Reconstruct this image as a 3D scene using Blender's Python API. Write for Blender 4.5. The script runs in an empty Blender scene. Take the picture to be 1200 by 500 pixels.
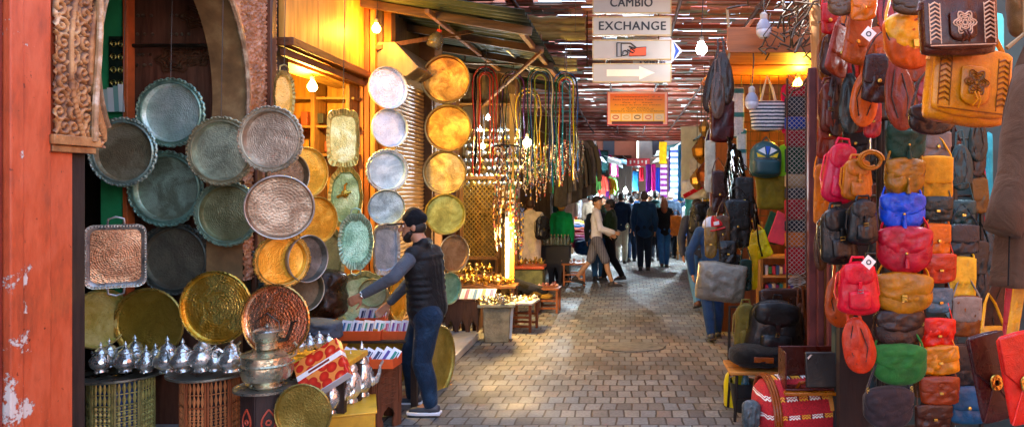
import bpy, bmesh, math, random
from mathutils import Vector, Matrix, noise, Euler
R = random.Random(7)
PI = math.pi
rad = math.radians
COL = bpy.context.scene.collection
F = 850.0
CAMZ = 1.9

def P(px, py, Y, dy=0.0):
    """world point seen at photo pixel px,py (1200x500) at distance Y down the street"""
    return Vector(((px-735)/F*Y, Y+dy, CAMZ+(220-py)/F*Y))

def ground_Y(py):
    return F*CAMZ/(py-220)

def C(h):
    h = h.lstrip('#')
    out = []
    for i in (0, 2, 4):
        c = int(h[i:i+2], 16)/255
        out.append(c/12.92 if c <= 0.04045 else ((c+0.055)/1.055)**2.4)
    return tuple(out)

# ------------------------------------------------------------------ materials
_M = {}
def _base(name):
    m = bpy.data.materials.new(name); m.use_nodes = True
    nt = m.node_tree
    b = nt.nodes['Principled BSDF']
    return m, nt, b
def N(nt, t, **kw):
    n = nt.nodes.new(t)
    for k, v in kw.items():
        if k.startswith('i_'):
            n.inputs[k[2:].replace('_', ' ')].default_value = v
        else:
            setattr(n, k, v)
    return n
def ramp(nt, fac, stops):
    r = nt.nodes.new('ShaderNodeValToRGB')
    el = r.color_ramp.elements
    while len(el) < len(stops): el.new(0.5)
    for e, (p, c) in zip(el, stops):
        e.position = p; e.color = (*c, 1) if len(c) == 3 else c
    nt.links.new(fac, r.inputs[0])
    return r
def mixc(nt, fac, a, b, mode='MIX'):
    n = nt.nodes.new('ShaderNodeMix'); n.data_type = 'RGBA'; n.blend_type = mode
    for sock, val in ((n.inputs[0], fac), (n.inputs[6], a), (n.inputs[7], b)):
        if hasattr(val, 'is_linked') or isinstance(val, bpy.types.NodeSocket): nt.links.new(val, sock)
        elif isinstance(val, (int, float)): sock.default_value = val
        else: sock.default_value = (*val, 1) if len(val) == 3 else val
    return n.outputs[2]
def bump(nt, b, h, strength=0.4, dist=0.01):
    n = nt.nodes.new('ShaderNodeBump'); n.inputs['Strength'].default_value = strength
    n.inputs['Distance'].default_value = dist
    nt.links.new(h, n.inputs['Height']); nt.links.new(n.outputs[0], b.inputs['Normal'])
    return n
def sc(c, k): return tuple(min(1.0, x*k) for x in c)

def surf(col, rough=0.6, metal=0.0, kind='plain', scale=8.0, var=0.35, bstr=0.3, spec=0.5, col2=None):
    """general weathered surface; kinds: plain leather cloth wood metal hammered plaster suede"""
    key = (tuple(round(x, 4) for x in col), rough, metal, kind, scale, var, bstr, spec, col2)
    if key in _M: return _M[key]
    m, nt, b = _base(kind)
    L = nt.links.new
    tc = N(nt, 'ShaderNodeTexCoord'); oi = N(nt, 'ShaderNodeObjectInfo')
    off = N(nt, 'ShaderNodeVectorMath', operation='MULTIPLY_ADD')
    L(oi.outputs['Random'], off.inputs[0]); off.inputs[1].default_value = (17, 31, 23); L(tc.outputs['Object'], off.inputs[2])
    co = off.outputs[0]
    mp = N(nt, 'ShaderNodeMapping'); L(co, mp.inputs[0])
    if kind == 'wood': mp.inputs['Scale'].default_value = (6, 6, 0.7)
    if kind == 'woodx': mp.inputs['Scale'].default_value = (0.7, 6, 6)
    if kind == 'woody': mp.inputs['Scale'].default_value = (6, 0.7, 6)
    n1 = N(nt, 'ShaderNodeTexNoise', i_Scale=scale*(0.6 if kind.startswith('wood') else 1), i_Detail=6.0, i_Roughness=0.62); L(mp.outputs[0], n1.inputs['Vector'])
    dark = sc(col, 1-var); lite = sc(col, 1+var*0.8)
    if col2: lite = col2
    r = ramp(nt, n1.outputs[0], [(0.3, dark), (0.52, col), (0.75, lite)])
    out = r.outputs[0]
    if kind in ('leather', 'suede'):
        v = N(nt, 'ShaderNodeTexVoronoi', i_Scale=260.0); L(co, v.inputs['Vector'])
        n2 = N(nt, 'ShaderNodeTexNoise', i_Scale=14.0, i_Detail=4.0, i_Distortion=1.2); L(co, n2.inputs['Vector'])
        mm = N(nt, 'ShaderNodeMath', operation='MULTIPLY_ADD'); L(n2.outputs[0], mm.inputs[0]); mm.inputs[1].default_value = 6.0; L(v.outputs[0], mm.inputs[2])
        bump(nt, b, mm.outputs[0], bstr*1.3, 0.01)
        geo = N(nt, 'ShaderNodeNewGeometry'); pr = ramp(nt, geo.outputs['Pointiness'], [(0.5, (0, 0, 0)), (0.6, (0.55,)*3)]); out = mixc(nt, pr.outputs[0], out, (*sc(col, 1.9), 1))
        b.inputs['Coat Weight'].default_value = 0.3 if kind == 'leather' else 0
        b.inputs['Coat Roughness'].default_value = 0.16
        if kind == 'suede':
            b.inputs['Sheen Weight'].default_value = 0.1
        rr = N(nt, 'ShaderNodeMapRange', i_From_Min=0.3, i_From_Max=0.7, i_To_Min=rough-0.12, i_To_Max=min(1, rough+0.15)); L(n2.outputs[0], rr.inputs[0]); L(rr.outputs[0], b.inputs['Roughness'])
    elif kind == 'cloth':
        n2 = N(nt, 'ShaderNodeTexNoise', i_Scale=9.0, i_Detail=3.0, i_Distortion=1.5); L(co, n2.inputs['Vector'])
        n3 = N(nt, 'ShaderNodeTexNoise', i_Scale=260.0); L(co, n3.inputs['Vector'])
        mm = N(nt, 'ShaderNodeMath', operation='MULTIPLY_ADD'); L(n3.outputs[0], mm.inputs[0]); mm.inputs[1].default_value = 0.12; L(n2.outputs[0], mm.inputs[2])
        bump(nt, b, mm.outputs[0], bstr*1.6, 0.03)
        b.inputs['Roughness'].default_value = rough
        b.inputs['Sheen Weight'].default_value = 0.06
    elif kind.startswith('wood'):
        bump(nt, b, n1.outputs[0], bstr, 0.012)
        b.inputs['Roughness'].default_value = rough
    elif kind in ('metal', 'hammered'):
        v = N(nt, 'ShaderNodeTexVoronoi', i_Scale=45.0 if kind == 'hammered' else 90.0); L(co, v.inputs['Vector'])
        mm = N(nt, 'ShaderNodeMath', operation='ADD'); L(v.outputs[0], mm.inputs[0]); L(n1.outputs[0], mm.inputs[1])
        bump(nt, b, mm.outputs[0], bstr, 0.004)
        rr = N(nt, 'ShaderNodeMapRange', i_From_Min=0.3, i_From_Max=0.7, i_To_Min=max(0.08, rough-0.12), i_To_Max=rough+0.15); L(n1.outputs[0], rr.inputs[0]); L(rr.outputs[0], b.inputs['Roughness'])
    elif kind == 'plaster':
        n2 = N(nt, 'ShaderNodeTexNoise', i_Scale=45.0, i_Detail=5.0); L(co, n2.inputs['Vector'])
        bump(nt, b, n2.outputs[0], bstr, 0.015)
        b.inputs['Roughness'].default_value = rough
    else:
        bump(nt, b, n1.outputs[0], bstr*0.5, 0.005)
        b.inputs['Roughness'].default_value = rough
    L(out, b.inputs['Base Color'])
    b.inputs['Metallic'].default_value = metal
    b.inputs['Specular IOR Level'].default_value = spec
    _M[key] = m
    return m

def leather(h, rough=0.36, suede=False):
    rough = rough*.85 if not suede else rough+.2
    import colorsys
    c = C(h); hh, ss, vv = colorsys.rgb_to_hsv(*c)
    c = colorsys.hsv_to_rgb(hh, min(1, ss*1.15), vv**1.3*.95)
    return surf(c, rough, 0, 'suede' if suede else 'leather', 9.0, 0.45, 0.2, 0.25)
def cloth(h, var=0.3): return surf(tuple(x**1.15 for x in C(h)), 0.88, 0, 'cloth', 7.0, var, 0.3, 0.2)
def wood(h, kind='wood', var=0.5, rough=0.6): return surf(C(h), rough, 0, kind, 7.0, var, 0.5, 0.35)
def metal(h, rough=0.3, kind='metal', met=0.9, b=0.3): return surf(C(h), rough, met, kind, 9.0, 0.4, b)
def paint(h, rough=0.45): return surf(C(h), rough, 0, 'plain', 10.0, 0.18, 0.15)

def flat(h, rough=0.5):
    key = ('flat', h, rough)
    if key not in _M:
        m, nt, b = _base('paint'); b.inputs['Base Color'].default_value = (*C(h), 1); b.inputs['Roughness'].default_value = rough
        _M[key] = m
    return _M[key]
def emit(col, s):
    key = ('emit', col, s)
    if key not in _M:
        m, nt, b = _base('lamp_glow'); b.inputs['Base Color'].default_value = (*C(col), 1)
        b.inputs['Emission Color'].default_value = (*C(col), 1); b.inputs['Emission Strength'].default_value = s
        _M[key] = m
    return _M[key]

def engraved(col, col2, rough=0.38, met=0.65, rings=14.0, bstr=0.6):
    """tray face: rings and arabesque engraving round local Y, patina in blotches"""
    key = ('engr', col, col2, rough, met, rings)
    if key in _M: return _M[key]
    m, nt, b = _base('engraved_metal'); L = nt.links.new
    tc = N(nt, 'ShaderNodeTexCoord'); co = tc.outputs['Object']
    oi = N(nt, 'ShaderNodeObjectInfo')
    off = N(nt, 'ShaderNodeVectorMath', operation='MULTIPLY_ADD'); L(oi.outputs['Random'], off.inputs[0]); off.inputs[1].default_value = (13, 29, 7); L(co, off.inputs[2])
    w = N(nt, 'ShaderNodeTexWave', wave_type='RINGS', rings_direction='Y', i_Scale=rings*1.7, i_Distortion=1.6, i_Detail=3.0, i_Detail_Scale=5.0); L(co, w.inputs['Vector'])
    v = N(nt, 'ShaderNodeTexVoronoi', i_Scale=85.0, feature='SMOOTH_F1'); L(co, v.inputs['Vector'])
    n = N(nt, 'ShaderNodeTexNoise', i_Scale=5.0, i_Detail=7.0, i_Roughness=0.65, i_Distortion=0.6); L(off.outputs[0], n.inputs['Vector'])
    n2 = N(nt, 'ShaderNodeTexNoise', i_Scale=70.0, i_Detail=4.0); L(off.outputs[0], n2.inputs['Vector'])
    a = N(nt, 'ShaderNodeMath', operation='MULTIPLY_ADD'); L(w.outputs['Fac'], a.inputs[0]); a.inputs[1].default_value = 0.28; L(v.outputs[0], a.inputs[2])
    a2 = N(nt, 'ShaderNodeMath', operation='MULTIPLY_ADD'); L(n2.outputs[0], a2.inputs[0]); a2.inputs[1].default_value = 1.2; L(a.outputs[0], a2.inputs[2])
    # slow dents of the sheet as well as the engraving
    n3 = N(nt, 'ShaderNodeTexNoise', i_Scale=4.0, i_Detail=2.0); L(off.outputs[0], n3.inputs['Vector'])
    b1 = N(nt, 'ShaderNodeBump', i_Strength=0.5, i_Distance=0.03); L(n3.outputs[0], b1.inputs['Height'])
    b2 = N(nt, 'ShaderNodeBump', i_Strength=bstr*1.1, i_Distance=0.0035); L(a2.outputs[0], b2.inputs['Height']); L(b1.outputs[0], b2.inputs['Normal'])
    L(b2.outputs[0], b.inputs['Normal'])
    r = ramp(nt, n.outputs[0], [(0.3, sc(C(col), 0.8)), (0.46, sc(C(col), 1.3)), (0.62, sc(C(col2), 1.15))])
    k = ramp(nt, a2.outputs[0], [(0.5, (0.5,)*3), (1.25, (1.1,)*3)])
    L(mixc(nt, 0.8, r.outputs[0], k.outputs[0], 'MULTIPLY'), b.inputs['Base Color'])
    rr = N(nt, 'ShaderNodeMapRange', i_From_Min=0.3, i_From_Max=0.7, i_To_Min=rough+0.12, i_To_Max=max(0.1, rough-0.08)); L(n.outputs[0], rr.inputs[0]); L(rr.outputs[0], b.inputs['Roughness'])
    b.inputs['Metallic'].default_value = met
    _M[key] = m
    return m

def vcol(rough=0.35, metal=0.0):
    key = ('vcol', rough, metal)
    if key not in _M:
        m, nt, b = _base('coloured'); a = N(nt, 'ShaderNodeVertexColor', layer_name='Col')
        nt.links.new(a.outputs[0], b.inputs['Base Color']); b.inputs['Roughness'].default_value = rough; b.inputs['Metallic'].default_value = metal
        _M[key] = m
    return _M[key]

def stripes(cols, scale, axis='Z', rough=0.85):
    """woven bands of colour along one local axis; cols = [(pos, hex)...], period 1/scale metres"""
    key = ('str', tuple(cols), scale, axis)
    if key in _M: return _M[key]
    m, nt, b = _base('striped_cloth'); L = nt.links.new
    tc = N(nt, 'ShaderNodeTexCoord'); s = N(nt, 'ShaderNodeSeparateXYZ'); L(tc.outputs['Object'], s.inputs[0])
    mu = N(nt, 'ShaderNodeMath', operation='MULTIPLY'); L(s.outputs[axis], mu.inputs[0]); mu.inputs[1].default_value = scale
    fr = N(nt, 'ShaderNodeMath', operation='FRACT'); L(mu.outputs[0], fr.inputs[0])
    r = ramp(nt, fr.outputs[0], [(p, C(h)) for p, h in cols]); r.color_ramp.interpolation = 'CONSTANT'
    n = N(nt, 'ShaderNodeTexNoise', i_Scale=60.0); L(tc.outputs['Object'], n.inputs['Vector'])
    k = ramp(nt, n.outputs[0], [(0.3, (0.75,)*3), (0.6, (1,)*3)])
    L(mixc(nt, 1.0, r.outputs[0], k.outputs[0], 'MULTIPLY'), b.inputs['Base Color']); b.inputs['Roughness'].default_value = rough
    n2 = N(nt, 'ShaderNodeTexNoise', i_Scale=9.0, i_Detail=3.0); L(tc.outputs['Object'], n2.inputs['Vector']); bump(nt, b, n2.outputs[0], 0.5, 0.03)
    _M[key] = m
    return m

# ------------------------------------------------------------------ mesh builder
class MB:
    def __init__(s): s.v = []; s.f = []; s.mi = []; s.c = []
    def add(s, vs, fs, m=0, col=None):
        o = len(s.v); s.v += [tuple(x) for x in vs]
        for f in fs:
            s.f.append(tuple(i+o for i in f)); s.mi.append(m); s.c.append(col)
        return s
    def box(s, c, d, rot=None, m=0, col=None):
        hx, hy, hz = d[0]/2, d[1]/2, d[2]/2
        vs = [Vector((x, y, z)) for x in (-hx, hx) for y in (-hy, hy) for z in (-hz, hz)]
        if rot is not None:
            M = Euler(rot).to_matrix() if not isinstance(rot, Matrix) else rot
            vs = [M @ v for v in vs]
        c = Vector(c)
        s.add([v+c for v in vs], [(0, 1, 3, 2), (4, 6, 7, 5), (0, 4, 5, 1), (2, 3, 7, 6), (0, 2, 6, 4), (1, 5, 7, 3)], m, col)
        return s
    def bar(s, a, b, w, d=None, m=0, col=None):
        """square bar from a to b"""
        a = Vector(a); b = Vector(b); d = d or w
        z = (b-a); L = z.length
        if L < 1e-6: return s
        q = z.to_track_quat('Z', 'Y').to_matrix()
        return s.box((a+b)/2, (w, d, L), q, m, col)
    def tube(s, pts, r, n=7, m=0, caps=True, closed=False, col=None, flat=1.0):
        pts = [Vector(p) for p in pts]; k = len(pts)
        rs = r if isinstance(r, (list, tuple)) else [r]*k
        vs = []; up = None
        for i, p in enumerate(pts):
            if closed: t = pts[(i+1) % k]-pts[i-1]
            else: t = pts[min(i+1, k-1)]-pts[max(i-1, 0)]
            if t.length < 1e-9: t = Vector((0, 0, 1))
            t.normalize()
            if up is None:
                up = Vector((0, 0, 1)) if abs(t.z) < 0.9 else Vector((0, 1, 0))
            x = up - t*up.dot(t)
            if x.length < 1e-4: x = t.orthogonal()
            x.normalize(); y = t.cross(x); up = x
            for j in range(n):
                a = 2*PI*j/n
                vs.append(p + x*math.cos(a)*rs[i]*flat + y*math.sin(a)*rs[i])
        fs = []
        for i in range(k if closed else k-1):
            for j in range(n):
                i2 = (i+1) % k
                fs.append((i*n+j, i*n+(j+1) % n, i2*n+(j+1) % n, i2*n+j))
        if caps and not closed:
            fs.append(tuple(reversed(range(n)))); fs.append(tuple((k-1)*n+j for j in range(n)))
        return s.add(vs, fs, m, col)
    def capsule(s, a, b, r0, r1, n=14):
        a = Vector(a); b = Vector(b); t = b-a
        if t.length < 1e-6: t = Vector((0, 0, 1e-3)); b = a+t
        u = t.normalized(); pts = []; rs = []
        for i in range(5):
            an = PI/2*(1-i/4); pts.append(a-u*math.sin(an)*r0); rs.append(max(math.cos(an)*r0, 1e-4))
        for i in range(5):
            an = PI/2*i/4; pts.append(b+u*math.sin(an)*r1); rs.append(max(math.cos(an)*r1, 1e-4))
        return s.tube(pts, rs, n)
    def lathe(s, prof, c=(0, 0, 0), n=24, m=0, M=None, scal=None, col=None):
        """prof = [(r, z)]; scal(j, r) may vary the radius round the turn"""
        vs = []; c = Vector(c)
        for r, z in prof:
            for j in range(n):
                a = 2*PI*j/n; rr = scal(a, r) if scal else r
                v = Vector((rr*math.cos(a), rr*math.sin(a), z))
                if M is not None: v = M @ v
                vs.append(v+c)
        fs = []
        for i in range(len(prof)-1):
            for j in range(n):
                fs.append((i*n+j, i*n+(j+1) % n, (i+1)*n+(j+1) % n, (i+1)*n+j))
        s.add(vs, fs, m, col)
        if prof[0][0] > 1e-4 or True:
            pass
        return s
    def sphere(s, c, r, n=12, m=0, col=None, M=None):
        r = (r, r, r) if isinstance(r, (int, float)) else r
        c = Vector(c); vs = []; k = n//2+1
        for i in range(k):
            t = PI*i/(k-1)
            for j in range(n):
                a = 2*PI*j/n
                v = Vector((r[0]*math.sin(t)*math.cos(a), r[1]*math.sin(t)*math.sin(a), r[2]*math.cos(t)))
                if M is not None: v = M @ v
                vs.append(v+c)
        fs = [(i*n+j, (i+1)*n+j, (i+1)*n+(j+1) % n, i*n+(j+1) % n) for i in range(k-1) for j in range(n)]
        return s.add(vs, fs, m, col)
    def prism(s, poly, t, fn=None, m=0, col=None):
        """poly: (x, z) outline, thickness t along y (centred), fn maps the point afterwards"""
        n = len(poly)
        vs = [Vector((x, -t/2, z)) for x, z in poly]+[Vector((x, t/2, z)) for x, z in poly]
        if fn: vs = [fn(v) for v in vs]
        fs = [tuple(range(n)), tuple(reversed(range(n, 2*n)))]+[(i, i+n, (i+1) % n+n, (i+1) % n) for i in range(n)]
        return s.add(vs, fs, m, col)
    def grid(s, fn, nu, nv, m=0):
        vs = [fn(i/nu, j/nv) for j in range(nv+1) for i in range(nu+1)]
        w = nu+1
        return s.add(vs, [(j*w+i, j*w+i+1, (j+1)*w+i+1, (j+1)*w+i) for j in range(nv) for i in range(nu)], m)
    def pillow(s, W, H, D, c=(0, 0, 0), rb=0.5, rt=0.3, p=4.0, n=14, wr=0.0, seed=0.0, taper=0.0, m=0, sag=0.0, M=None):
        c = Vector(c); half = []
        for sgn in (-1, 1):
            vs = []
            for j in range(n+1):
                v = math.sin(PI/2*(2*j/n-1)); e = 1-taper*v
                if rb and v < -(1-rb): e *= math.sqrt(max(0, 1-((-v-(1-rb))/rb)**2))
                if rt and v > 1-rt: e *= math.sqrt(max(0, 1-((v-(1-rt))/rt)**2))
                for i in range(n+1):
                    u = math.sin(PI/2*(2*i/n-1))
                    y = sgn*D/2*math.sqrt(max(0, 1-abs(u)**p))*math.sqrt(max(0, 1-abs(v)**p))
                    q = Vector((u*e*W/2, y, v*H/2 - sag*H*(1-u*u)*(0.5-v/2)))
                    if wr:
                        nz = noise.noise(Vector((q.x*9/(W+.1), q.z*9/(H+.1), seed+sgn*3)))+0.5*noise.noise(Vector((q.x*26/(W+.1), q.z*20/(H+.1), seed+9)))
                        nz += 0.9*(0.32-abs(noise.noise(Vector((q.x*7/(W+.1)+q.z*3/(H+.1), q.z*9/(H+.1)-q.x*2/(W+.1), seed+17)))))
                        q.y += nz*wr*(1-abs(u)**4)*(1-abs(v)**4)*1.3
                        q.z += noise.noise(Vector((q.x*8, seed, q.z*8)))*wr*0.5
                        q.x += noise.noise(Vector((q.z*10, q.x*5, seed+5)))*wr*0.6
                    if M is not None: q = M @ q
                    vs.append(q+c)
            w = n+1
            fs = [(j*w+i, j*w+i+1, (j+1)*w+i+1, (j+1)*w+i) for j in range(n) for i in range(n)]
            if sgn > 0: fs = [tuple(reversed(f)) for f in fs]
            s.add(vs, fs, m)
        return s
    def build(s, name, mats, parent=None, smooth=True, angle=40, bevel=0.0, merge=False, loc=None, rot=None, remesh=0.0, sm=3, solid=0.0):
        me = bpy.data.meshes.new(name); me.from_pydata(s.v, [], s.f)
        mats = mats if isinstance(mats, (list, tuple)) else [mats]
        for m in mats: me.materials.append(m)
        me.polygons.foreach_set('material_index', s.mi)
        if any(c is not None for c in s.c):
            ca = me.color_attributes.new('Col', 'FLOAT_COLOR', 'CORNER'); buf = []
            for f, c in zip(s.f, s.c):
                c = c or (0.5, 0.5, 0.5)
                buf += [c[0], c[1], c[2], 1.0]*len(f)
            ca.data.foreach_set('color', buf)
        if merge:
            bm = bmesh.new(); bm.from_mesh(me); bmesh.ops.remove_doubles(bm, verts=bm.verts, dist=2e-5); bm.to_mesh(me); bm.free()
        if smooth:
            me.polygons.foreach_set('use_smooth', [True]*len(me.polygons))
            if not remesh: me.set_sharp_from_angle(angle=rad(angle))
        me.update()
        o = bpy.data.objects.new(name, me); COL.objects.link(o)
        if remesh:
            md = o.modifiers.new('r', 'REMESH'); md.mode = 'VOXEL'; md.voxel_size = remesh; md.use_smooth_shade = True
            ms = o.modifiers.new('s', 'SMOOTH'); ms.iterations = sm; ms.factor = 0.5
        if solid:
            md = o.modifiers.new('t', 'SOLIDIFY'); md.thickness = solid; md.offset = 0
        if bevel:
            md = o.modifiers.new('b', 'BEVEL'); md.width = bevel; md.segments = 2; md.limit_method = 'ANGLE'; md.angle_limit = rad(50)
        if loc is not None: o.location = loc
        if rot is not None: o.rotation_euler = rot
        if parent is not None: o.parent = parent
        return o

def thing(name, label, cat, loc=(0, 0, 0), rot=(0, 0, 0), group=None):
    o = bpy.data.objects.new(name, None); COL.objects.link(o); o.empty_display_size = 0.1
    o.location = loc; o.rotation_euler = rot; o['label'] = label; o['category'] = cat
    if group: o['group'] = group
    return o
def tag(o, label, cat, group=None):
    o['label'] = label; o['category'] = cat
    if group: o['group'] = group
    return o
def struct(o): o['kind'] = 'structure'; return o
def dup(root, label, loc=None, rot=None, scale=None, group=None):
    def cp(o, par):
        c = o.copy(); COL.objects.link(c); c.parent = par
        for ch in KIDS.get(o.name, []): cp(ch, c)
        return c
    KIDS.clear()
    for o in COL.objects:
        if o.parent: KIDS.setdefault(o.parent.name, []).append(o)
    r = cp(root, None)
    r['label'] = label
    if group: r['group'] = group
    if loc is not None: r.location = loc
    if rot is not None: r.rotation_euler = rot
    if scale is not None: r.scale = (scale,)*3 if isinstance(scale, (int, float)) else scale
    return r
KIDS = {}
ORD = ['leftmost', 'second', 'third', 'fourth', 'fifth', 'sixth', 'seventh', 'eighth', 'ninth', 'tenth', 'eleventh', 'twelfth', 'thirteenth', 'fourteenth', 'fifteenth', 'sixteenth', 'seventeenth', 'eighteenth', 'nineteenth', 'twentieth']
def ordl(i, n=99):
    return 'rightmost' if i == n-1 else ORD[i] if i else 'leftmost'
def catenary(a, b, sag, n=10):
    a = Vector(a); b = Vector(b)
    return [a.lerp(b, i/n) - Vector((0, 0, sag*4*(i/n)*(1-i/n))) for i in range(n+1)]
# ================================================================== SETTING
def paver_mat():
    m, nt, b = _base('street_pavers'); L = nt.links.new
    tc = N(nt, 'ShaderNodeTexCoord'); co = tc.outputs['Object']
    nz = N(nt, 'ShaderNodeTexNoise', i_Scale=3.0, i_Detail=2.0); L(co, nz.inputs['Vector'])
    wob = N(nt, 'ShaderNodeVectorMath', operation='MULTIPLY_ADD'); L(nz.outputs['Color'], wob.inputs[0]); wob.inputs[1].default_value = (0.05, 0.05, 0); L(co, wob.inputs[2])
    br = N(nt, 'ShaderNodeTexBrick', offset=0.5, i_Scale=1.0, i_Mortar_Size=0.009, i_Mortar_Smooth=0.35, i_Bias=0.0, i_Brick_Width=0.135, i_Row_Height=0.195)
    L(wob.outputs[0], br.inputs['Vector'])
    br.inputs['Color1'].default_value = (0.0, 0, 0, 1); br.inputs['Color2'].default_value = (1, 1, 1, 1); br.inputs['Mortar'].default_value = (0.5, 0.5, 0.5, 1)
    tone = ramp(nt, br.outputs['Color'], [(0.0, C('#68645f')), (0.3, C('#807d77')), (0.55, C('#7c8386')), (0.8, C('#989489')), (1.0, C('#80736b'))])
    big = N(nt, 'ShaderNodeTexNoise', i_Scale=0.55, i_Detail=5.0, i_Roughness=0.6); L(co, big.inputs['Vector'])
    bt = ramp(nt, big.outputs[0], [(0.35, (0.4, 0.39, 0.385)), (0.5, (0.76, 0.75, 0.74)), (0.65, (1.05, 1.01, 0.97))])
    c1 = mixc(nt, 1.0, tone.outputs[0], bt.outputs[0], 'MULTIPLY')
    # worn pale lime patches, each with a shape of its own
    n2 = N(nt, 'ShaderNodeTexNoise', i_Scale=0.9, i_Detail=9.0, i_Roughness=0.75); L(co, n2.inputs['Vector'])
    msk = ramp(nt, n2.outputs[0], [(0.585, (0, 0, 0)), (0.66, (0.75, 0.75, 0.75))])
    c2 = mixc(nt, msk.outputs[0], c1, (*C('#a8a295'), 1))
    n4 = N(nt, 'ShaderNodeTexNoise', i_Scale=40.0, i_Detail=6.0); L(co, n4.inputs['Vector'])
    fine = ramp(nt, n4.outputs[0], [(0.3, (0.7,)*3), (0.7, (1.1,)*3)])
    c2 = mixc(nt, 1.0, c2, fine.outputs[0], 'MULTIPLY')
    c3 = mixc(nt, br.outputs['Fac'], c2, (*C('#3b322b'), 1))
    L(c3, b.inputs['Base Color'])
    wet = N(nt, 'ShaderNodeTexNoise', i_Scale=0.8, i_Detail=3.0); L(co, wet.inputs['Vector'])
    rr = N(nt, 'ShaderNodeMapRange', i_From_Min=0.42, i_From_Max=0.62, i_To_Min=0.78, i_To_Max=0.52); L(wet.outputs[0], rr.inputs[0]); L(rr.outputs[0], b.inputs['Roughness'])
    h = N(nt, 'ShaderNodeMath', operation='MULTIPLY_ADD'); L(br.outputs['Fac'], h.inputs[0]); h.inputs[1].default_value = -1.0
    h2 = N(nt, 'ShaderNodeMath', operation='MULTIPLY_ADD'); L(n4.outputs[0], h2.inputs[0]); h2.inputs[1].default_value = 0.35; L(br.outputs['Color'], h2.inputs[2])
    h3 = N(nt, 'ShaderNodeMath', operation='MULTIPLY'); L(h2.outputs[0], h3.inputs[0]); h3.inputs[1].default_value = 0.45; L(h3.outputs[0], h.inputs[2])
    bump(nt, b, h.outputs[0], 0.75, 0.014)
    return m
g = MB(); g.add([(-90, -60, 0), (90, -60, 0), (90, 160, 0), (-90, 160, 0)], [(0, 1, 2, 3)])
ground = struct(g.build('street_paving', paver_mat(), smooth=False))

# marble step in front of the left shops
m_step = surf(C('#b9b5ad'), 0.35, 0, 'plain', 5.0, 0.25, 0.2)
g = MB(); g.box((-2.55, 8.1, 0.045), (1.38, 2.2, 0.09)); g.box((-3.4, 5.0, 0.02), (1.2, 4.0, 0.04))
struct(g.build('shop_step', m_step, bevel=0.01))
# worn stone slab let into the paving
g = MB(); poly = [(math.cos(2*PI*i/18)*0.42*(1+0.07*math.sin(i*2.3)), math.sin(2*PI*i/18)*0.3*(1+0.09*math.cos(i*3.1))) for i in range(18)]
poly = [(math.cos(2*PI*i/48)*0.4*(1+0.03*math.sin(i*.9)+.02*math.sin(i*2.1)), math.sin(2*PI*i/48)*0.26*(1+0.04*math.cos(i*.7))) for i in range(48)]
g.prism(poly, 0.012, lambda v: Vector((v.x, v.z, v.y)))
o = g.build('drain_cover', surf(C('#66655f'), 0.7, 0, 'plain', 14, 0.5, 0.8), loc=(0.05, 8.65, 0.007)); tag(o, 'pale worn round slab set flush in the brick paving mid street', 'drain cover')

def pier_mat():
    m, nt, b = _base('peeling_paint'); L = nt.links.new
    tc = N(nt, 'ShaderNodeTexCoord'); co = tc.outputs['Object']
    mp = N(nt, 'ShaderNodeMapping'); L(co, mp.inputs[0]); mp.inputs['Scale'].default_value = (2, 2.4, 0.8)
    n = N(nt, 'ShaderNodeTexNoise', i_Scale=3.5, i_Detail=8.0, i_Roughness=0.68); L(mp.outputs[0], n.inputs['Vector'])
    base = ramp(nt, n.outputs[0], [(0.3, C('#9a4326')), (0.47, C('#c2522c')), (0.6, C('#cf603a')), (0.74, C('#b9502c'))])
    # bare plaster where the paint came off, most of it low on the wall
    n2 = N(nt, 'ShaderNodeTexNoise', i_Scale=7.0, i_Detail=10.0, i_Roughness=0.72); L(co, n2.inputs['Vector'])
    s = N(nt, 'ShaderNodeSeparateXYZ'); L(co, s.inputs[0])
    mz = N(nt, 'ShaderNodeMapRange', i_From_Min=0.4, i_From_Max=1.8, i_To_Min=0.17, i_To_Max=0.0); L(s.outputs['Z'], mz.inputs[0])
    ad = N(nt, 'ShaderNodeMath', operation='ADD'); L(n2.outputs[0], ad.inputs[0]); L(mz.outputs[0], ad.inputs[1])
    my = N(nt, 'ShaderNodeMapRange', i_From_Min=3.5, i_From_Max=3.62, i_To_Min=0.0, i_To_Max=-0.13); L(s.outputs['Y'], my.inputs[0])
    ad2 = N(nt, 'ShaderNodeMath', operation='ADD'); L(ad.outputs[0], ad2.inputs[0]); L(my.outputs[0], ad2.inputs[1])
    msk = ramp(nt, ad2.outputs[0], [(0.635, (0, 0, 0)), (0.655, (1, 1, 1))])
    n5 = N(nt, 'ShaderNodeTexNoise', i_Scale=26.0, i_Detail=3.0); L(co, n5.inputs['Vector'])
    pit = ramp(nt, n5.outputs[0], [(0.24, C('#4a1a0e')), (0.31, (1, 1, 1))])
    cc = mixc(nt, 1.0, base.outputs[0], pit.outputs[0], 'MULTIPLY')
    cc = mixc(nt, msk.outputs[0], cc, (*C('#d8cfc4'), 1))
    L(cc, b.inputs['Base Color']); b.inputs['Roughness'].default_value = 0.55
    h = N(nt, 'ShaderNodeMath', operation='SUBTRACT'); L(n.outputs[0], h.inputs[0]); L(msk.outputs[0], h.inputs[1])
    bump(nt, b, h.outputs[0], 0.6, 0.012)
    return m
MP = pier_mat()
XW = -2.9
t = thing('painted_pier', 'orange painted timber pier with peeling paint at the left edge', 'pier')
def slab(y0, y1, x, mat, nm='board', z0=0, z1=4.6, par=None, bev=0.008, x0=-3.6):
    g = MB(); g.box(((x0+x)/2, (y0+y1)/2, (z0+z1)/2), (x-x0, y1-y0, z1-z0)); return g.build(nm, mat, par or t, bevel=bev)
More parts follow.
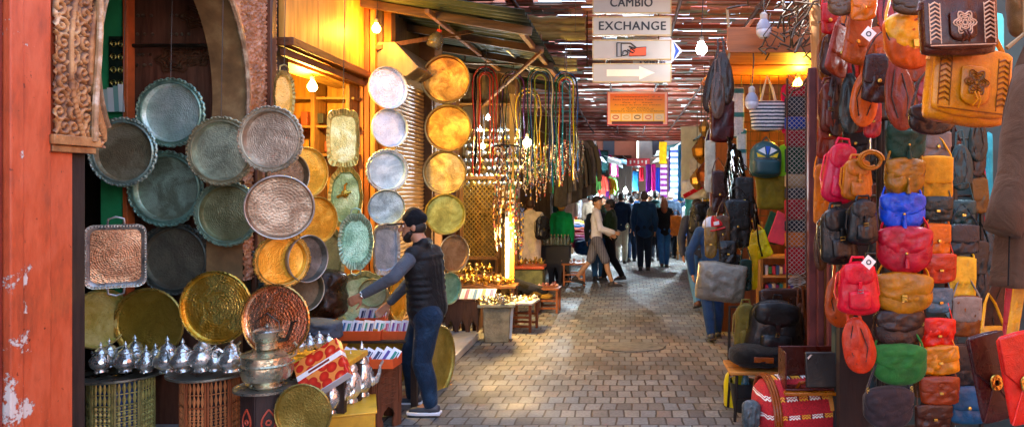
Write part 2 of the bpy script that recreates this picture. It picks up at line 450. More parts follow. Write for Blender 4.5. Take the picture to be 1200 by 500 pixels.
slab(2.5, 3.395, XW-0.02, surf(C('#7a2f22'), 0.5, 0, 'plain', 3, 0.3, 0.3), 'dark_board')
slab(3.40, 3.475, XW+0.012, MP); slab(3.48, 3.655, XW, MP); slab(3.66, 3.815, XW-0.015, MP)
slab(3.82, 3.925, XW-0.03, wood('#2e211c', rough=0.7), 'dark_post', bev=0.01)

# ---- carved arch -------------------------------------------------------
AC = (4.74, 2.58); AR = 0.80     # centre (Y, Z) and radius of the horseshoe
def arch_in(y, z, grow=0.0):
    dy = y-AC[0]; dz = z-AC[1]
    k = 1.2 if dz > 0 else 1.0
    if dz > -0.35: return (dy*dy+(dz/k)**2) < (AR+grow)**2
    return abs(dy) < (AR+grow)*0.9
_cells = {}
def cell(i, j):
    if (i, j) not in _cells:
        rr = random.Random(i*7919+j*104729); _cells[(i, j)] = (rr.uniform(.25, .75), rr.uniform(.25, .75), rr.choice((-1, 1)), rr.uniform(0, 6.28))
    return _cells[(i, j)]
def scroll(u, v, s=0.075):
    """height 0..1 of carved leaf scrolls"""
    u /= s; v /= s; iu = math.floor(u); iv = math.floor(v); best = (9, None)
    for a in (-1, 0, 1):
        for c in (-1, 0, 1):
            q = cell(iu+a, iv+c); dx = u-iu-a-q[0]; dy = v-iv-c-q[1]; d = dx*dx+dy*dy
            if d < best[0]: best = (d, (dx, dy, q))
    d = math.sqrt(best[0]); dx, dy, q = best[1]
    th = math.atan2(dy, dx)
    w = math.sin(d*15 + q[2]*th + q[3])
    return max(0.0, min(1.0, 0.5+1.3*w))*(1 if d < 0.62 else 0.35)
def carved_panel(y0, y1, z0, z1, test, step, depth, x):
    mb = MB(); ny = int((y1-y0)/step); nz = int((z1-z0)/step); idx = {}; vs = []
    def vid(i, j):
        if (i, j) not in idx:
            y = y0+(y1-y0)*i/ny; z = z0+(z1-z0)*j/nz
            e = 0
            h = scroll(y, z)
            dy = math.hypot(y-AC[0], (z-AC[1])/(1.2 if z > AC[1] else 1))-AR
            if 0 <= dy < 0.035: h = 1.1
            elif 0.035 <= dy < 0.05: h = 0
            elif 0.16 < dy < 0.175: h = 1.2
            elif 0.175 <= dy < 0.19: h = 0
            idx[(i, j)] = len(vs); vs.append((x+depth*h, y, z))
        return idx[(i, j)]
    fs = []
    for i in range(ny):
        for j in range(nz):
            y = y0+(y1-y0)*(i+.5)/ny; z = z0+(z1-z0)*(j+.5)/nz
            if test(y, z): fs.append((vid(i, j), vid(i+1, j), vid(i+1, j+1), vid(i, j+1)))
    return mb.add(vs, fs)
def carve_mat():
    m, nt, b = _base('carved_wood'); L = nt.links.new
    tc = N(nt, 'ShaderNodeTexCoord'); co = tc.outputs['Object']
    n = N(nt, 'ShaderNodeTexNoise', i_Scale=5.0, i_Detail=8.0, i_Roughness=0.7); L(co, n.inputs['Vector'])
    s = N(nt, 'ShaderNodeSeparateXYZ'); L(co, s.inputs[0])
    r = ramp(nt, n.outputs[0], [(0.3, C('#6b3f22')), (0.48, C('#ab7644')), (0.62, C('#cc9d66')), (0.72, C('#e6cda8'))])
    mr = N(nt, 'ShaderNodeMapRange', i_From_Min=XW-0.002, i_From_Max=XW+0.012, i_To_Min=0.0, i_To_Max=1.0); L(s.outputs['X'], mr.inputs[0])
    L(mixc(nt, mr.outputs[0], (*C('#3a2214'), 1), r.outputs[0]), b.inputs['Base Color'])   # darker brown in the low ground of the carving
    b.inputs['Roughness'].default_value = 0.55; bump(nt, b, n.outputs[0], 0.4, 0.01)
    return m
t = thing('carved_arch', 'carved wooden horseshoe arch doorway with worn brown reveal above the trays', 'arch', (0, 0, 0))
MCV = carve_mat()
def t_left(y, z):
    return not arch_in(y, z) and (z > 2.12) and y < AC[0]
def t_right(y, z):
    return not arch_in(y, z) and y >= AC[0] and y < 5.98
carved_panel(3.66, AC[0], 2.12, 4.4, t_left, 0.0075, 0.016, XW).build('carving', MCV, t, angle=180)
carved_panel(AC[0], 5.98, 1.2, 4.4, t_right, 0.009, 0.016, XW).build('carving', surf(C('#a06a48'), 0.5, 0, 'plain', 6, 0.5, 0.4, 0.5, C('#d6a684')), t, angle=180)
# body of the wall behind the carving, with the reveal
def arch_pts(r, a0, a1, n):
    out = []
    for i in range(n+1):
        a = a0+(a1-a0)*i/n; k = 1.2 if math.sin(a) > 0 else 1.0
        out.append((AC[0]+r*math.cos(a), AC[1]+r*math.sin(a)*k))
    return out
g = MB(); pts = arch_pts(AR+0.004, rad(-26), rad(206), 60)
pts = [(pts[0][0], 0.0)]+pts+[(pts[-1][0], 2.13)]
vs = []; 
for y, z in pts: vs += [(XW+0.004, y, z), (XW-0.27, y, z)]
g.add(vs, [(2*i, 2*i+1, 2*i+3, 2*i+2) for i in range(len(pts)-1)])
rev = surf(C('#7d5c38'), 0.5, 0, 'plain', 5.0, 0.5, 0.5, 0.5, C('#a5875a'))
g.build('reveal', rev, t, angle=60)
g = MB(); pts2 = arch_pts(AR-0.012, rad(-26), rad(206), 60)
g.tube([(XW+0.012, y, z) for y, z in pts2], 0.018, 6); g.build('edge_moulding', surf(C('#7b5a3c'), 0.5, 0, 'plain', 9, 0.5, 0.4, 0.5, C('#c9b391')), t)
g = MB(); g.box((XW-0.14, 3.80, 2.1), (0.30, 0.30, 0.035)); g.box((XW+0.012, 3.80, 2.145), (0.03, 0.32, 0.05)); g.build('lower_rail', MCV, t, bevel=0.004)
g = MB(); g.tube([(XW+0.03, 3.93+0.02*math.sin(z*5), z) for z in [2.15+i*0.12 for i in range(19)]], 0.016, 7); g.build('vine_moulding', surf(C('#a9825a'), 0.5, 0, 'plain', 12, 0.5, 0.4, 0.5, C('#e6d6be')), t)
g = MB(); g.box((XW+0.02, 5.86, 2.6), (0.06, 0.09, 3.2)); g.box((XW+0.01, 5.66, 1.2), (0.05, 0.1, 2.4)); g.build('side_moulding', wood('#5b3420', rough=0.5), t, bevel=0.012)

# door leaf and frame inside the arch
t = thing('studded_door', 'dark brown studded wooden door with carved rosettes standing open inside the arch', 'door', (0, 0, 0))
a = P(153, 0, 5.75).x; b_ = P(262, 0, 5.75).x
g = MB(); g.box(((a+b_)/2, 5.75, 2.1), (b_-a, 0.06, 4.2)); g.build('leaf', wood('#6a4434', rough=0.4), t, bevel=0.004)
g = MB()
for px in (161, 168, 176, 200, 207, 212, 220):
    for py in (18, 40, 64, 76, 118, 190): q = P(px+R.uniform(-2, 2), py, 5.70); g.sphere((q.x, 5.715, q.z), 0.014, 8)
g.build('studs', metal('#7d6b58', 0.45), t)
g = MB()
for (px, py, s) in ((205, 70, .13), (232, 66, .1), (232, 20, .12)):
    q = P(px, py, 5.72)
    for k in range(3):
        g.tube([(q.x+math.cos(a2)*s*(1-k*.3)*(1+.18*math.cos(6*a2)), 5.712-0.006*k, q.z+math.sin(a2)*s*.7*(1-k*.3)*(1+.18*math.cos(6*a2))) for a2 in [2*PI*i/30 for i in range(30)]], 0.011, 5, closed=True)
g.build('rosettes', wood('#5a3a26', rough=0.45), t)
t = thing('green_door_frame', 'bright green door frame with a dark carved insert beside the studded door', 'door frame')
g = MB(); q = P(137, 60, 5.62); g.box((q.x, 5.62, 2.6), (0.2, 0.08, 3.6)); g.build('jamb', surf(C('#2f9c62'), 0.45, 0, 'plain', 5, 0.3, 0.3), t, bevel=0.006)
q2 = P(138, 75, 5.57); g = MB()
g.box((q2.x, 5.575, q2.z), (0.13, 0.02, 0.42)); g.build('insert', flat('#14261d'), t)
g = MB()
for k in range(4):
    for s_ in (-1, 1):
        g.tube([(q2.x+s_*(0.028+0.024*math.cos(a3)*(1-a3/14)), 5.562, q2.z-0.15+k*0.1+0.03*math.sin(a3)*(1-a3/14)) for a3 in [i*.6 for i in range(16)]], 0.0045, 4)
g.build('insert_scrolls', metal('#8f8a4a', 0.4), t)
g = MB(); q = P(151, 60, 5.6); g.box((q.x, 5.6, 2.6), (0.035, 0.09, 3.6)); o = g.build('door_post', surf(C('#c9622f'), 0.5, 0, 'plain', 6, 0.3, 0.3), bevel=0.004); tag(o, 'thin orange painted post between the green frame and dark door', 'post')
t = thing('poster_stack', 'pale green and white printed cards stuck behind the first pewter tray', 'cards')
for i, (px, w, h, c) in enumerate(((122, 14, 26, '#b9d8cf'), (131, 8, 28, '#e0e8e4'), (137, 6, 30, '#7fb0a6'), (142, 5, 32, '#d6ddd8'))):
    q = P(px, 118-i, 5.5); g = MB(); g.box((0, 0, 0), (w*5.5/F, 0.012, h*5.5/F)); g.build('card', flat(c), t, loc=q, rot=(0.1, 0, 0.05*i))

# dark back walls and side walls of the left shops
def wallbox(nm, label, x0, x1, y0, y1, z0, z1, mat, cat='wall', bev=0.0):
    g = MB(); g.box(((x0+x1)/2, (y0+y1)/2, (z0+z1)/2), (abs(x1-x0), abs(y1-y0), z1-z0)); o = g.build(nm, mat, bevel=bev); return tag(o, label, cat)
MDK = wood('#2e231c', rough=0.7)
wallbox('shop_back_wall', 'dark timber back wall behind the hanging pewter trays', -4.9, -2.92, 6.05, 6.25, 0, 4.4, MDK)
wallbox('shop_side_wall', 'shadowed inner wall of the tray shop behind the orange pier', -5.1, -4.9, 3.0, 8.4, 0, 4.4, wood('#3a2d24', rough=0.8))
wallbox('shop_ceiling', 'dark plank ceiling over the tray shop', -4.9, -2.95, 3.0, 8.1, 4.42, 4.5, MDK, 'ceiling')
MOC = surf(C('#c07a28'), 0.6, 0, 'wood', 4.0, 0.45, 0.4, 0.4, C('#dca148'))
wallbox('ochre_wall', 'lamp lit ochre back wall of the brass shop behind the hanging oval trays', -4.6, -2.62, 8.05, 8.2, 0, 4.4, MOC)
t = thing('ochre_fascia', 'ochre painted timber fascia board above the brass shop opening', 'fascia')
for i, (y0, y1) in enumerate(((6.06, 6.72), (6.73, 7.36), (7.37, 8.0))):
    g = MB(); g.box((XW+0.01, (y0+y1)/2, 3.9), (0.05, y1-y0, 1.5)); g.build('panel', surf(C('#c98232'), 0.55, 0, 'wood', 4.0, 0.4, 0.4, 0.4, C('#d9a04a')), t, bevel=0.004)
g = MB(); g.box((XW+0.05, 7.03, 3.12), (0.14, 1.98, 0.07)); g.box((XW+0.03, 7.03, 3.03), (0.05, 1.98, 0.06)); g.build('rail', wood('#6b3c1c', 'woody'), t, bevel=0.006)
g = MB(); g.box((XW-0.16, 7.1, 3.0), (0.26, 1.7, 0.03)); g.build('soffit', wood('#c98a3a', 'woody'), t)
t = thing('ochre_post', 'tall ochre timber post between the brass shop and the roller shutter', 'post')
for i, (px, c) in enumerate(((424, '#b56a2a'), (431, '#8d4a1e'), (438, '#c07a30'))):
    q = P(px, 200, 7.95-i*0.02); g = MB(); g.box((q.x, 7.95-i*0.02, 2.2), (0.055, 0.08, 4.4)); g.build('board', wood(c), t, bevel=0.006)
t = thing('shop_shelf', 'crowded wooden shelf unit glowing behind the first hanging oval brass tray', 'shelf')
for k, z in enumerate((2.25, 2.55, 2.85)):
    g = MB(); g.box((-3.35, 7.85, z), (0.9, 0.3, 0.025)); g.build('shelf_board', wood('#8a5a24', 'woodx'), t)
for k, x in enumerate((-3.78, -3.32, -2.95)):
    g = MB(); g.box((x, 7.8, 2.5), (0.04, 0.3, 1.5)); g.build('upright', wood('#8a5a24'), t)
for i in range(9):
    x = -3.7+i*0.085; z = (2.25, 2.55)[i % 2]+0.09
    g = MB(); g.box((0, 0, 0), (0.07, 0.1, R.uniform(.1, .16))); o = g.build('trinket_box', paint(R.choice(['#2c2018', '#d8c27a', '#8d3a1c', '#1d1a18', '#c9a03a'])), bevel=0.004, loc=(x, 7.78, z)); tag(o, f'{ordl(i, 9)} small box on the glowing shelves behind the oval brass trays', 'box', 'small boxes on the glowing shelf')

# ---- roller shutter ----------------------------------------------------
t = thing('roller_shutter', 'brown ribbed metal roller shutter closed between silver and brass trays', 'shutter')
XS = -2.62
g = MB(); prof = []
nz = 64
for j in range(nz*4+1):
    z = 0.1+3.05*j/(nz*4); prof.append((XS+0.016*abs(math.sin(j/4*PI)), z))
vs = []
for x, z in prof: vs += [(x, 8.0, z), (x, 9.32, z)]
g.add(vs, [(2*i, 2*i+1, 2*i+3, 2*i+2) for i in range(len(prof)-1)])
g.build('slats', surf(C('#7b5f45'), 0.45, 0.4, 'plain', 5, 0.35, 0.3), t, angle=60)
g = MB(); g.box((XS+0.05, 9.35, 1.7), (0.12, 0.07, 3.3)); g.box((XS+0.03, 7.98, 1.7), (0.1, 0.05, 3.3)); g.build('guide_rail', surf(C('#5c4630'), 0.4, 0.3), t, bevel=0.006)
g = MB(); g.prism([(-2.9, 3.12), (-2.42, 3.12), (-2.28, 3.22), (-2.55, 3.5), (-2.9, 3.5)], 1.42, lambda v: v+Vector((0, 8.66, 0)))
g.build('shutter_box', surf(C('#74654e'), 0.5, 0.2, 'wood', 5, 0.3, 0.4), t, bevel=0.01)
wallbox('upper_wall', 'dark stained wall above the roller shutter box', -3.1, -2.7, 8.0, 9.45, 3.5, 4.6, wood('#5d4a35'))
wallbox('stone_pier', 'brown stone pier carrying the round brass trays', -3.0, -2.5, 9.42, 9.8, 0, 4.6, surf(C('#6b4c33'), 0.7, 0, 'plaster', 5, 0.4, 0.5), 'pier')

# ---- tall buildings either side -----------------------------------------
MW = surf(C('#b06a4a'), 0.85, 0, 'plaster', 2.5, 0.25, 0.5)
wallbox('raised_left_building', 'unseen terracotta plaster upper storeys over the left row of shops, raised to block the sun', -7.5, -3.65, -1.5, 43, 4.6, 9.6, MW, 'building')  # unseen storeys, height chosen to keep direct sun off the alley
wallbox('left_rear_wall', 'plaster party wall deep behind the left shops', -7.5, -5.12, -1.5, 43, 0, 4.6, MW)
wallbox('near_left_wall', 'plaster wall of the shop before the orange pier', -5.1, -2.95, .8, 2.48, 0, 4.6, MW)
wallbox('right_building', 'terracotta plaster upper storeys over the bag stalls', 3.85, 7.5, -.5, 43, 0, 5.2, MW, 'building')

# ---- souk roof ----------------------------------------------------------
t = thing('souk_roof', 'reddish slatted reed and plank roof over the alley with light showing through gaps', 'roof')
g = MB(); rr = random.Random(5); y = 7.6; n = 0
MRF = [surf(C('#bd7462'), 0.75, 0, 'woodx', 5, 0.45, 0.4), surf(C('#959a8f'), 0.75, 0, 'woodx', 5, 0.45, 0.4), surf(C('#c98c78'), 0.75, 0, 'woodx', 5, 0.45, 0.4)]
while y < 42:
    w = rr.uniform(0.10, 0.16); x = -3.7
    while x < 4.0:
        L_ = rr.uniform(0.12, 0.6)
        if rr.random() > (0.035 if y < 17 else 0.05):
            g.box((x+L_/2, y, 4.62+rr.uniform(-.015, .03)), (L_-0.004, w, 0.02), (rr.uniform(-.04, .04), rr.uniform(-.01, .01), rr.uniform(-.01, .01)), m=rr.choice((0, 0, 1, 2)))
        x += L_
    y += w+rr.choice((-0.003, 0.0, 0.0, 0.004)); n += 1
g.build('slat_covering', MRF, t, smooth=False)
for k in range(19):
    yy = 8.2+k*1.75; g = MB(); g.box((0.1, yy, 4.5), (7.6, 0.05, 0.07), (0, 0, rr.uniform(-.03, .03))); g.build('rafter', wood('#8d4a38', 'woodx'), t, bevel=0.01)
for k in range(6):
    g = MB(); g.box((-2.6+k*1.1, 20.3, 4.36), (0.045, 25, 0.06)); g.build('purlin', wood('#54342a', 'woody'), t, bevel=0.01)
g = MB()
for k in range(26):
    yy = 7.8+k*0.95
    g.tube([(-3.6, yy, 4.57), (4, yy+rr.uniform(-.5, .5), 4.57)], 0.018, 5)
g.build('cane_poles', wood('#8f6a4c', 'woodx'), t)

# green corrugated awning and beams over the left stalls
t = thing('corrugated_awning', 'dark green corrugated awning on timber struts over the left stalls', 'awning')
g = MB()
def fa(u, v):
    y = 7.4+6.4*u; x = -3.0+1.95*v
    return Vector((x, y, 3.98-0.28*v+0.022*math.sin(y*40)))
g.grid(fa, 320, 4); g.build('sheet', surf(C('#29352d'), 0.55, 0.2, 'plain', 4, 0.45, 0.3), t, angle=180, solid=0.004)
for k, yy in enumerate((7.8, 8.9, 10.1, 11.4, 12.7)):
    g = MB(); g.bar((-2.95, yy, 3.9), (-1.05, yy+.2, 3.62), 0.06, 0.09); g.build('cross_beam', wood('#4f3b2b', 'woodx'), t, bevel=0.006)
for (a1, b1, w) in (((-2.75, 7.9, 3.42), (-1.9, 8.9, 3.82), .05), ((-1.2, 8.2, 3.66), (-1.06, 13.6, 3.66), .06), ((-2.1, 7.6, 3.75), (-2.0, 13.6, 3.78), .05), ((-1.05, 9.0, 3.6), (-2.3, 11.5, 3.2), .04)):
    g = MB(); g.bar(a1, b1, w); g.build('strut', wood('#7a5333'), t, bevel=0.005)
t = thing('light_pipe', 'pale metal pipe slanting under the green awning', 'pipe')
g = MB(); g.tube([P(536, 3, 8.4), P(575, 42, 9.4), P(622, 84, 10.8)], 0.016, 8); g.build('tube', metal('#b9b4a8', 0.4, met=0.5), t)
g = MB(); g.sphere(P(622, 84, 10.8), 0.024, 8); g.build('end_cap', metal('#8c887e', 0.5), t)
# rolled bamboo blinds hung crosswise above the necklaces
for i, (x0, x1, py, Y, h) in enumerate(((593, 686, 34, 10.6, 24), (618, 676, 76, 11.2, 14))):
    t = thing('rolled_blind', ['large rolled bamboo blind hung under the roof above the belts', 'small rolled straw blind just over the looped belts'][i], 'blind', group='rolled blinds above the belts')
    a = P(x0, py-2, Y); b_ = P(x1, py, Y); r_ = h/2*Y/F
    for k in range(3):
        g = MB(); zz = (k-1)*r_*0.7
        pts = [a.lerp(b_, q/12)+Vector((0, 0, zz+0.01*math.sin(q*1.7+k))) for q in range(13)]
        g.tube(pts, [r_*0.45*(1+0.06*math.sin(q*2.2)) for q in range(13)], 10); g.build('roll', surf(C('#a89a62'), 0.7, 0, 'woodx', 9, 0.4, 0.6), t)
    for s_ in (0.12, 0.88):
        q = a.lerp(b_, s_); g = MB(); g.tube([q+Vector((0, 0, -r_*1.2)), q+Vector((0, -r_*.6, 0)), q+Vector((0, 0, 1.1))], 0.006, 5); g.build('cord', flat('#8d8468'), t)

# ---- ends of the alley ---------------------------------------------------
MPK = surf(C('#d98f6c'), 0.85, 0, 'plaster', 2.0, 0.2, 0.3)
def far_house(label, x0, x1, y, h, col, wins):
    t = thing('far_house', label, 'house', ((x0+x1)/2, y, 0), group='houses closing the alley')
    g = MB(); g.box((0, 1.5, h/2), (x1-x0, 3, h)); g.build('wall', surf(C(col), 0.85, 0, 'plaster', 2.0, 0.2, 0.3), t)
    g = MB(); g.box((0, 1.5, h+0.12), (x1-x0+.3, 3.3, 0.24)); g.build('parapet', surf(C('#e0b08d'), 0.85, 0, 'plaster', 2.0, 0.2, 0.3), t, bevel=0.03)
    for (wx, wz) in wins:
        g = MB(); g.box((wx, -0.01, wz), (0.7, 0.08, 1.0)); w_ = g.build('window', flat('#2b2a30'), t)
        g = MB(); g.box((wx, -0.05, wz-.53), (0.85, 0.12, 0.08)); g.box((wx, -0.05, wz+.53), (0.85, 0.1, 0.06)); g.build('sill', flat('#d9c3a8'), w_)
    return t
far_house('pale sunlit house far behind the fluorescent alley end on the left', -5.2, -1.9, 44, 6.4, '#a08c7c', ((-.8, 4.6), (.6, 4.6)))
far_house('salmon pink sunlit house wall beyond the notice board', -1.88, 0.6, 45, 5.9, '#9a5a40', ((-.5, 4.4),))
far_house('cream sunlit house closing the alley on the right', 0.7, 5.0, 43, 5.5, '#a39a88', ((-1, 4.2), (.8, 4.2)))
wallbox('added_plaza_wall', 'long sunlit plaster wall added out of view behind the viewer for reflections in the trays', -20, 20, -26, -25, 0, 5.0, surf(C('#c98a66'), 0.85, 0, 'plaster', 2.0, 0.2, 0.3))  # unseen wall added so the trays reflect something bright

# ---- signs ---------------------------------------------------------------
def text_mesh(body, size, mat, parent, loc, rot=(PI/2, 0, 0), width=None, ext=0.002, nm='lettering', off=0.0):
    cu = bpy.data.curves.new(nm, 'FONT'); cu.body = body; cu.size = size; cu.align_x = 'CENTER'; cu.align_y = 'CENTER'; cu.extrude = ext; cu.offset = 0.0; cu.space_character = 1.08
    tmp = bpy.data.objects.new('tmp', cu); COL.objects.link(tmp)
    dg = bpy.context.evaluated_depsgraph_get(); me = bpy.data.meshes.new_from_object(tmp.evaluated_get(dg)); bpy.data.objects.remove(tmp)
    if width:
        xs = [v.co.x for v in me.vertices]
        if xs:
            k = width/(max(xs)-min(xs))
            for v in me.vertices: v.co.x *= k
    if ext > .001:
        bm = bmesh.new(); bm.from_mesh(me); bmesh.ops.duplicate(bm, geom=bm.verts[:]+bm.edges[:]+bm.faces[:]); n_ = len(bm.verts)//2; bm.verts.ensure_lookup_table()
        for v in bm.verts[n_:]: v.co.x += .007; v.co.z += .0006; v.co.y += .003
        bm.to_mesh(me); bm.free()
    me.materials.clear(); me.materials.append(mat); me.name = nm
    o = bpy.data.objects.new(nm, me); COL.objects.link(o); o.parent = parent; o.location = loc; o.rotation_euler = rot
    return o
YS = 9.0; K = YS/F
MSG = surf(C('#aaa59b'), 0.4, 0, 'plain', 3, 0.06, 0.1)
def sign_panel(label, py, h, name='hanging_sign'):
    q = P(740.5, py, YS)
    t = thing(name, label, 'sign', q, group='white direction signs hung over the alley')
    g = MB(); g.box((0, 0, 0), (91*K, 0.05, h*K)); g.build('panel', MSG, t, bevel=0.006)
    g = MB()
    for s_ in (-1, 1): g.box((0, 0, s_*h*K/2), (91*K+.012, 0.062, 0.014))
    for s_ in (-1, 1): g.box((s_*45.5*K, 0, 0), (0.014, 0.062, h*K))
    g.build('frame', metal('#b59668', 0.4, met=0.6), t)
    for s_ in (-1, 1):
        g = MB(); g.tube([(s_*0.33, 0, h*K/2), (s_*0.33, 0, h*K/2+0.075)], 0.008, 6); g.build('hanger', metal('#77736c'), t)
    return t
INK = flat('#1c1e22')
t = sign_panel('white hanging sign reading CAMBIO, topmost of four', 4, 24); text_mesh('CAMBIO', 0.15, INK, t, (-0.01, -0.028, -0.005), width=49*K, off=0.0015)
g = MB(); 
for s_ in (-1, 1): g.tube([(s_*0.3, 0, 12*K), (s_*0.3, 0, 4.5-t.location.z)], 0.008, 6)
g.build('hanger', metal('#77736c'), t)
t = sign_panel('white hanging sign reading EXCHANGE under the CAMBIO sign', 31.5, 21); text_mesh('EXCHANGE', 0.15, INK, t, (0, -0.028, -0.003), width=78*K, off=0.0015)
t = sign_panel('white hanging sign with a hand passing an orange banknote', 59, 22)
def pz(px, py): return ((px-740.5)*K, -(py-59)*K)
def outline(pts, r=0.008, y=-0.03, par=None, mat=None, nm='hand_outline'):
    g = MB(); g.tube([(a, y, b) for a, b in [pz(*q) for q in pts]], r, 5); return g.build(nm, mat or INK, par)
g = MB(); g.prism([pz(739, 57), pz(757, 56), pz(757, 66), pz(737, 66.5)], 0.006, lambda v: v+Vector((0, -0.029, 0))); g.build('banknote', flat('#e8531d'), t)
outline([(739, 57), (757, 56), (757, 66), (737, 66.5), (739, 57)], 0.005, -0.033, t, nm='banknote_outline')
outline([(723, 51), (723, 67), (728, 67), (728, 51), (723, 51)], 0.008, -0.033, t, nm='cuff_outline')
outline([(728, 51.5), (739, 51.5), (746, 57), (744, 58), (737, 55)], 0.008, -0.033, t)
outline([(739, 57), (744, 61), (742, 63), (735, 59)], 0.008, -0.034, t)
outline([(728, 65), (731, 66), (735, 65), (736, 62), (733, 60), (730, 61), (730, 64)], 0.008, -0.033, t)
t = sign_panel('white hanging sign with a faded cream arrow, lowest of four', 86, 21)
g = MB(); q = lambda px, py: ((px-740.5)*K, -(py-86)*K)
g.prism([q(711, 82), q(749, 82), q(749, 90), q(711, 90)], 0.004, lambda v: v+Vector((0, -0.028, 0))); g.prism([q(749, 78), q(767, 86), q(749, 94)], 0.004, lambda v: v+Vector((0, -0.028, 0))); g.build('arrow', surf(C('#efe3c6'), 0.4, 0, 'plain', 8, 0.08, 0.1), t)
# arrow shaped board behind them
Y2 = 9.25; K2 = Y2/F
t = thing('arrow_sign', 'white pointed board with a blue arrowhead behind the exchange signs', 'sign', P(770, 60, Y2))
g = MB(); q = lambda px, py: ((px-770)*K2, -(py-60)*K2)
g.prism([q(742, 44), q(785, 44), q(800, 60), q(785, 76), q(742, 76)], 0.03); g.build('panel', flat('#dfe4ea'), t, bevel=0.004)
g = MB(); g.prism([q(789, 50), q(796, 60), q(789, 71), q(791.5, 60)], 0.006, lambda v: v+Vector((0, -0.019, 0))); g.build('arrowhead', flat('#1c4fb4'), t)
text_mesh('A 50 METRES', 0.05, flat('#2b3a66'), t, (q(764, 0)[0], -0.018, q(0, 74)[1]), width=30*K2)
text_mesh('MARRAKECH CHANGE', 0.05, flat('#2b3a66'), t, (q(765, 0)[0], -0.018, q(0, 46)[1]), width=40*K2) if False else None
g = MB()
for s_ in (-.1, .1): g.tube([(s_, 0, 0.1), (s_, 0, 2.3)], 0.006, 5)
g.build('hanger', metal('#77736c'), t)
# orange notice
Y3 = 11.0; K3 = Y3/F
t = thing('notice_board', 'orange and yellow printed notice in a red border hung below the signs', 'sign', P(747, 127.5, Y3))
g = MB(); g.box((0, 0, 0), (71*K3, 0.02, 39*K3)); g.build('border', flat('#d2203a'), t)
g = MB(); g.box((0, -0.011, 0.004), (69.5*K3, 0.006, 37.5*K3)); g.build('inner_rim', flat('#f2b8a0'), t)
def notice_mat():
    m, nt, b = _base('printed_notice'); L = nt.links.new
    tc = N(nt, 'ShaderNodeTexCoord'); s = N(nt, 'ShaderNodeSeparateXYZ'); L(tc.outputs['Object'], s.inputs[0])
    mr = N(nt, 'ShaderNodeMapRange', i_From_Min=-0.2, i_From_Max=0.24); L(s.outputs['Z'], mr.inputs[0])
    r = ramp(nt, mr.outputs[0], [(0.0, C('#f5c21e')), (0.45, C('#f2a61c')), (1.0, C('#ea5a1e'))]); L(r.outputs[0], b.inputs['Base Color'])
    return m
g = MB(); g.box((0, -0.016, 0.01), (64*K3, 0.004, 33*K3)); g.build('print_ground', notice_mat(), t)
z0 = 0.01
lines = [('Accès Souk au Bijoux Traditionnel', 0.125, 0.034, 58), ('Au cœur du Souk des artisans', 0.045, 0.026, 54), ('et ses ateliers', 0.008, 0.026, 26), ('Sortie Souk et Tapisserie, 2ème Porte des Babouches', -0.048, 0.028, 62)]
for body, z, s_, w in lines: text_mesh(body, s_, flat('#3a1a10'), t, (0, -0.0195, z+z0), width=w*K3, ext=0.0006)
rr = random.Random(3)
for z, w, k in ((0.17, 54, 16), (0.083, 36, 11), (-0.018, 38, 11)):     # the Arabic lines: joined strokes with dots
    g = MB()
    for i in range(k):
        x = (-w/2+w*(i+.5)/k)*K3; ww = w/k*K3*0.8
        if rr.random() < 0.85:
            g.tube([(x-ww/2, -0.0195, z+.004+z0), (x-ww/4, -0.0195, z-.006+z0), (x+ww/4, -0.0195, z-.004+z0), (x+ww/2, -0.0195, z+(.012 if rr.random() < .5 else .002)+z0)], 0.0028, 4)
            if rr.random() < .6: g.box((x, -0.0195, z+.014+z0), (0.005, 0.003, 0.005))
    g.build('arabic_line', flat('#4a2010'), t)
for i, c in enumerate(('#c9582a', '#e6c07a', '#7a5a30', '#d77a5e', '#d8d0c0')):
    g = MB(); x = (-25.5+i*12.7)*K3; g.box((x, -0.018, -10*K3), (11.4*K3, 0.004, 8*K3)); g.build('picture_tile', flat('#f2ddb0'), t)
    g = MB(); g.tube([(x+math.cos(a)*3.4*K3, -0.0215, -10*K3+math.sin(a)*2.0*K3) for a in [2*PI*j/12 for j in range(12)]], 0.008, 5, closed=True); g.build('picture_motif', flat(c), t)
g = MB(); g.box((0, -0.0185, -16.6*K3), (60*K3, 0.004, 3.4*K3)); g.build('lower_strip', flat('#5a1620'), t)
for s_ in (-1, 1):
    g = MB(); g.tube([(s_*.42, 0, 19*K3), (s_*.4, 0, 1.1)], 0.006, 5); g.build('cord', flat('#9a958a'), t)

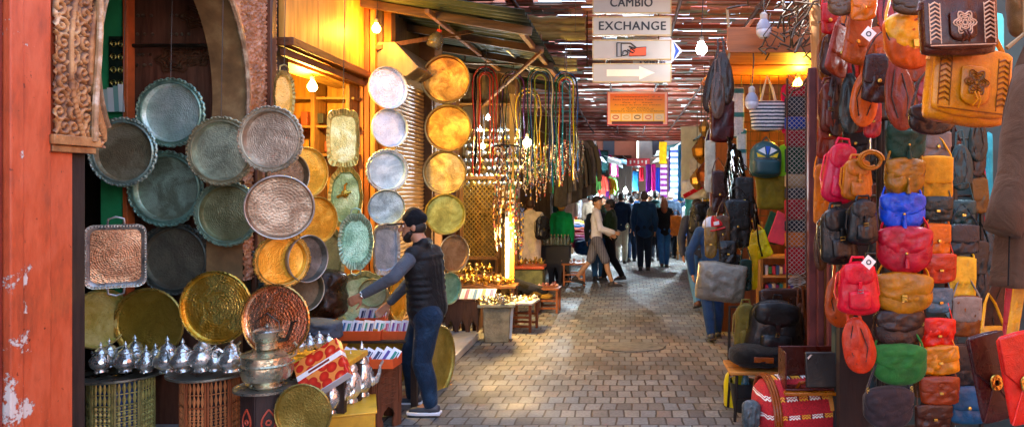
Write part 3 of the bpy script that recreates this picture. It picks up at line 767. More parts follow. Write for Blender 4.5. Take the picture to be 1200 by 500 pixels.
# ---- lamps ----------------------------------------------------------------
def point(parent, loc, col, watts, size=0.04):
    l = bpy.data.lights.new('lamp_light', 'POINT'); l.color = C(col); l.energy = watts; l.shadow_soft_size = size
    o = bpy.data.objects.new('lamp_light', l); COL.objects.link(o); o.location = loc; o.parent = parent; return o
def bulb(label, px, py, Y, r, col, strength, watts, cord=0.6, fwd=0.0, lit=True, shade=False, name='hanging_bulb', cat='lamp', group='light bulbs'):
    q = P(px, py, Y); t = thing(name, label, cat, q, group=group)
    g = MB(); rr_ = r*Y/F
    g.lathe([(0.0001, -rr_), (rr_*.6, -rr_*.85), (rr_*.95, -rr_*.35), (rr_, 0.1*rr_), (rr_*.8, rr_*.65), (rr_*.45, rr_*1.15), (rr_*.4, rr_*1.5)], n=16)
    g.build('glass', emit(col, strength) if lit else surf(C('#d4d6e2'), 0.15, 0, 'plain', 5, 0.1, 0.0, 0.8), t)
    g = MB(); g.lathe([(rr_*.42, rr_*1.35), (rr_*.5, rr_*1.6), (rr_*.5, rr_*2.2), (rr_*.2, rr_*2.5), (0.0001, rr_*2.5)], n=12); g.build('socket', flat('#b8b4ae' if not lit else '#55504a'), t)
    g = MB(); g.tube([(0, 0, rr_*2.4), (0.02, 0, rr_*2.4+cord*.5), (0, 0, rr_*2.4+cord)], 0.006, 5); g.build('cord', flat('#2a2624'), t)
    if shade:
        g = MB(); g.lathe([(rr_*1.02, rr_*.2), (rr_*.9, rr_*.85), (rr_*.5, rr_*1.5), (rr_*.4, rr_*1.6)], n=16); g.build('cap', flat('#8d90a0'), t)
    if watts: point(t, (0, -rr_*1.8-fwd, -rr_*1.2), col, watts, max(rr_, 0.03))
    return t
bulb('glowing yellow bulb on the ochre wall above the silver trays', 441, 34, 7.7, 5, '#ffb03a', 16, 7, 0.5, name='wall_bulb')
bulb('glowing yellow bulb hanging in the brass shop opening', 366, 102, 6.9, 5.5, '#ffcf5a', 18, 27, 0.5)
bulb('bright white bulb hanging beside the blue arrow sign', 822, 58, 8.6, 6.5, '#f2f6ff', 12, 1.5, 0.9)
bulb('unlit frosted glass bulb hanging before the orange canopy', 895, 37, 6.6, 9, '#ffffff', 0, 0, 1.1, lit=False, shade=True)
bulb('unlit frosted glass bulb hanging beside the striped tote bag', 881, 121, 6.9, 8, '#ffffff', 0, 0, 0.5, lit=False, shade=True)
bulb('small amber lantern glowing under the orange canopy', 935, 100, 8.2, 6, '#ffc23a', 10, 14, 0.25)
bulb('warm lamp glowing among the looped belts', 618, 168, 11.3, 5, '#ffd27a', 14, 13, 0.7)
for i, (px, py, Y, w) in enumerate(((562, 152, 10.8, 7), (572, 138, 11.0, 0), (566, 172, 10.9, 0), (700, 232, 24, 90), (733, 224, 30, 90), (693, 206, 20, 90), (812, 172, 17, 0), (806, 196, 19, 90), (762, 226, 34, 60))):
    lab = ['cool white bulb lowest but one behind the red and black belts', 'cool white bulb highest behind the red and black belts', 'cool white bulb lowest behind the red and black belts', 'cool white bulb over the blue shops left of the far walkers', 'tiny white bulb over the head of the farthest walkers', 'cool white bulb beside the hanging grey coats', 'white bulb at the top of the far cream curtain', 'white bulb right of the yellow scarf banner', 'tiny white bulb beneath the purple scarves'][i]
    bulb(lab, px, py, Y, 2.6, '#dff2ff', 20, w, 0.4)
# vertical fluorescent tube on the left stall
t = thing('strip_light', 'upright glowing warm white strip light on the lattice stall post', 'lamp', P(594, 290, 9.9))
g = MB(); g.tube([(0, 0, -35*9.9/F), (0, 0, 35*9.9/F)], 0.015, 10); g.build('tube', emit('#ffe2a0', 2.4), t)
g = MB(); g.box((0, 0.04, 0), (0.06, 0.03, 72*9.9/F)); g.build('batten', flat('#b8a070'), t)
point(t, (0.15, -0.25, 0), '#ffcf80', 24, 0.1)
# plastic bottle hung as a wasp trap
t = thing('hanging_bottle', 'clear plastic bottle of amber liquid with red cap above the woven brass tray', 'bottle', P(511, 47, 8.4))
r_ = 9*8.4/F
def glassmat(h, tr=0.9, rough=0.05):
    key = ('glass', h, tr)
    if key not in _M:
        m, nt, b = _base('clear_plastic'); b.inputs['Base Color'].default_value = (*C(h), 1); b.inputs['Roughness'].default_value = rough; b.inputs['Transmission Weight'].default_value = tr; b.inputs['IOR'].default_value = 1.3; _M[key] = m
    return _M[key]
M15 = Euler((0, rad(20), 0)).to_matrix()
g = MB(); g.lathe([(0.0001, -r_*1.1), (r_*.8, -r_*1.1), (r_, -r_*.8), (r_, r_*.2), (r_*.7, r_*.7), (r_*.25, r_*1.0), (r_*.25, r_*1.2)], n=16, M=M15); g.build('shell', glassmat('#e8ece8'), t)
g = MB(); g.lathe([(0.0001, -r_*1.05), (r_*.78, -r_*1.05), (r_*.96, -r_*.78), (r_*.96, -r_*.35), (0.0001, -r_*.35)], n=16, M=M15); g.build('liquid', glassmat('#e08a2a', 0.6), t)
g = MB(); g.lathe([(r_*.3, r_*1.1), (r_*.3, r_*1.4), (0.0001, r_*1.42)], n=12, M=M15); g.build('cap', flat('#c92a2a'), t)
g = MB(); g.tube([(0.04, 0, r_*1.3), (0.02, 0, 0.9)], 0.004, 4); g.build('string', flat('#c8c2b4'), t)
# ================================================================== BRASS SHOP
PEW = ('#a0b0a2', '#d2e2d6'); BRZ = ('#6b5c4a', '#9c8a70')
def tray(label, px, py, w, h, Y, style='scallop', face=('#8fa79c', '#bcd6cc'), rim='#a3b5a4', roll=0.0, yaw=0.0, pitch=0.0, met=0.6, rings=14.0, rough=0.4, cat='tray', group='round metal trays on display', name=None, hang=True):
    """a dished round tray that faces -Y; w<h turns it about its upright axis"""
    r = max(w, h)/2*Y/F
    if yaw == 0.0 and w < h*0.97: yaw = math.acos(max(0.15, w/h))
    q = P(px, py, Y)
    t = thing(name or 'hammered_tray', label, cat, q, (pitch, roll, yaw), group)
    M = Matrix.Rotation(PI/2, 3, 'X')   # lathe z axis -> -Y
    fm = engraved(face[0], face[1], rough, met, rings)
    rm = surf(C(rim), rough, met, 'hammered', 12, 0.4, 0.35)
    if style in ('scallop', 'plain', 'deep', 'small'):
        lip = {'scallop': 0.15, 'plain': 0.06, 'deep': 0.05, 'small': 0.08}[style]; d = {'scallop': 0.035, 'plain': 0.02, 'deep': 0.05, 'small': 0.03}[style]
        ri = r*(1-lip)
        g = MB(); g.lathe([(0.0005, -d), (ri*.3, -d*1.02), (ri*.7, -d), (ri*.95, -d*.95), (ri*.99, -d*.5), (ri, 0.0)], n=64, M=M); g.build('dish', fm, t)
        def rs(a, rr_):
            if style != 'scallop' or rr_ < r*0.93: 
                return rr_*(1+(0.006*math.sin(40*a) if style == 'plain' and rr_ > r*.97 else 0))
            return rr_*(1+0.03*abs(math.sin(9*a+.3))+0.014*math.sin(36*a))
        g = MB()
        g.lathe([(ri, -0.004), (ri*1.004, 0.008), (ri*1.03, 0.010), (ri+(r-ri)*.4, 0.002), (ri+(r-ri)*.7, 0.004), (r*.975, 0.012), (r, 0.006), (r, -0.003), (ri+(r-ri)*.5, -0.008), (ri, -0.012)], n=144, M=M, scal=rs)
        if style == 'scallop':
            for k in range(54):
                a = 2*PI*k/54; e = r*(1+0.012*math.sin(9*a))
                g.sphere((e*.975*math.cos(a), -0.012, e*.975*math.sin(a)), (r*.035, 0.012, r*.035), 6)
        g.build('rim', rm, t)
    elif style == 'square':
        W = w*Y/F; H = h*Y/F
        def rr_poly(a, b_, n=8):
            pts = []; c = min(a, b_)*.16
            for sx, sz, a0 in ((1, 1, 0), (-1, 1, 90), (-1, -1, 180), (1, -1, 270)):
                for k in range(n+1):
                    an = rad(a0+90*k/n); pts.append((sx*(a/2-c)+c*math.cos(an), sz*(b_/2-c)+c*math.sin(an)))
            return pts
        g = MB(); g.prism(rr_poly(W*.82, H*.84), 0.006, lambda v: v+Vector((0, 0.02, 0))); g.build('dish', fm, t)
        g = MB(); rings_ = [(1.0, 0.004), (1.0, -0.006), (.93, -0.004), (.88, 0.004), (.83, 0.018)]
        polys = [rr_poly(W*a, H*a) for a, _ in rings_]; n = len(polys[0]); vs = []
        for pl, (_, y) in zip(polys, rings_): vs += [Vector((x, y, z)) for x, z in pl]
        g.add(vs, [(i*n+j, i*n+(j+1) % n, (i+1)*n+(j+1) % n, (i+1)*n+j) for i in range(len(polys)-1) for j in range(n)])
        pl = rr_poly(W*.95, H*.95, 4)
        for k in range(len(pl)):
            a = Vector((pl[k][0], 0, pl[k][1])); b_ = Vector((pl[(k+1) % len(pl)][0], 0, pl[(k+1) % len(pl)][1])); m_ = max(1, int((b_-a).length/0.018))
            for s_ in range(m_): c_ = a.lerp(b_, s_/m_); g.sphere((c_.x, -0.01, c_.z), 0.009, 6)
        g.build('rim', rm, t)
        for sz in (1, -1):
            g = MB(); g.tube([(-.05, 0, sz*H/2), (-.045, 0, sz*(H/2+.04)), (0, 0, sz*(H/2+.055)), (.045, 0, sz*(H/2+.04)), (.05, 0, sz*H/2)], 0.008, 6); g.build('handle', rm, t)
    else:   # wavy oblong / octagonal, h tall and w wide
        W = w/2*Y/F; H = h/2*Y/F
        k = 8 if style == 'octagon' else 10
        def rim_pt(a, s):
            e = 1+0.05*abs(math.cos(a*k/2))-0.02
            if style == 'octagon': ww = 4.0
            else: ww = 2.3
            c_, s_ = math.cos(a), math.sin(a)
            rr2 = (abs(c_)**ww+abs(s_)**ww)**(-1/ww)
            return (W*rr2*c_*e*s, H*rr2*s_*e*s)
        lv = [(0.0, .02), (.4, .021), (.76, .02), (.82, 0.0), (.9, -.004), (.985, -.012), (1.0, -.004), (1.0, .006)]
        n = 96
        for nm, sub, mt in (('dish', lv[:4], fm), ('rim', lv[3:], rm)):
            vs = []
            for s, y in sub:
                for j in range(n):
                    a = 2*PI*j/n; x, z = rim_pt(a, max(s, 0.002)); yy = y + (0.004*math.sin(a*36) if s > .8 else 0); vs.append(Vector((x, yy, z)))
            g = MB(); g.add(vs, [(i*n+j, i*n+(j+1) % n, (i+1)*n+(j+1) % n, (i+1)*n+j) for i in range(len(sub)-1) for j in range(n)]); g.build(nm, mt, t)
        if style == 'handled' or style == 'fluted':
            for sz in (1, -1):
                g = MB(); g.tube([(-.04, 0, sz*H*.97), (-.035, 0, sz*(H+.03)), (0, 0, sz*(H+.045)), (.035, 0, sz*(H+.03)), (.04, 0, sz*H*.97)], 0.007, 6); g.build('handle', rm, t)
        if style == 'fluted':
            g = MB()
            for j in range(44):
                a = 2*PI*j/44; x, z = rim_pt(a, .74); x2, z2 = rim_pt(a+.06, .95); g.tube([(x, .012, z), ((x+x2)/2, -.008, (z+z2)/2), (x2, -.012, z2)], 0.006, 5)
            g.build('fluting', rm, t)
    return t

G1 = 'pewter and bronze trays hanging in the arch'
T = tray
T('pewter tray with beaded rim cut off by the orange pier, left of the cluster', 144, 178, 80, 80, 5.30, 'scallop', ('#857a5e', '#b0a88a'), '#a9bfb2', group=G1)
T('pale turquoise tray with foliate rim, highest of the pewter cluster', 200, 132, 80, 80, 5.35, 'scallop', ('#aec2b6', '#e2efe6'), '#8fae9b', met=.7, group=G1, roll=.3)
T('large verdigris tray lying behind the two topmost pewter trays', 194, 221, 88, 88, 5.50, 'scallop', ('#75806c', '#acc4b0'), '#84a898', group=G1, roll=.8)
T('olive pewter tray with foliate rim against the worn brown arch jamb', 259, 177, 78, 80, 5.18, 'scallop', ('#7f826d', '#b7bb9f'), '#9d9474', group=G1, roll=1.2)
T('pinkish pewter tray with foliate rim below the tall gold oval', 317, 163, 75, 77, 5.0, 'scallop', ('#94836f', '#c0b29c'), '#b0a68e', group=G1, roll=.5)
T('dark olive tray with foliate rim in the middle of the cluster', 266, 250, 76, 76, 5.32, 'scallop', ('#6a6a4a', '#868a68'), '#7f947f', group=G1, roll=2)
T('deep violet brown pewter tray with smooth thin rim, tilted', 328, 243, 70, 76, 4.92, 'deep', ('#846e58', '#b8a68e'), '#b5aea4', group=G1, rings=9, pitch=.08)
T('charcoal tray with wavy edge under the large verdigris one', 204, 303, 84, 84, 5.55, 'scallop', ('#5f584a', '#7a7462'), '#5f6259', group=G1, roll=1, rings=20)
T('black bronze tray with foliate rim half hidden above the brass ones', 277, 322, 68, 66, 5.60, 'scallop', ('#554e42', '#6a6658'), '#55605a', group=G1, roll=.2)
T('square copper tray with silver rim and two loop handles', 136, 300, 60, 74, 5.15, 'square', ('#96684a', '#c79a76'), '#b3aea6', group='square handled tray', name='square_tray', rough=.3)
G2 = 'large brass trays standing behind the teapots'
T('big bright gold tray with milled rim reflecting green', 253, 360, 86, 84, 4.98, 'plain', ('#b48a2c', '#e6cf6a'), '#d2ab4a', group=G2, roll=.6, rough=.27, met=.9, rings=10)
T('big shiny copper tray with gold rim behind the kettle', 323, 375, 85, 78, 4.9, 'plain', ('#c07a4c', '#f0bf98'), '#c99a55', group=G2, roll=2.0, rough=.2, met=.9, rings=8, pitch=.1)
T('dull bronze gold tray behind the teapots on the blue lattice stool', 174, 379, 84, 78, 5.42, 'plain', ('#8a6d24', '#a8893a'), '#b99c4c', group=G2, rough=.3, rings=12)
T('pale green gold tray seen nearly edge on beside the orange pier', 117, 373, 26, 70, 5.3, 'plain', ('#a5a050', '#c8cc8a'), '#c0b06a', group=G2)
T('dull brass tray leaning on the ground before the kettle stool', 355, 483, 68, 66, 4.75, 'plain', ('#7d6c2c', '#948440'), '#9c8a48', group=G2, roll=.3, rough=.3, rings=22)
G3 = 'yellow brass trays hung at the shop opening'
T('yellow scalloped brass tray turned sideways under the violet one', 331, 305, 44, 64, 5.1, 'scallop', ('#c9922a', '#e8bf5a'), '#cba14a', yaw=.8, roll=.15, group=G3)
T('dark silver tray turned away beside the scalloped yellow tray', 361, 303, 26, 56, 5.25, 'deep', ('#5d5a52', '#8c8a84'), '#a8a49a', group=G3)
T('tall gold oval tray high beside the carved arch', 333, 112, 27, 58, 5.6, 'handled', ('#c3a050', '#dcc27a'), '#a88a4a', group=G3)
T('narrow gold tray glowing beneath the brass shop bulb', 359, 202, 30, 60, 6.0, 'plain', ('#d29f2e', '#f0cc60'), '#dcae4c', group=G3)
T('gold crescent of a tray behind the pinkish pewter rim', 371, 258, 30, 56, 5.9, 'plain', ('#c38a24', '#e8bc4c'), '#c79a3a', group=G3, roll=.2)
T('thin dark silver tray edge hanging under the dark silver tray', 338, 205, 30, 54, 5.5, 'deep', ('#6a5c48', '#8f826a'), '#b8a888', group=G3)
T('clear rimmed pewter tray low beside the brown leather sack', 358, 340, 26, 50, 5.4, 'deep', ('#57503f', '#7c7460'), '#a59c88', group=G3)
G4 = 'oblong wavy trays hung on the brass shop post'
T('hammered pale gold oblong tray with cut corners, high on the post', 402, 162, 36, 68, 6.3, 'octagon', ('#c8b46a', '#e4dca6'), '#cbb25c', group=G4, name='oblong_tray', yaw=.25)
o = T('wavy green gold oblong tray with a brass tap on its face', 405, 231, 38, 72, 6.2, 'wavy', ('#93a468', '#c1cf9c'), '#c2a54a', group=G4, name='oblong_tray', yaw=.2)
g = MB(); g.sphere((0, -.03, .03), (.035, .03, .035), 10); g.tube([(-.06, -.04, .0), (0, -.06, .03), (.05, -.04, .045)], .014, 7); g.tube([(0, -.03, .06), (0, -.03, .1), (.02, -.03, .12)], .01, 6); g.build('tap', metal('#d2a640', .2), o)
T('green oval tray with fluted border and a ring handle', 417, 283, 39, 66, 6.05, 'fluted', ('#7fae90', '#b4dcc4'), '#a6bfa0', group=G4, name='oblong_tray', yaw=.2)
T('broad olive oblong tray behind the fluted green one', 383, 302, 46, 74, 6.45, 'wavy', ('#8a9060', '#a7ab7c'), '#9b9a68', group=G4, name='oblong_tray')
G5 = 'silver trays in a column on the shutter'
T('bright mirror like silver tray, top of the silver column', 455, 103, 34, 50, 7.45, 'deep', ('#d6d6dc', '#f2f2f6'), '#c8beb0', group=G5, rings=6, rough=.25)
T('silver tray with engraved face, second down the silver column', 457, 150, 33, 46, 7.45, 'deep', ('#b3bcc4', '#dbe2e6'), '#b9b0a0', group=G5)
T('silver tray with fluted border, third down the silver column', 454, 200, 39, 50, 7.4, 'scallop', ('#9fb6bc', '#cfe0e2'), '#c2c8c4', group=G5)
T('speckled steel tray with thin rim above the cap of the vest man', 453, 243, 40, 42, 7.3, 'deep', ('#7a8a8c', '#b3c6c8'), '#aeb4ae', group=G5)
T('long grey silver tray with cut corners behind the man\'s arm', 453, 292, 36, 60, 7.2, 'octagon', ('#8795a0', '#b3c0c8'), '#a8a090', group=G5)
G6 = 'round brass trays in a column on the stone pier'
T('golden tray with woven engraving, top of the brass column', 522, 93, 57, 58, 8.5, 'small', ('#7d5722', '#b08440'), '#8a7040', group=G6, rings=20, met=.7)
T('golden tray second down the brass column', 525, 150, 56, 54, 8.48, 'small', ('#845c20', '#b88a3a'), '#8a7040', group=G6, rings=24, met=.7)
T('dull brown brass tray third down the brass column', 521, 202, 52, 52, 8.5, 'small', ('#8b7444', '#b09a68'), '#9a8458', group=G6, rings=24, met=.7)
T('greenish brass tray just right of the man\'s cap', 522, 251, 44, 48, 8.45, 'small', ('#8a8438', '#b8b45c'), '#b89c40', group=G6, rings=18)
T('bronze tray with pale rim behind the man\'s shoulder', 532, 297, 28, 44, 8.5, 'small', ('#8a6a48', '#a98b68'), '#a8977c', group=G6)
T('small pale green tray at the man\'s back', 526, 338, 22, 38, 8.4, 'small', ('#77a084', '#a6cbb0'), '#9fb39a', group=G6)
G7 = 'trays leaning low behind the postcard boxes'
T('large pale green wavy tray leaning behind the man\'s hand', 424, 352, 62, 68, 6.75, 'wavy', ('#8d9a70', '#bcc79c'), '#a9a874', group=G7, name='oblong_tray', roll=-.2)
T('small round green tray resting on the large wavy one', 437, 343, 34, 34, 6.68, 'small', ('#9aa67c', '#c2cca6'), '#b3ab7c', group=G7)
T('yellow gold oval tray half hidden behind the man\'s vest', 467, 350, 26, 52, 6.95, 'wavy', ('#d69a24', '#f2c250'), '#d6a640', group=G7, name='oblong_tray')
T('big brass tray standing behind the front postcard box', 440, 424, 78, 70, 6.35, 'plain', ('#a07c28', '#c4a044'), '#b8943c', group=G7, rings=10)
T('tall dull brass tray edge leaning beside the jeans of the man', 512, 424, 22, 86, 6.75, 'plain', ('#8a7a30', '#a8964a'), '#b09a4e', group=G7, rings=12)

# cords that carry the hung trays
for i, (px, py, Y) in enumerate(((144, 140, 5.36), (200, 94, 5.4), (259, 140, 5.25), (317, 127, 5.06), (333, 84, 5.62), (402, 130, 6.33), (366, 96, 6.95))):
    q = P(px, py, Y); g = MB(); g.tube([q, q+Vector((0.01, 0.02, 1.2))], 0.003, 4); o = g.build('hanging_wire', flat('#2a221a')); tag(o, f'{ordl(i, 7)} thin dark wire a tray or bulb of the brass shop hangs from', 'wire', 'thin hanging wires')
q = P(318, 75, 5.55); 
g = MB()
for zz in (2.3, 3.0): g.tube([(-4.85, 5.62, zz), (-2.95, 5.62, zz)], 0.015, 6)
o = g.build('hanging_rail', metal('#4a4034', .5)); tag(o, 'iron rails crossing behind the pewter trays', 'rail')

# ---- teapots ---------------------------------------------------------------
MSIL = metal('#e6e2da', 0.24, 'hammered', 0.85, .8); MSIL2 = metal('#d9b56a', .2, 'hammered', .95, .35)
def teapot(label, loc, h, yaw, mat=None, group='silver teapots'):
    mat = mat or MSIL
    t = thing('teapot', label, 'teapot', loc, (0, 0, yaw), group); s = h/0.2
    sc_ = lambda pr: [(r*s, z*s) for r, z in pr]
    g = MB(); g.lathe(sc_([(0.0001, .012), (.035, .0), (.04, .005), (.034, .018), (.055, .035), (.068, .06), (.064, .085), (.045, .108), (.038, .118), (.043, .124)]), n=24, scal=lambda a, r: r*(1+.03*math.sin(8*a)) if r > .045*s else r); g.build('body', mat, t)
    for k in range(3):
        a = 2*PI*k/3; g = MB(); g.sphere((.034*s*math.cos(a), .034*s*math.sin(a), .006*s), .01*s, 6); g.build('foot', mat, t)
    g = MB(); g.lathe(sc_([(.043, .124), (.038, .137), (.02, .153), (.009, .162), (.007, .167), (.013, .174), (.009, .184), (.004, .19), (.0001, .2)]), n=18); g.build('lid', mat, t)
    g = MB(); g.tube([(x*s, 0, z*s) for x, z in ((.055, .05), (.085, .06), (.1, .085), (.105, .11), (.122, .128))], [r*s for r in (.017, .014, .01, .008, .006)], 8); g.build('spout', mat, t)
    g = MB(); g.tube([(x*s, 0, z*s) for x, z in ((-.04, .112), (-.065, .13), (-.095, .12), (-.1, .09), (-.085, .06), (-.06, .052))], .0065*s, 7); g.build('handle', mat, t)
    return t
def pots(spots, where, grp, Y, hpx):
    n = len(spots)
    global POT
    for i, (px, py, k, yw) in enumerate(spots):
        yy = Y+R.uniform(-.02, .02)+(0.16 if i % 2 and n > 4 else 0)
        q = P(px, py, yy); q.z = P(px, where[1], Y).z
        h = hpx*k*Y/F*1.06
        lab = f'{ordl(i, n)} silver teapot {where[0]}'
        if POT is None: POT = teapot(lab, q, 0.2, yw, group=grp); POT.scale = (h/.2,)*3
        else: dup(POT, lab, q, (0, 0, yw), h/.2, grp)
POT = None

def screen_panel(par, w, h, th, M, mat, mat2, cols=5, rows=7, arch=True):
    """one carved side of a stool: frame, turned spindle lattice, foot arch; M maps local (x along side, y out, z up)"""
    g = MB()
    def bx(x, z, a, b_): g.box(M @ Vector((x, 0, z)), (a, th, b_), M.to_3x3())
    fw = w*.1; top = h*.90; bot = h*.16
    bx(-w/2+fw/2, h/2, fw, h); bx(w/2-fw/2, h/2, fw, h); bx(0, h-fw/2, w-2*fw, fw); bx(0, bot+fw/2, w-2*fw, fw); bx(0, h*.66, w-2*fw, fw*.6)
    p = g.build('side_panel', mat, par, bevel=.002)
    g = MB()
    iw = w-2*fw
    for zone, n_r in (((bot+fw, h*.66), rows), ((h*.66, h-fw), max(2, rows//3))):
        z0_, z1_ = zone
        for c in range(cols):
            x = -iw/2+iw*(c+.5)/cols; pts = []; rs = []
            m_ = n_r*2
            for k in range(m_+1):
                pts.append(M @ Vector((x, 0, z0_+(z1_-z0_)*k/m_))); rs.append(iw/cols*(.44 if k % 2 else .12))
            g.tube(pts, rs, 6)
        for k in range(1, n_r):
            g.bar(M @ Vector((-iw/2, 0, z0_+(z1_-z0_)*k/n_r)), M @ Vector((iw/2, 0, z0_+(z1_-z0_)*k/n_r)), iw/cols*.2)
    g.build('lattice', mat2, p)
    return p
def lattice_stool(label, px, py, Y, wpx, nside, mat, mat2, topmat, inner, h=None, group='carved stools under the goods', topk=1.25, cols=4, rows=6):
    top = P(px, py, Y); h = h or top.z; r = wpx/2*Y/F
    t = thing('lattice_stool', label, 'stool', (top.x, Y, 0), (0, 0, PI/nside), group)
    for k in range(nside):
        a0 = 2*PI*k/nside; a1 = 2*PI*(k+1)/nside; am = (a0+a1)/2; ap = r*math.cos(PI/nside); w = 2*r*math.sin(PI/nside)*.995
        M = Matrix.Translation((ap*math.cos(am), ap*math.sin(am), 0)) @ Matrix.Rotation(am+PI/2, 4, 'Z')
        screen_panel(t, w, h, .018, M, mat, mat2, cols, rows)
    g = MB(); g.lathe([(r*.88, .02), (r*.88, h-.02)], n=nside); g.build('lining', inner, t, smooth=False)
    g = MB(); g.lathe([(0.0001, h+.02), (r*topk*.95, h+.02), (r*topk, h+.026), (r*topk, h+.012), (r*topk*.9, h), (0.0001, h)], n=48); g.build('tray_top', topmat, t)
    return t
MTOP = metal('#8c8a7c', .3, 'metal', .7)
lattice_stool('octagonal stool with gold and blue spindle lattice beside the orange pier', 142, 439, 5.35, 66, 8, surf(C('#9a8c4e'), .5, 0, 'plain', 20, .6, .6), surf(C('#c2b268'), .4, .3, 'plain', 20, .4, .5), MTOP, surf(C('#1c3f74'), .5), topk=1.5)
lattice_stool('octagonal red brown stool with turned lattice between two tray tables', 247, 438, 5.2, 62, 8, wood('#a4562e', rough=.45), wood('#c87a48', rough=.45), MTOP, surf(C('#2b130c'), .6), topk=1.48)
pots([(118, 412, 1.0, 2.6), (128, 416, .98, .4), (147, 418, 1.02, 3.3), (158, 408, 1.1, .3), (171, 416, .9, 2.8), (182, 414, .8, .5), (196, 408, 1.2, 2.2)], ('on the blue lattice stool beside the pier', 436), 'teapots on the blue lattice stool', 5.2, 34)
pots([(214, 420, 1.1, 2.9), (237, 416, 1.25, 3.0), (252, 424, .9, .3), (271, 418, 1.15, .2)], ('on the red brown lattice stool', 435), 'teapots on the red brown stool', 5.05, 34)

# painted hexagonal stool with kettle and basin
q = P(313, 456, 4.9)
t = thing('painted_stool', 'dark stool painted with a red flower carrying the basin and kettle', 'stool', (q.x, 4.9, 0), (0, 0, PI/6))
r_ = 27*4.9/F; hh = q.z
for k in range(6):
    am = 2*PI*(k+.5)/6; ap = r_*.86; w = r_
    M = Matrix.Translation((ap*math.cos(am), ap*math.sin(am), 0)) @ Matrix.Rotation(am+PI/2, 4, 'Z')
    g = MB(); g.box(M @ Vector((0, 0, hh/2)), (w, .015, hh), M.to_3x3()); p = g.build('side_panel', wood('#33231f', rough=.5), t, bevel=.003)
    g = MB()
    for j in range(2):
        zc = hh*(.66-.4*j)
        for s_ in (-1, 1): g.tube([M @ Vector((s_*w*.28*math.sin(PI*a/8), -.011, zc+hh*.16*(a/4-1))) for a in range(9)], .006, 5)
        g.tube([M @ Vector((w*.1*math.cos(a), -.011, zc+w*.1*math.sin(a))) for a in [2*PI*i/8 for i in range(8)]], .007, 5, closed=True)
    g.build('flower', surf(C('#b8472c'), .5), p)
g = MB(); g.lathe([(0.0001, hh+.02), (r_*1.28, hh+.02), (r_*1.34, hh+.028), (r_*1.34, hh+.012), (0.0001, hh)], n=48); g.build('tray_top', MTOP, t)
t = thing('wash_basin', 'nickel wash basin with pierced collar under the kettle', 'basin', (q.x+.0, 4.9, hh+.02))
MB_ = metal('#c2bd9f', .26, 'hammered', .85, .5)
s_ = 29*4.9/F
g = MB(); g.lathe([(0.0001, .03), (s_*.6, .0), (s_*.66, .012), (s_*.58, .03), (s_*.9, .06), (s_*1.0, .11), (s_*.98, .15), (s_*1.03, .16), (s_*.97, .17), (s_*.95, .215), (s_*1.02, .225), (s_*.8, .235), (s_*.35, .25), (0.0001, .25)], n=40); g.build('bowl', MB_, t)
for sx in (-1, 1):
    g = MB(); g.tube([(sx*s_*.95, 0, .2), (sx*s_*1.15, 0, .22), (sx*s_*1.2, 0, .28), (sx*s_*1.08, 0, .3)], .009, 6); g.build('handle', MB_, t)
t = thing('kettle', 'dark spouted nickel water kettle with conical lid standing in the basin', 'kettle', (q.x-.0, 4.9, hh+.265)); t.scale = (.8, .8, .74)
g = MB(); e = 19*4.9/F; g.lathe([(e*.5, 0), (e*.8, .02), (e*.82, .08), (e*1.0, .1), (e*1.05, .16), (e*1.1, .175), (e*.9, .18)], n=28); g.build('body', MB_, t)
g = MB(); g.lathe([(e*1.0, .178), (e*.9, .19), (e*.4, .215), (e*.12, .225), (e*.14, .24), (0.0001, .25)], n=28); g.build('lid', metal('#c4c6bc', .25), t)
g = MB(); g.tube([(e*.9, 0, .09), (e*1.5, 0, .1), (e*1.7, 0, .16), (e*1.95, 0, .25), (e*2.3, 0, .27)], [.02, .018, .012, .01, .008], 8); g.build('spout', metal('#4a4038', .35), t)
g = MB(); g.tube([(-e*.8, 0, .1), (-e*1.0, 0, .25), (0, 0, .34), (e*.9, 0, .26), (e*1.0, 0, .15)], .006, 6); g.build('handle', metal('#4a4038', .35), t)

# small silver beakers glinting behind the kettle tray
for i in range(7):
    q = P(352+(i % 4)*11, 404-5*(i // 4)-2*(i % 4), 5.25+.12*(i//4)); t = thing('sugar_bowl', f'{ordl(i, 7)} small lidded silver bowl on the yellow board behind the boxes', 'bowl', (q.x, q.y, q.z-.05), group='small silver bowls on the yellow board')
    g = MB(); g.lathe([(0.0001, 0), (.02, 0), (.035, .02), (.036, .045), (.028, .055)], n=16); g.build('body', MSIL, t)
    g = MB(); g.lathe([(.03, .055), (.02, .07), (.006, .08), (.009, .09), (0.0001, .1)], n=14); g.build('lid', MSIL, t)
q = P(345, 428, 5.2)
g = MB(); g.box((0, 0, 0), (.62, .42, .04), (0, 0, 0)); o = g.build('yellow_board', surf(C('#d99f22'), .5, 0, 'wood', 5, .3, .3), bevel=.006, loc=P(370, 420, 5.3)); tag(o, 'mustard yellow board carrying small silver bowls behind the red berry box', 'board')
t = thing('trestle_stand', 'dark trestle legs under the mustard board', 'trestle', P(370, 424, 5.3)-Vector((0, 0, .38)))
for sx in (-.25, .25):
    for sy in (-.15, .15): g = MB(); g.box((sx, sy, 0), (.05, .05, .66)); g.build('leg', wood('#3a2a20'), t)

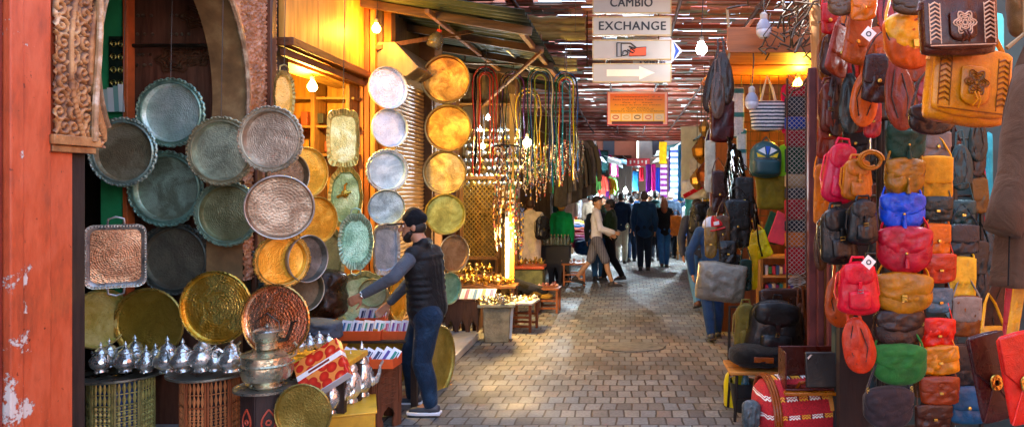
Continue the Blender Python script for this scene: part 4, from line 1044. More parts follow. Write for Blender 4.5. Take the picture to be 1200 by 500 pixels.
# yellow crate with four jug teapots
q = P(403, 490, 5.25)
t = thing('yellow_crate', 'mustard yellow crate with a row of silver jugs on top', 'crate', (q.x, 5.35, 0), (0, 0, .35))
g = MB(); zt = P(0, 480, 5.25).z
g.box((0, 0, zt/2), (.36, .5, zt)); g.build('body', surf(C('#cf9a1e'), .5, 0, 'plain', 6, .35, .4), t, bevel=.01)
g = MB(); g.box((0, 0, zt+.006), (.38, .52, .012)); g.build('lid', surf(C('#e0aa2a'), .45, 0, 'plain', 6, .3, .3), t, bevel=.004)
for i, (px, k, yw, dY) in enumerate(((388, .95, .2, -.12), (399, 1.0, .4, .0), (411, 1.15, .3, .14), (424, 1.25, .1, .3))):
    yy = 5.25+dY; x = P(px, 0, yy).x
    dup(POT, f'{ordl(i, 4)} silver jug teapot on the mustard yellow crate', (x, yy, zt+.012), (0, 0, yw), (k*.28/.2*.75, k*.28/.2*.75, k*.34/.2), 'jugs on the yellow crate')

# carton printed with red berries
def berry_mat():
    m, nt, b = _base('printed_carton'); L = nt.links.new
    tc = N(nt, 'ShaderNodeTexCoord'); co = tc.outputs['Object']
    v = N(nt, 'ShaderNodeTexVoronoi', i_Scale=13.0, i_Randomness=0.55); L(co, v.inputs['Vector'])
    r = ramp(nt, v.outputs['Distance'], [(0.0, C('#f08a5a')), (0.22, C('#d8321c')), (0.5, C('#b81a10')), (0.56, C('#e8883c'))])
    r.color_ramp.interpolation = 'LINEAR'
    s = N(nt, 'ShaderNodeSeparateXYZ'); L(co, s.inputs[0])
    bb = N(nt, 'ShaderNodeMath', operation='ABSOLUTE'); ad = N(nt, 'ShaderNodeMath', operation='ADD'); L(s.outputs['Y'], ad.inputs[0]); ad.inputs[1].default_value = -0.02; L(ad.outputs[0], bb.inputs[0])
    lt = N(nt, 'ShaderNodeMath', operation='LESS_THAN'); L(bb.outputs[0], lt.inputs[0]); lt.inputs[1].default_value = 0.02
    L(mixc(nt, lt.outputs[0], r.outputs[0], (*C('#efe8dd'), 1)), b.inputs['Base Color']); b.inputs['Roughness'].default_value = .4
    return m
t = thing('berry_carton', 'white carton printed with red berries tilted on the stall', 'box', P(378, 433, 4.98), (rad(52), rad(-32), rad(8)))
g = MB(); g.box((0, 0, 0), (.34, .3, .07)); g.build('carton', berry_mat(), t, bevel=.004)
g = MB(); g.box((0, -.151, 0), (.335, .004, .066)); g.build('side_label', flat('#c8ced4'), t)
g = MB(); g.box((0, .02, .0365), (.16, .015, .003)); g.build('lettering', flat('#7a2a20'), t)

# carved brown stool with the orange postcard boxes
def carved_table(label, px, py, Y, wpx, depth, mat, nside=6, group='carved stools under the goods', dark=None):
    top = P(px, py, Y); h = top.z; r = wpx/2*Y/F
    t = thing('carved_stool', label, 'stool', (top.x, Y, 0), (0, 0, PI/nside+PI/6), group)
    for k in range(nside):
        am = 2*PI*(k+.5)/nside; ap = r*math.cos(PI/nside); w = 2*r*math.sin(PI/nside)
        M = Matrix.Translation((ap*math.cos(am), ap*math.sin(am), 0)) @ Matrix.Rotation(am+PI/2, 4, 'Z')
        # panel with keyhole arch cut at the foot
        a_ = [(-w/2, 0), (-w*.2, 0), (-w*.2, h*.12), (-w*.26, h*.2), (-w*.18, h*.29), (0, h*.36), (w*.18, h*.29), (w*.26, h*.2), (w*.2, h*.12), (w*.2, 0), (w/2, 0), (w/2, h), (-w/2, h)]
        g = MB(); g.prism(a_, .02, lambda v: M @ v); p = g.build('side_panel', mat, t, bevel=.002)
        g = MB()
        for j in range(5):
            zc = h*(.45+.11*j)
            g.tube([M @ Vector((w*.3*math.cos(a)*(1-.25*abs(math.sin(2*a))), -.011, zc+h*.045*math.sin(a))) for a in [2*PI*i/14 for i in range(14)]], .005, 5, closed=True)
        for s2 in (-1, 1): g.bar(M @ Vector((s2*w*.42, -.011, h*.38)), M @ Vector((s2*w*.42, -.011, h*.97)), .012)
        g.build('carving', mat, p)
    g = MB(); g.lathe([(0.0001, h+.015), (r*1.02, h+.015), (r*1.02, h), (0.0001, h)], n=nside); g.build('table_top', mat, t, smooth=False, bevel=.003)
    return t
MCB = wood('#6b3f28', rough=.5, var=.6)
carved_table('hexagonal carved brown stool with keyhole feet under the front postcard boxes', 432, 426, 5.85, 74, .4, MCB)
def postcard_box(label, px, py, Y, w, n, side='#d8561f', colors=('#2a2f52', '#5a3f8a', '#26806a', '#b03a4a'), group='orange boxes of packets', h=20, lean=.5):
    q = P(px, py, Y); W = w*Y/F; H = h*.55*Y/F; D = .2
    t = thing('packet_box', label, 'box', (q.x, q.y, q.z), (0, 0, R.uniform(-.04, .04)), group)
    g = MB(); th = .006
    g.box((0, -D/2, H/2), (W, th, H)); g.box((0, D/2, H/2+.01), (W, th, H+.02)); g.box((-W/2+th/2, 0, H/2), (th, D-th, H)); g.box((W/2-th/2, 0, H/2), (th, D-th, H)); g.box((0, 0, th/2), (W-2*th, D-th, th))
    g.build('carton', paint(side), t, bevel=.001)
    for i in range(n):
        x = -W/2+W*(i+.5)/n; g = MB(); pw = W/n*1.05
        g.box((0, 0, 0), (pw, .008, H*1.9)); p = g.build('packet', flat('#e6e6ea'), t, loc=(x, -.01+.03*(i % 2), H*.95), rot=(-.45, lean, 0))
        g = MB(); g.box((0, -.006, -H*.1), (pw*.3, .004, H*1.5)); g.box((pw*.3, -.006, H*.1), (pw*.12, .004, H*1.2)); g.build('printed_bar', flat(colors[i % len(colors)]), p)
    return t
postcard_box('long orange box of white packets, left on the front carved stool', 412, 428, 5.65, 46, 5)
postcard_box('short orange box of white packets, right on the front carved stool', 451, 428, 5.68, 30, 3)
q = P(418, 404, 6.35)
t = thing('trestle_table', 'dark cloth covered trestle behind the postcard stool', 'table', (q.x, 6.4, 0))
g = MB(); zt = P(0, 396, 6.35).z; g.box((.1, .1, zt-.012), (.95, .5, .024)); g.build('table_top', wood('#3a2a20', 'woodx'), t, bevel=.004)
for sx in (-.32, .52):
    for sy in (-.1, .3): g = MB(); g.box((sx, sy, zt/2-.012), (.05, .05, zt-.024)); g.build('leg', wood('#3a2a20'), t)
postcard_box('orange box of upright packets behind the brass tray, left of the man', 421, 396, 6.35, 58, 9, lean=.1, colors=('#26345c', '#3a6a9a', '#2a8a7a'))
postcard_box('orange box of pink packets just behind the jeans of the man', 466, 396, 6.4, 32, 5, lean=.05, colors=('#b04a6a', '#7a3a8a'))
postcard_box('small orange box of packets highest on the back trestle', 436, 381, 6.75, 30, 4, lean=.1)

# brown leather sack and grey cushion
def blob(nm, label, cat, px, py, w, h, d, Y, mat, wr=.03, seed=1, roll=0, rb=.5, rt=.4, group=None):
    g = MB(); g.pillow(w*Y/F, h*Y/F, d, rb=rb, rt=rt, n=22, wr=wr, seed=seed, p=3)
    o = g.build(nm, mat, angle=180, merge=True, loc=P(px, py, Y), rot=(0, roll, 0)); return tag(o, label, cat, group)
blob('leather_sack', 'slumped dark brown leather sack under the olive oblong tray', 'sack', 378, 345, 54, 62, .4, 6.5, leather('#4a3020'), .05, 2)
blob('grey_cushion', 'grey blue folded blanket beneath the brown leather sack', 'blanket', 372, 386, 56, 26, .3, 6.1, cloth('#5c6672'), .04, 5)
# ================================================================== LEATHER STALL (right)
BR = random.Random(21)
GOLD = metal('#c9a24a', .25); STEEL = metal('#b8b8bc', .25)
def bag(label, px, py, w, h, Y, col, style='saddle', roll=0.0, yaw=None, hw='tassel', suede=False, rough=.38, cat=None, name=None, group=None, flapcol=None, strap=True, stampcol=None):
    q = P(px, py, Y); W = w*Y/F*1.05; H = h*Y/F*1.1; seed = BR.uniform(0, 90)
    yaw = BR.uniform(-.18, .18) if yaw is None else yaw
    nm = name or {'saddle': 'saddle_bag', 'backpack': 'leather_backpack', 'satchel': 'satchel', 'pouch': 'leather_pouch', 'tote': 'tote_bag', 'flat': 'shoulder_bag', 'leaf': 'shoulder_bag', 'envelope': 'envelope_bag'}[style]
    ct = cat or {'backpack': 'backpack', 'pouch': 'pouch', 'satchel': 'satchel', 'tote': 'tote bag'}.get(style, 'handbag')
    t = thing(nm, label, ct, q, (BR.uniform(-.06, .02), roll, yaw), group)
    m = leather(col, rough, suede); mf = leather(flapcol, rough, suede) if flapcol else m
    trim = leather('#2a1a12')
    D = min(W, H)*.36; fh = BR.uniform(.58, .76)
    def straps(wid=.9, up=.16, r=.006, mat=None):
        g = MB(); g.tube([(-W/2*wid, 0, H*.28), (-W/2*wid*.9, .0, H*.5), (-W*.2, .02, H*.5+up*.7), (0, .03, H*.5+up), (W*.2, .02, H*.5+up*.7), (W/2*wid*.9, 0, H*.5), (W/2*wid, 0, H*.28)], r, 6, flat=1.6); g.build('strap', mat or mf, t)
    if style == 'saddle':
        g = MB(); g.pillow(W, H, D, rb=.85, rt=.45, n=20, wr=D*.12, seed=seed, p=3.5); g.build('body', m, t, angle=180, merge=True)
        g = MB(); g.pillow(W*1.0, H*fh, D*.75, (0, -D*.2, H*(.5-fh/2)), rb=1.25, rt=.5, n=18, wr=D*.13, seed=seed+3, p=4); f_ = g.build('flap', mf, t, angle=180, merge=True)
        g = MB(); n = 20; pts = []
        for i in range(n+1):
            a = PI+PI*i/n; pts.append((W*.49*math.cos(a)*(.98), -D*.2-D*.375*math.sqrt(max(0, 1-abs(math.cos(a))**4))*.35, H*(.5-fh/2)+H*(fh/2-.03)*math.sin(a)))
        g.tube(pts, .0028, 5); g.build('seam', trim if not suede else mf, f_)
        if hw == 'tassel':
            g = MB(); g.lathe([(0.0001, .0), (.007, -.004), (.009, -.018), (.006, -.024), (.012, -.045), (.015, -.075), (0.0001, -.076)], c=(0, -D*.58, -H*.08), n=10, scal=lambda a, r: r*(1+.1*math.sin(5*a))); g.build('tassel', mf, t)
            g = MB(); g.sphere((0, -D*.56, -H*.07), .009, 8); g.build('stud', GOLD, t)
        elif hw == 'clasp':
            g = MB(); g.box((0, -D*.58, -H*.08), (.028, .012, .034)); g.tube([(-.012, -D*.6, -H*.06), (.012, -D*.6, -H*.06), (.012, -D*.6, -H*.17), (-.012, -D*.6, -H*.17)], .003, 5, closed=True); g.build('clasp', GOLD, t, bevel=.003)
        elif hw == 'chain':
            for s_ in (-1, 1):
                g = MB()
                for k in range(7): g.tube([(s_*W*.44+.006*math.cos(a), -D*.3+(.004 if k % 2 else 0)*math.sin(a), H*.1+k*.014+.009*math.sin(a)) for a in [2*PI*i/8 for i in range(8)]], .002, 4, closed=True)
                g.build('chain', GOLD, t)
        if strap: straps()
    elif style == 'backpack':
        g = MB(); g.pillow(W, H, D*1.1, rb=.35, rt=.5, n=18, wr=D*.12, seed=seed, p=3.2, taper=.12); g.build('body', m, t, angle=180, merge=True)
        g = MB(); g.pillow(W*.82, H*.42, D*.5, (0, -D*.38, H*.26), rb=.8, rt=.5, n=14, wr=D*.06, seed=seed+3); f_ = g.build('flap', mf, t, angle=180, merge=True)
        g = MB(); g.pillow(W*.56, H*.36, D*.5, (0, -D*.5, -H*.22), rb=.4, rt=.2, n=12, wr=D*.05, seed=seed+5); p_ = g.build('front_pocket', mf, t, angle=180, merge=True)
        g = MB(); g.box((0, -D*.68, H*.0), (W*.09, .008, H*.26), (.15, 0, 0)); g.build('buckle_strap', mf, t, bevel=.002)
        g = MB(); g.tube([(-.014, -D*.74, -H*.02), (.014, -D*.74, -H*.02), (.014, -D*.74, -H*.07), (-.014, -D*.74, -H*.07)], .003, 5, closed=True); g.build('buckle', STEEL if hw == 'steel' else GOLD, t)
        g = MB(); g.tube([(-.04, 0, H*.46), (-.03, 0, H*.56), (.03, 0, H*.56), (.04, 0, H*.46)], .008, 6); g.build('handle', mf, t)
        for s_ in (-1, 1):
            g = MB(); g.tube([(s_*W*.12, D*.2, H*.45), (s_*W*.5, D*.3, H*.25), (s_*W*.56, D*.25, -H*.1), (s_*W*.4, D*.2, -H*.42)], .011, 6, flat=.5); g.build('shoulder_strap', mf, t)
    elif style == 'satchel':
        g = MB(); g.pillow(W, H, D*.8, rb=.18, rt=.14, n=18, wr=D*.08, seed=seed, p=7); g.build('body', m, t, angle=180, merge=True)
        g = MB(); g.pillow(W*.98, H*.9, D*.3, (0, -D*.36, H*.04), rb=.2, rt=.14, n=16, wr=D*.03, seed=seed+2, p=8); f_ = g.build('flap', mf, t, angle=180, merge=True)
        yf = -D*.52; st = leather(stampcol or '#7a4418', .5)
        g = MB()
        for i in range(9):
            for s_ in (-1, 1):
                z = -H*.24+H*.56*i/8; g.tube([(s_*W*.36-.022, yf, z), (s_*W*.36, yf-.002, z+.012), (s_*W*.36+.022, yf, z)], .0035, 5)
        for s_ in (-1, 1):
            for e in (.29, .43): g.tube([(s_*W*e, yf+.001, -H*.3), (s_*W*e, yf+.001, H*.36)], .0022, 5)
        g.tube([(-W*.43, yf+.001, -H*.33), (W*.43, yf+.001, -H*.33)], .0025, 5)
        g.build('tooled_border', st, f_)
        g = MB(); g.pillow(W*.36, H*.5, .016, (0, yf-.006, -H*.02), rb=.5, rt=.2, n=12, p=6); tg = g.build('tongue', mf, f_, angle=180, merge=True)
        g = MB()
        for k in range(4):
            rr_ = W*.04*(k+1)*.8
            g.tube([(rr_*math.cos(a)*(1+.2*math.cos(6*a)), yf-.0165, H*.02+rr_*math.sin(a)*(1+.2*math.cos(6*a))) for a in [2*PI*i/36 for i in range(36)]], .0028, 4, closed=True)
        g.build('tooled_rosette', st, tg)
        g = MB(); g.tube([(-.01, yf-.02, -H*.1), (.0, yf-.03, -H*.2), (-.015, yf-.02, -H*.28)], .004, 5); g.tube([(.005, yf-.02, -H*.1), (.012, yf-.03, -H*.2), (.01, yf-.02, -H*.3)], .004, 5); g.build('lace', mf, tg)
        if strap: straps(.98, .22, .009)
    elif style == 'pouch':
        g = MB(); g.pillow(W, H, D*.8, rb=.3, rt=.2, n=18, wr=D*.24, seed=seed, p=4, taper=-.06); g.build('body', m, t, angle=180, merge=True)
        g = MB(); g.pillow(W*1.0, H*.6, D*.45, (0, -D*.25, H*.2), rb=.5, rt=.2, n=12, wr=D*.14, seed=seed+3); f_ = g.build('flap', mf, t, angle=180, merge=True)
        g = MB(); g.box((0, -D*.5, -H*.06), (.022, .01, .014)); g.build('clasp', GOLD, t, bevel=.002)
        if strap:
            g = MB(); g.tube([(-W*.44, 0, H*.4), (-W*.4, .02, H*.5+.08), (W*.3, .02, H*.5+.1), (W*.44, 0, H*.4)], .0035, 5); g.build('strap', mf, t)
    elif style == 'tote':
        g = MB(); g.pillow(W, H, D*.7, rb=.15, rt=.06, n=16, wr=D*.14, seed=seed, p=5, taper=-.06); g.build('body', m, t, angle=180, merge=True)
        for s_ in (-1, 1):
            g = MB(); g.tube([(-W*.24, s_*D*.2, H*.42), (-W*.2, s_*D*.2, H*.75), (0, s_*D*.12, H*.92), (W*.2, s_*D*.2, H*.75), (W*.24, s_*D*.2, H*.42)], .008, 6); g.build('handle', mf, t)
    elif style == 'flat':
        g = MB(); g.pillow(W, H, D*.5, rb=.16, rt=.12, n=18, wr=D*.2, seed=seed, p=6); g.build('body', m, t, angle=180, merge=True)
        g = MB(); g.pillow(W*.97, H*.62, D*.25, (0, -D*.22, H*.17), rb=.2, rt=.12, n=12, wr=D*.04, seed=seed+3, p=6); f_ = g.build('flap', mf, t, angle=180, merge=True)
        if hw: g = MB(); g.sphere((0, -D*.38, -H*.06), (.012, .008, .012), 8); g.build('stud', GOLD, t)
        if strap: straps(.95, .12, .005)
    elif style == 'leaf':
        g = MB(); g.pillow(W, H, D*.6, rb=.9, rt=.8, n=18, wr=D*.16, seed=seed, p=2.6, taper=.15); g.build('body', m, t, angle=180, merge=True)
        g = MB(); g.tube([(-W*.1, -D*.3, H*.36), (-W*.3, -D*.24, 0), (-W*.16, -D*.26, -H*.32)], .003, 5); g.tube([(W*.12, -D*.3, H*.3), (W*.25, -D*.26, -.02), (W*.12, -D*.27, -H*.3)], .003, 5); g.build('seam', trim, t)
        g = MB(); g.tube([(-W*.2, 0, H*.4), (-W*.15, 0, H*.75), (W*.1, 0, H*.8), (W*.2, 0, H*.4)], .009, 6, flat=.5); g.build('strap', mf, t)
    elif style == 'envelope':
        g = MB(); g.pillow(W, H, D*.4, rb=.06, rt=.06, n=14, wr=D*.05, seed=seed, p=8); g.build('body', m, t, angle=180, merge=True)
        pl = [(-W*.49, H*.485), (W*.49, H*.485), (W*.49, H*.1), (0, -H*.14), (-W*.49, H*.1)]
        g = MB(); g.prism(pl, .012, lambda v: v+Vector((0, -D*.21, 0))); f_ = g.build('flap', mf, t, bevel=.004)
        g = MB()
        for a, b_ in (((-W*.49, -H*.46), (-W*.02, -H*.08)), ((W*.49, -H*.46), (W*.02, -H*.08))): g.tube([(a[0], -D*.2, a[1]), (b_[0], -D*.21, b_[1])], .003, 5)
        g.build('seam', mf, t)
        g = MB(); g.lathe([(.008, .004), (.02, .004), (.022, 0), (.02, -.004), (.008, -.004)], c=(0, -D*.21-.012, -H*.05), n=18, M=Matrix.Rotation(PI/2, 3, 'X'), scal=lambda a, r: r*(1+.35*abs(math.sin(a)))); g.build('turn_clasp', GOLD, t)
    return t
B = bag
g1 = 'saddle bags in the middle column of the leather stall'
B('dark green saddle bag with tassel, topmost of the middle column', 1061, 167, 46, 44, 4.02, '#1f4a38', suede=True, group=g1)
B('olive mustard saddle bag with tassel between the dark green and blue ones', 1060, 207, 47, 42, 4.0, '#9a6a1e', group=g1)
B('cobalt blue saddle bag with small tassel', 1057, 248, 50, 42, 4.0, '#1546c4', group=g1)
B('crimson saddle bag with long tassel beneath the cobalt one', 1060, 292, 60, 52, 3.98, '#b3122c', group=g1)
B('large mustard tan saddle bag with gold clasp', 1058, 343, 64, 46, 3.98, '#b4771c', hw='clasp', group=g1, rough=.3)
B('glossy dark brown saddle bag with chains above the green one', 1053, 384, 58, 44, 4.0, '#3a211c', hw='chain', group=g1, rough=.25)
B('plain green suede saddle bag with rounded flap', 1053, 426, 60, 46, 3.98, '#3c7a3e', hw='none', suede=True, group=g1)
B('dark aubergine suede saddle bag at the foot of the column', 1041, 477, 58, 46, 3.95, '#3a2f35', hw='chain', suede=True, group=g1)
g2 = 'small bags in the second column of the leather stall'
B('taupe small bag with toggle above the yellow flat bag', 1098, 170, 32, 30, 4.15, '#7c706a', 'flat', group=g2)
B('tall yellow ochre flat bag with rectangular flap', 1097, 208, 36, 48, 4.12, '#d18f22', 'flat', hw=None, group=g2, suede=True)
B('crumpled black green pouch under the tall yellow ochre bag', 1098, 245, 34, 28, 4.1, '#27302a', 'pouch', group=g2)
B('orange flat pouch with black pocket beside the crimson saddle bag', 1099, 280, 30, 34, 4.1, '#c8661c', 'flat', group=g2)
B('brick red pouch with gold clasp beside the large mustard bag', 1101, 314, 36, 32, 4.08, '#b83a22', 'pouch', group=g2)
B('shiny blue grey metallic pouch', 1100, 352, 32, 28, 4.1, '#56788a', 'pouch', rough=.22, group=g2)
B('coral red crumpled pouch over the orange crumpled one', 1099, 390, 37, 34, 4.08, '#c9322a', 'pouch', rough=.28, group=g2)
B('orange crumpled pouch below the coral red one', 1101, 422, 42, 32, 4.06, '#cf8026', 'pouch', rough=.28, group=g2, roll=-.12)
B('glossy chestnut pouch with bright sheen beside the green suede bag', 1101, 457, 44, 32, 4.05, '#8a3a20', 'pouch', rough=.2, group=g2)
B('dark brown pouch at the foot of the second column', 1094, 488, 42, 28, 4.05, '#4a2418', 'pouch', group=g2)
g3 = 'bags in the third column of the leather stall'
B('teal black pouch high in the third column', 1128, 250, 28, 30, 4.3, '#1d4a4a', 'pouch', group=g3)
B('navy black zip case with rounded corners', 1130, 280, 34, 32, 4.25, '#20303a', 'flat', hw=None, group=g3)
B('cream yellow bag with ribbed flap', 1128, 325, 31, 46, 4.25, '#d8b45c', 'flat', group=g3, hw=None)
B('brown shoulder bag with shiny grey flap', 1132, 370, 35, 44, 4.22, '#7a4420', 'flat', flapcol='#8d867e', hw=None, group=g3, rough=.25)
B('charcoal square bag under the grey flapped one', 1131, 427, 36, 46, 4.22, '#2f3034', 'flat', hw=None, group=g3)
B('petrol blue bag low in the third column', 1134, 474, 38, 40, 4.2, '#12527c', 'flat', group=g3)
B('dark teal strapped bag tucked behind the large ochre satchel', 1126, 196, 26, 50, 4.35, '#14403f', 'leaf', group=g3)
B('black green strapped bag under the jacket shoulder', 1146, 165, 22, 44, 4.4, '#1c3836', 'leaf', group=g3)
B('dark teal bag behind the edge of the brown jacket', 1152, 290, 26, 50, 4.6, '#1b4650', 'leaf', group=g3)
# big satchels and the upper mass of bags
g4 = 'tooled satchels hung high on the leather stall'
B('large ochre tooled satchel with rosette tongue', 1131, 102, 96, 84, 2.95, '#c97a16', 'satchel', roll=.10, yaw=.15, group=g4, rough=.35)
B('dark brown tooled satchel hung over the ochre one', 1121, 32, 88, 64, 2.82, '#5a2618', 'satchel', roll=-.05, yaw=.1, group=g4, rough=.28, stampcol='#c9a088')
B('orange bag with pale yellow flap left of the tooled satchels', 1066, 48, 62, 62, 3.3, '#c4501a', 'saddle', flapcol='#e09a3c', roll=-.08, hw='clasp', group=g4)
g5 = 'assorted leather bags hung high on the stall'
B('glossy chocolate shoulder bag above the rust leaf shaped bag', 1030, 92, 36, 52, 3.75, '#4a2620', 'flat', rough=.2, group=g5, roll=.08)
B('rust leather leaf shaped bag left of the ochre tooled satchel', 1054, 112, 34, 76, 3.6, '#8a2f14', 'leaf', group=g5, roll=-.1)
B('bright orange tan bag between the black green and chocolate bags', 1013, 116, 30, 60, 3.85, '#c95a1c', 'leaf', group=g5, roll=.1)
B('black green oval bag with pale piping', 996, 122, 24, 66, 3.95, '#1e2a24', 'leaf', group=g5)
B('dark brown narrow bag beside the rusty double pole', 980, 122, 20, 70, 4.1, '#3a1c16', 'leaf', group=g5)
B('maroon satchel swinging sideways high on the left', 984, 60, 32, 56, 3.9, '#8a2f1c', 'flat', roll=.35, group=g5, yaw=.5)
B('chestnut bag with white price tag over the chocolate one', 1004, 46, 30, 56, 3.8, '#a0461c', 'flat', roll=.2, group=g5, yaw=.3)
B('round tan brown bag nearest the top edge', 986, 6, 30, 24, 3.8, '#7a5a44', 'saddle', hw='none', group=g5)
B('scarlet bag peeking out at the top left of the stall', 972, 22, 20, 34, 4.0, '#b8141c', 'flat', group=g5)
B('orange striped pouch at the top between two tan bags', 1012, 8, 28, 30, 3.7, '#d06a1e', 'pouch', group=g5)
B('deep red bag behind the pale flapped orange bag', 1042, 18, 26, 50, 3.6, '#a81c18', 'leaf', group=g5, roll=-.15)
B('brown bag crossing over the top of the tooled satchels', 1074, 6, 52, 22, 3.2, '#5a3a24', 'saddle', hw='none', group=g5)
B('tan hanging bag right of the rusty poles at the top', 965, 68, 16, 50, 4.2, '#a05a2a', 'leaf', group=g5)
B('dark brown rounded underside of a bag behind the ochre satchel', 1092, 140, 54, 34, 3.3, '#3a1e18', 'saddle', hw='none', group=g5)
B('rust orange slim bag over the rust leaf shaped bag', 1046, 62, 24, 60, 3.85, '#b0501e', 'leaf', group=g5, roll=.2)
B('small red purse between chocolate and orange tan bags', 1022, 140, 20, 40, 3.95, '#a02430', 'pouch', group=g5)
# left column beside the poles
g6 = 'backpacks in the left column of the leather stall'
B('maroon leather bag hanging just right of the rusty poles', 972, 155, 28, 58, 4.15, '#8a3020', 'flat', group=g6, rough=.3)
B('amber orange bag at the rusty pole', 965, 228, 22, 66, 4.3, '#c8701c', 'flat', group=g6)
B('crimson pink leather backpack with buckled flap', 984, 203, 36, 66, 4.05, '#c01a3c', 'backpack', group=g6, roll=.12)
B('tan orange backpack with front pockets beside the crimson one', 1004, 210, 33, 46, 3.95, '#b0641c', 'backpack', group=g6)
B('black pebbled backpack with loose flap and strap', 982, 276, 42, 62, 4.0, '#1e1c1a', 'backpack', group=g6, roll=-.06)
B('shiny blue black shoulder bag over the scarlet backpack', 1011, 260, 34, 50, 3.92, '#152026', 'backpack', group=g6, rough=.2)
B('dark grey flat bag hidden above the tan orange backpack', 1002, 166, 28, 36, 4.3, '#3a3a3c', 'flat', group=g6)
B('scarlet leather backpack with a white paper tag', 1005, 337, 44, 58, 3.9, '#c8102a', 'backpack', group=g6, hw='steel')
B('orange red slouchy bag under the scarlet backpack', 1006, 404, 36, 60, 3.95, '#b83214', 'leaf', group=g6, roll=-.15)
B('burnt orange bag half behind the scarlet backpack', 984, 352, 34, 58, 4.15, '#a8481c', 'leaf', group=g6)
B('small brown tasselled bag left of the black backpack', 962, 290, 16, 50, 4.35, '#5a3418', 'leaf', group=g6)
B('khaki brown bag tucked behind the black backpack', 995, 318, 24, 34, 4.25, '#4c3a26', 'flat', group=g6)
# far right foreground
g7 = 'bags hanging under the brown jacket'
B('rounded brown suede bag hanging under the jacket', 1172, 362, 38, 70, 2.9, '#5a3420', 'leaf', suede=True, group=g7, roll=.15)
B('small mustard bag under the rounded brown suede one', 1164, 403, 30, 40, 2.85, '#c98a1e', 'flat', hw=None, group=g7)
B('burgundy envelope bag with gold turn clasp', 1162, 441, 44, 96, 2.6, '#4a1418', 'envelope', roll=-.2, group=g7, rough=.3)
B('bright red envelope bag with gold turn clasp at the right edge', 1197, 442, 46, 100, 2.45, '#c81e14', 'envelope', roll=-.2, group=g7, rough=.35)
B('long yellow strap bag beside the right edge', 1190, 366, 13, 76, 2.6, '#d8921c', 'flat', hw=None, strap=False, roll=.15, group=g7)
B('narrow crimson purse between yellow and brown bags', 1181, 368, 9, 80, 2.7, '#b0142a', 'flat', hw=None, strap=False, roll=.08, group=g7)
# white tags
for i, (px, py, Y, lab) in enumerate(((1018, 40, 3.55, 'white square price tag on the high chestnut bag'), (1018, 307, 3.75, 'white printed paper tag dangling over the scarlet backpack'))):
    g = MB(); g.box((0, 0, 0), (.055, .002, .055), (0, rad(40), 0)); o = g.build('price_tag', flat('#ece8de'), loc=P(px, py, Y)); tag(o, lab, 'tag', 'paper price tags')
    g = MB(); g.tube([(.011*math.cos(a), -.002, .011*math.sin(a)) for a in [2*PI*k/10 for k in range(10)]], .003, 5, closed=True); g.build('printed_ring', flat('#222222'), o)
# coiled belt
t = thing('coiled_belt', 'tan leather belt coiled on a hook between black pole and green bag', 'belt', P(1020, 188, 3.9))
g = MB(); g.tube([(.0+.07*math.cos(a)*(1-a/30), .0, .0+.055*math.sin(a)*(1-a/30)) for a in [i*.35 for i in range(34)]], .009, 6, flat=1.5); g.build('strap', leather('#a0662a'), t)
g = MB(); g.tube([(-.0, 0, .06), (0, 0, .12)], .004, 5); g.build('hook', STEEL, t)

# brown jacket at the right edge
t = thing('hanging_jacket', 'dark brown wool jacket hanging at the right edge with a pin on the chest', 'jacket', P(1180, 190, 2.55))
k = 2.55/F
def jk(px, py): return ((px-1180)*k, -(py-190)*k)
mj = cloth('#5c4232')
g = MB(); body = []
def fj(u, v):
    # v top -> bottom
    py = 50+(335-50)*v; xl = [(50, 1200), (80, 1188), (130, 1176), (180, 1170), (250, 1166), (300, 1164), (335, 1161)]
    for (a, xa), (b2, xb) in zip(xl, xl[1:]):
        if a <= py <= b2: x0 = xa+(xb-xa)*(py-a)/(b2-a)
    x1 = 1290; px = x0+(x1-x0)*u
    x, z = jk(px, py); y = -.09*math.sin(PI*min(1, u*1.3+.05))*1.0+.02*math.sin(u*22+v*2)*v+.012*math.sin(u*9+v*7)
    return Vector((x, y, z))
g.grid(fj, 40, 36); g.build('body', mj, t, angle=180, solid=.012)
g = MB(); pts = [jk(1204, 85), jk(1196, 120), jk(1186, 165), jk(1180, 205), jk(1166, 242), jk(1155, 270)]
g.tube([(x, -.05-.012*i, z) for i, (x, z) in enumerate(pts)], [.066, .072, .075, .072, .066, .06], 20); g.build('sleeve', mj, t, angle=180)
g = MB()
for dx in (0, .04, .08): g.tube([(jk(1166, 0)[0]+dx*3, -.1, jk(0, 250)[1]), (jk(1164, 0)[0]+dx*3, -.1, jk(0, 330)[1])], .003, 4)
g.tube([(jk(x_, 0)[0], -.118-.004*i_, jk(0, y_)[1]) for i_, (x_, y_) in enumerate(((1212, 78), (1206, 110), (1203, 150), (1199, 200)))], .0035, 5)
for yy_ in (225, 262, 300): g.sphere((jk(1192, 0)[0], -.11, jk(0, yy_)[1]), (.012, .006, .012), 10)
g.build('stitching', cloth('#1c1512'), t)
g = MB(); x, z = jk(1186, 176); g.box((x, -.13, z), (.03, .006, .006), (0, .6, 0)); g.box((x+.01, -.131, z-.01), (.006, .006, .028), (0, .4, 0)); g.build('pin', flat('#d8dee2'), t)
g = MB(); x, z = jk(1200, 50); g.tube([(x-.06, 0, z-.02), (x, 0, z+.03), (x+.1, 0, z-.02)], .008, 6); g.tube([(x, 0, z+.03), (x, 0, z+.9)], .004, 5); g.build('hanger', wood('#8a6a44'), t)

# brown rug end at the right top edge
t = blob('suede_roll', 'brown suede roll hanging in the top right corner', 'roll', 1193, 14, 22, 60, .08, 2.7, leather('#7a5634', suede=True), .01, 4)

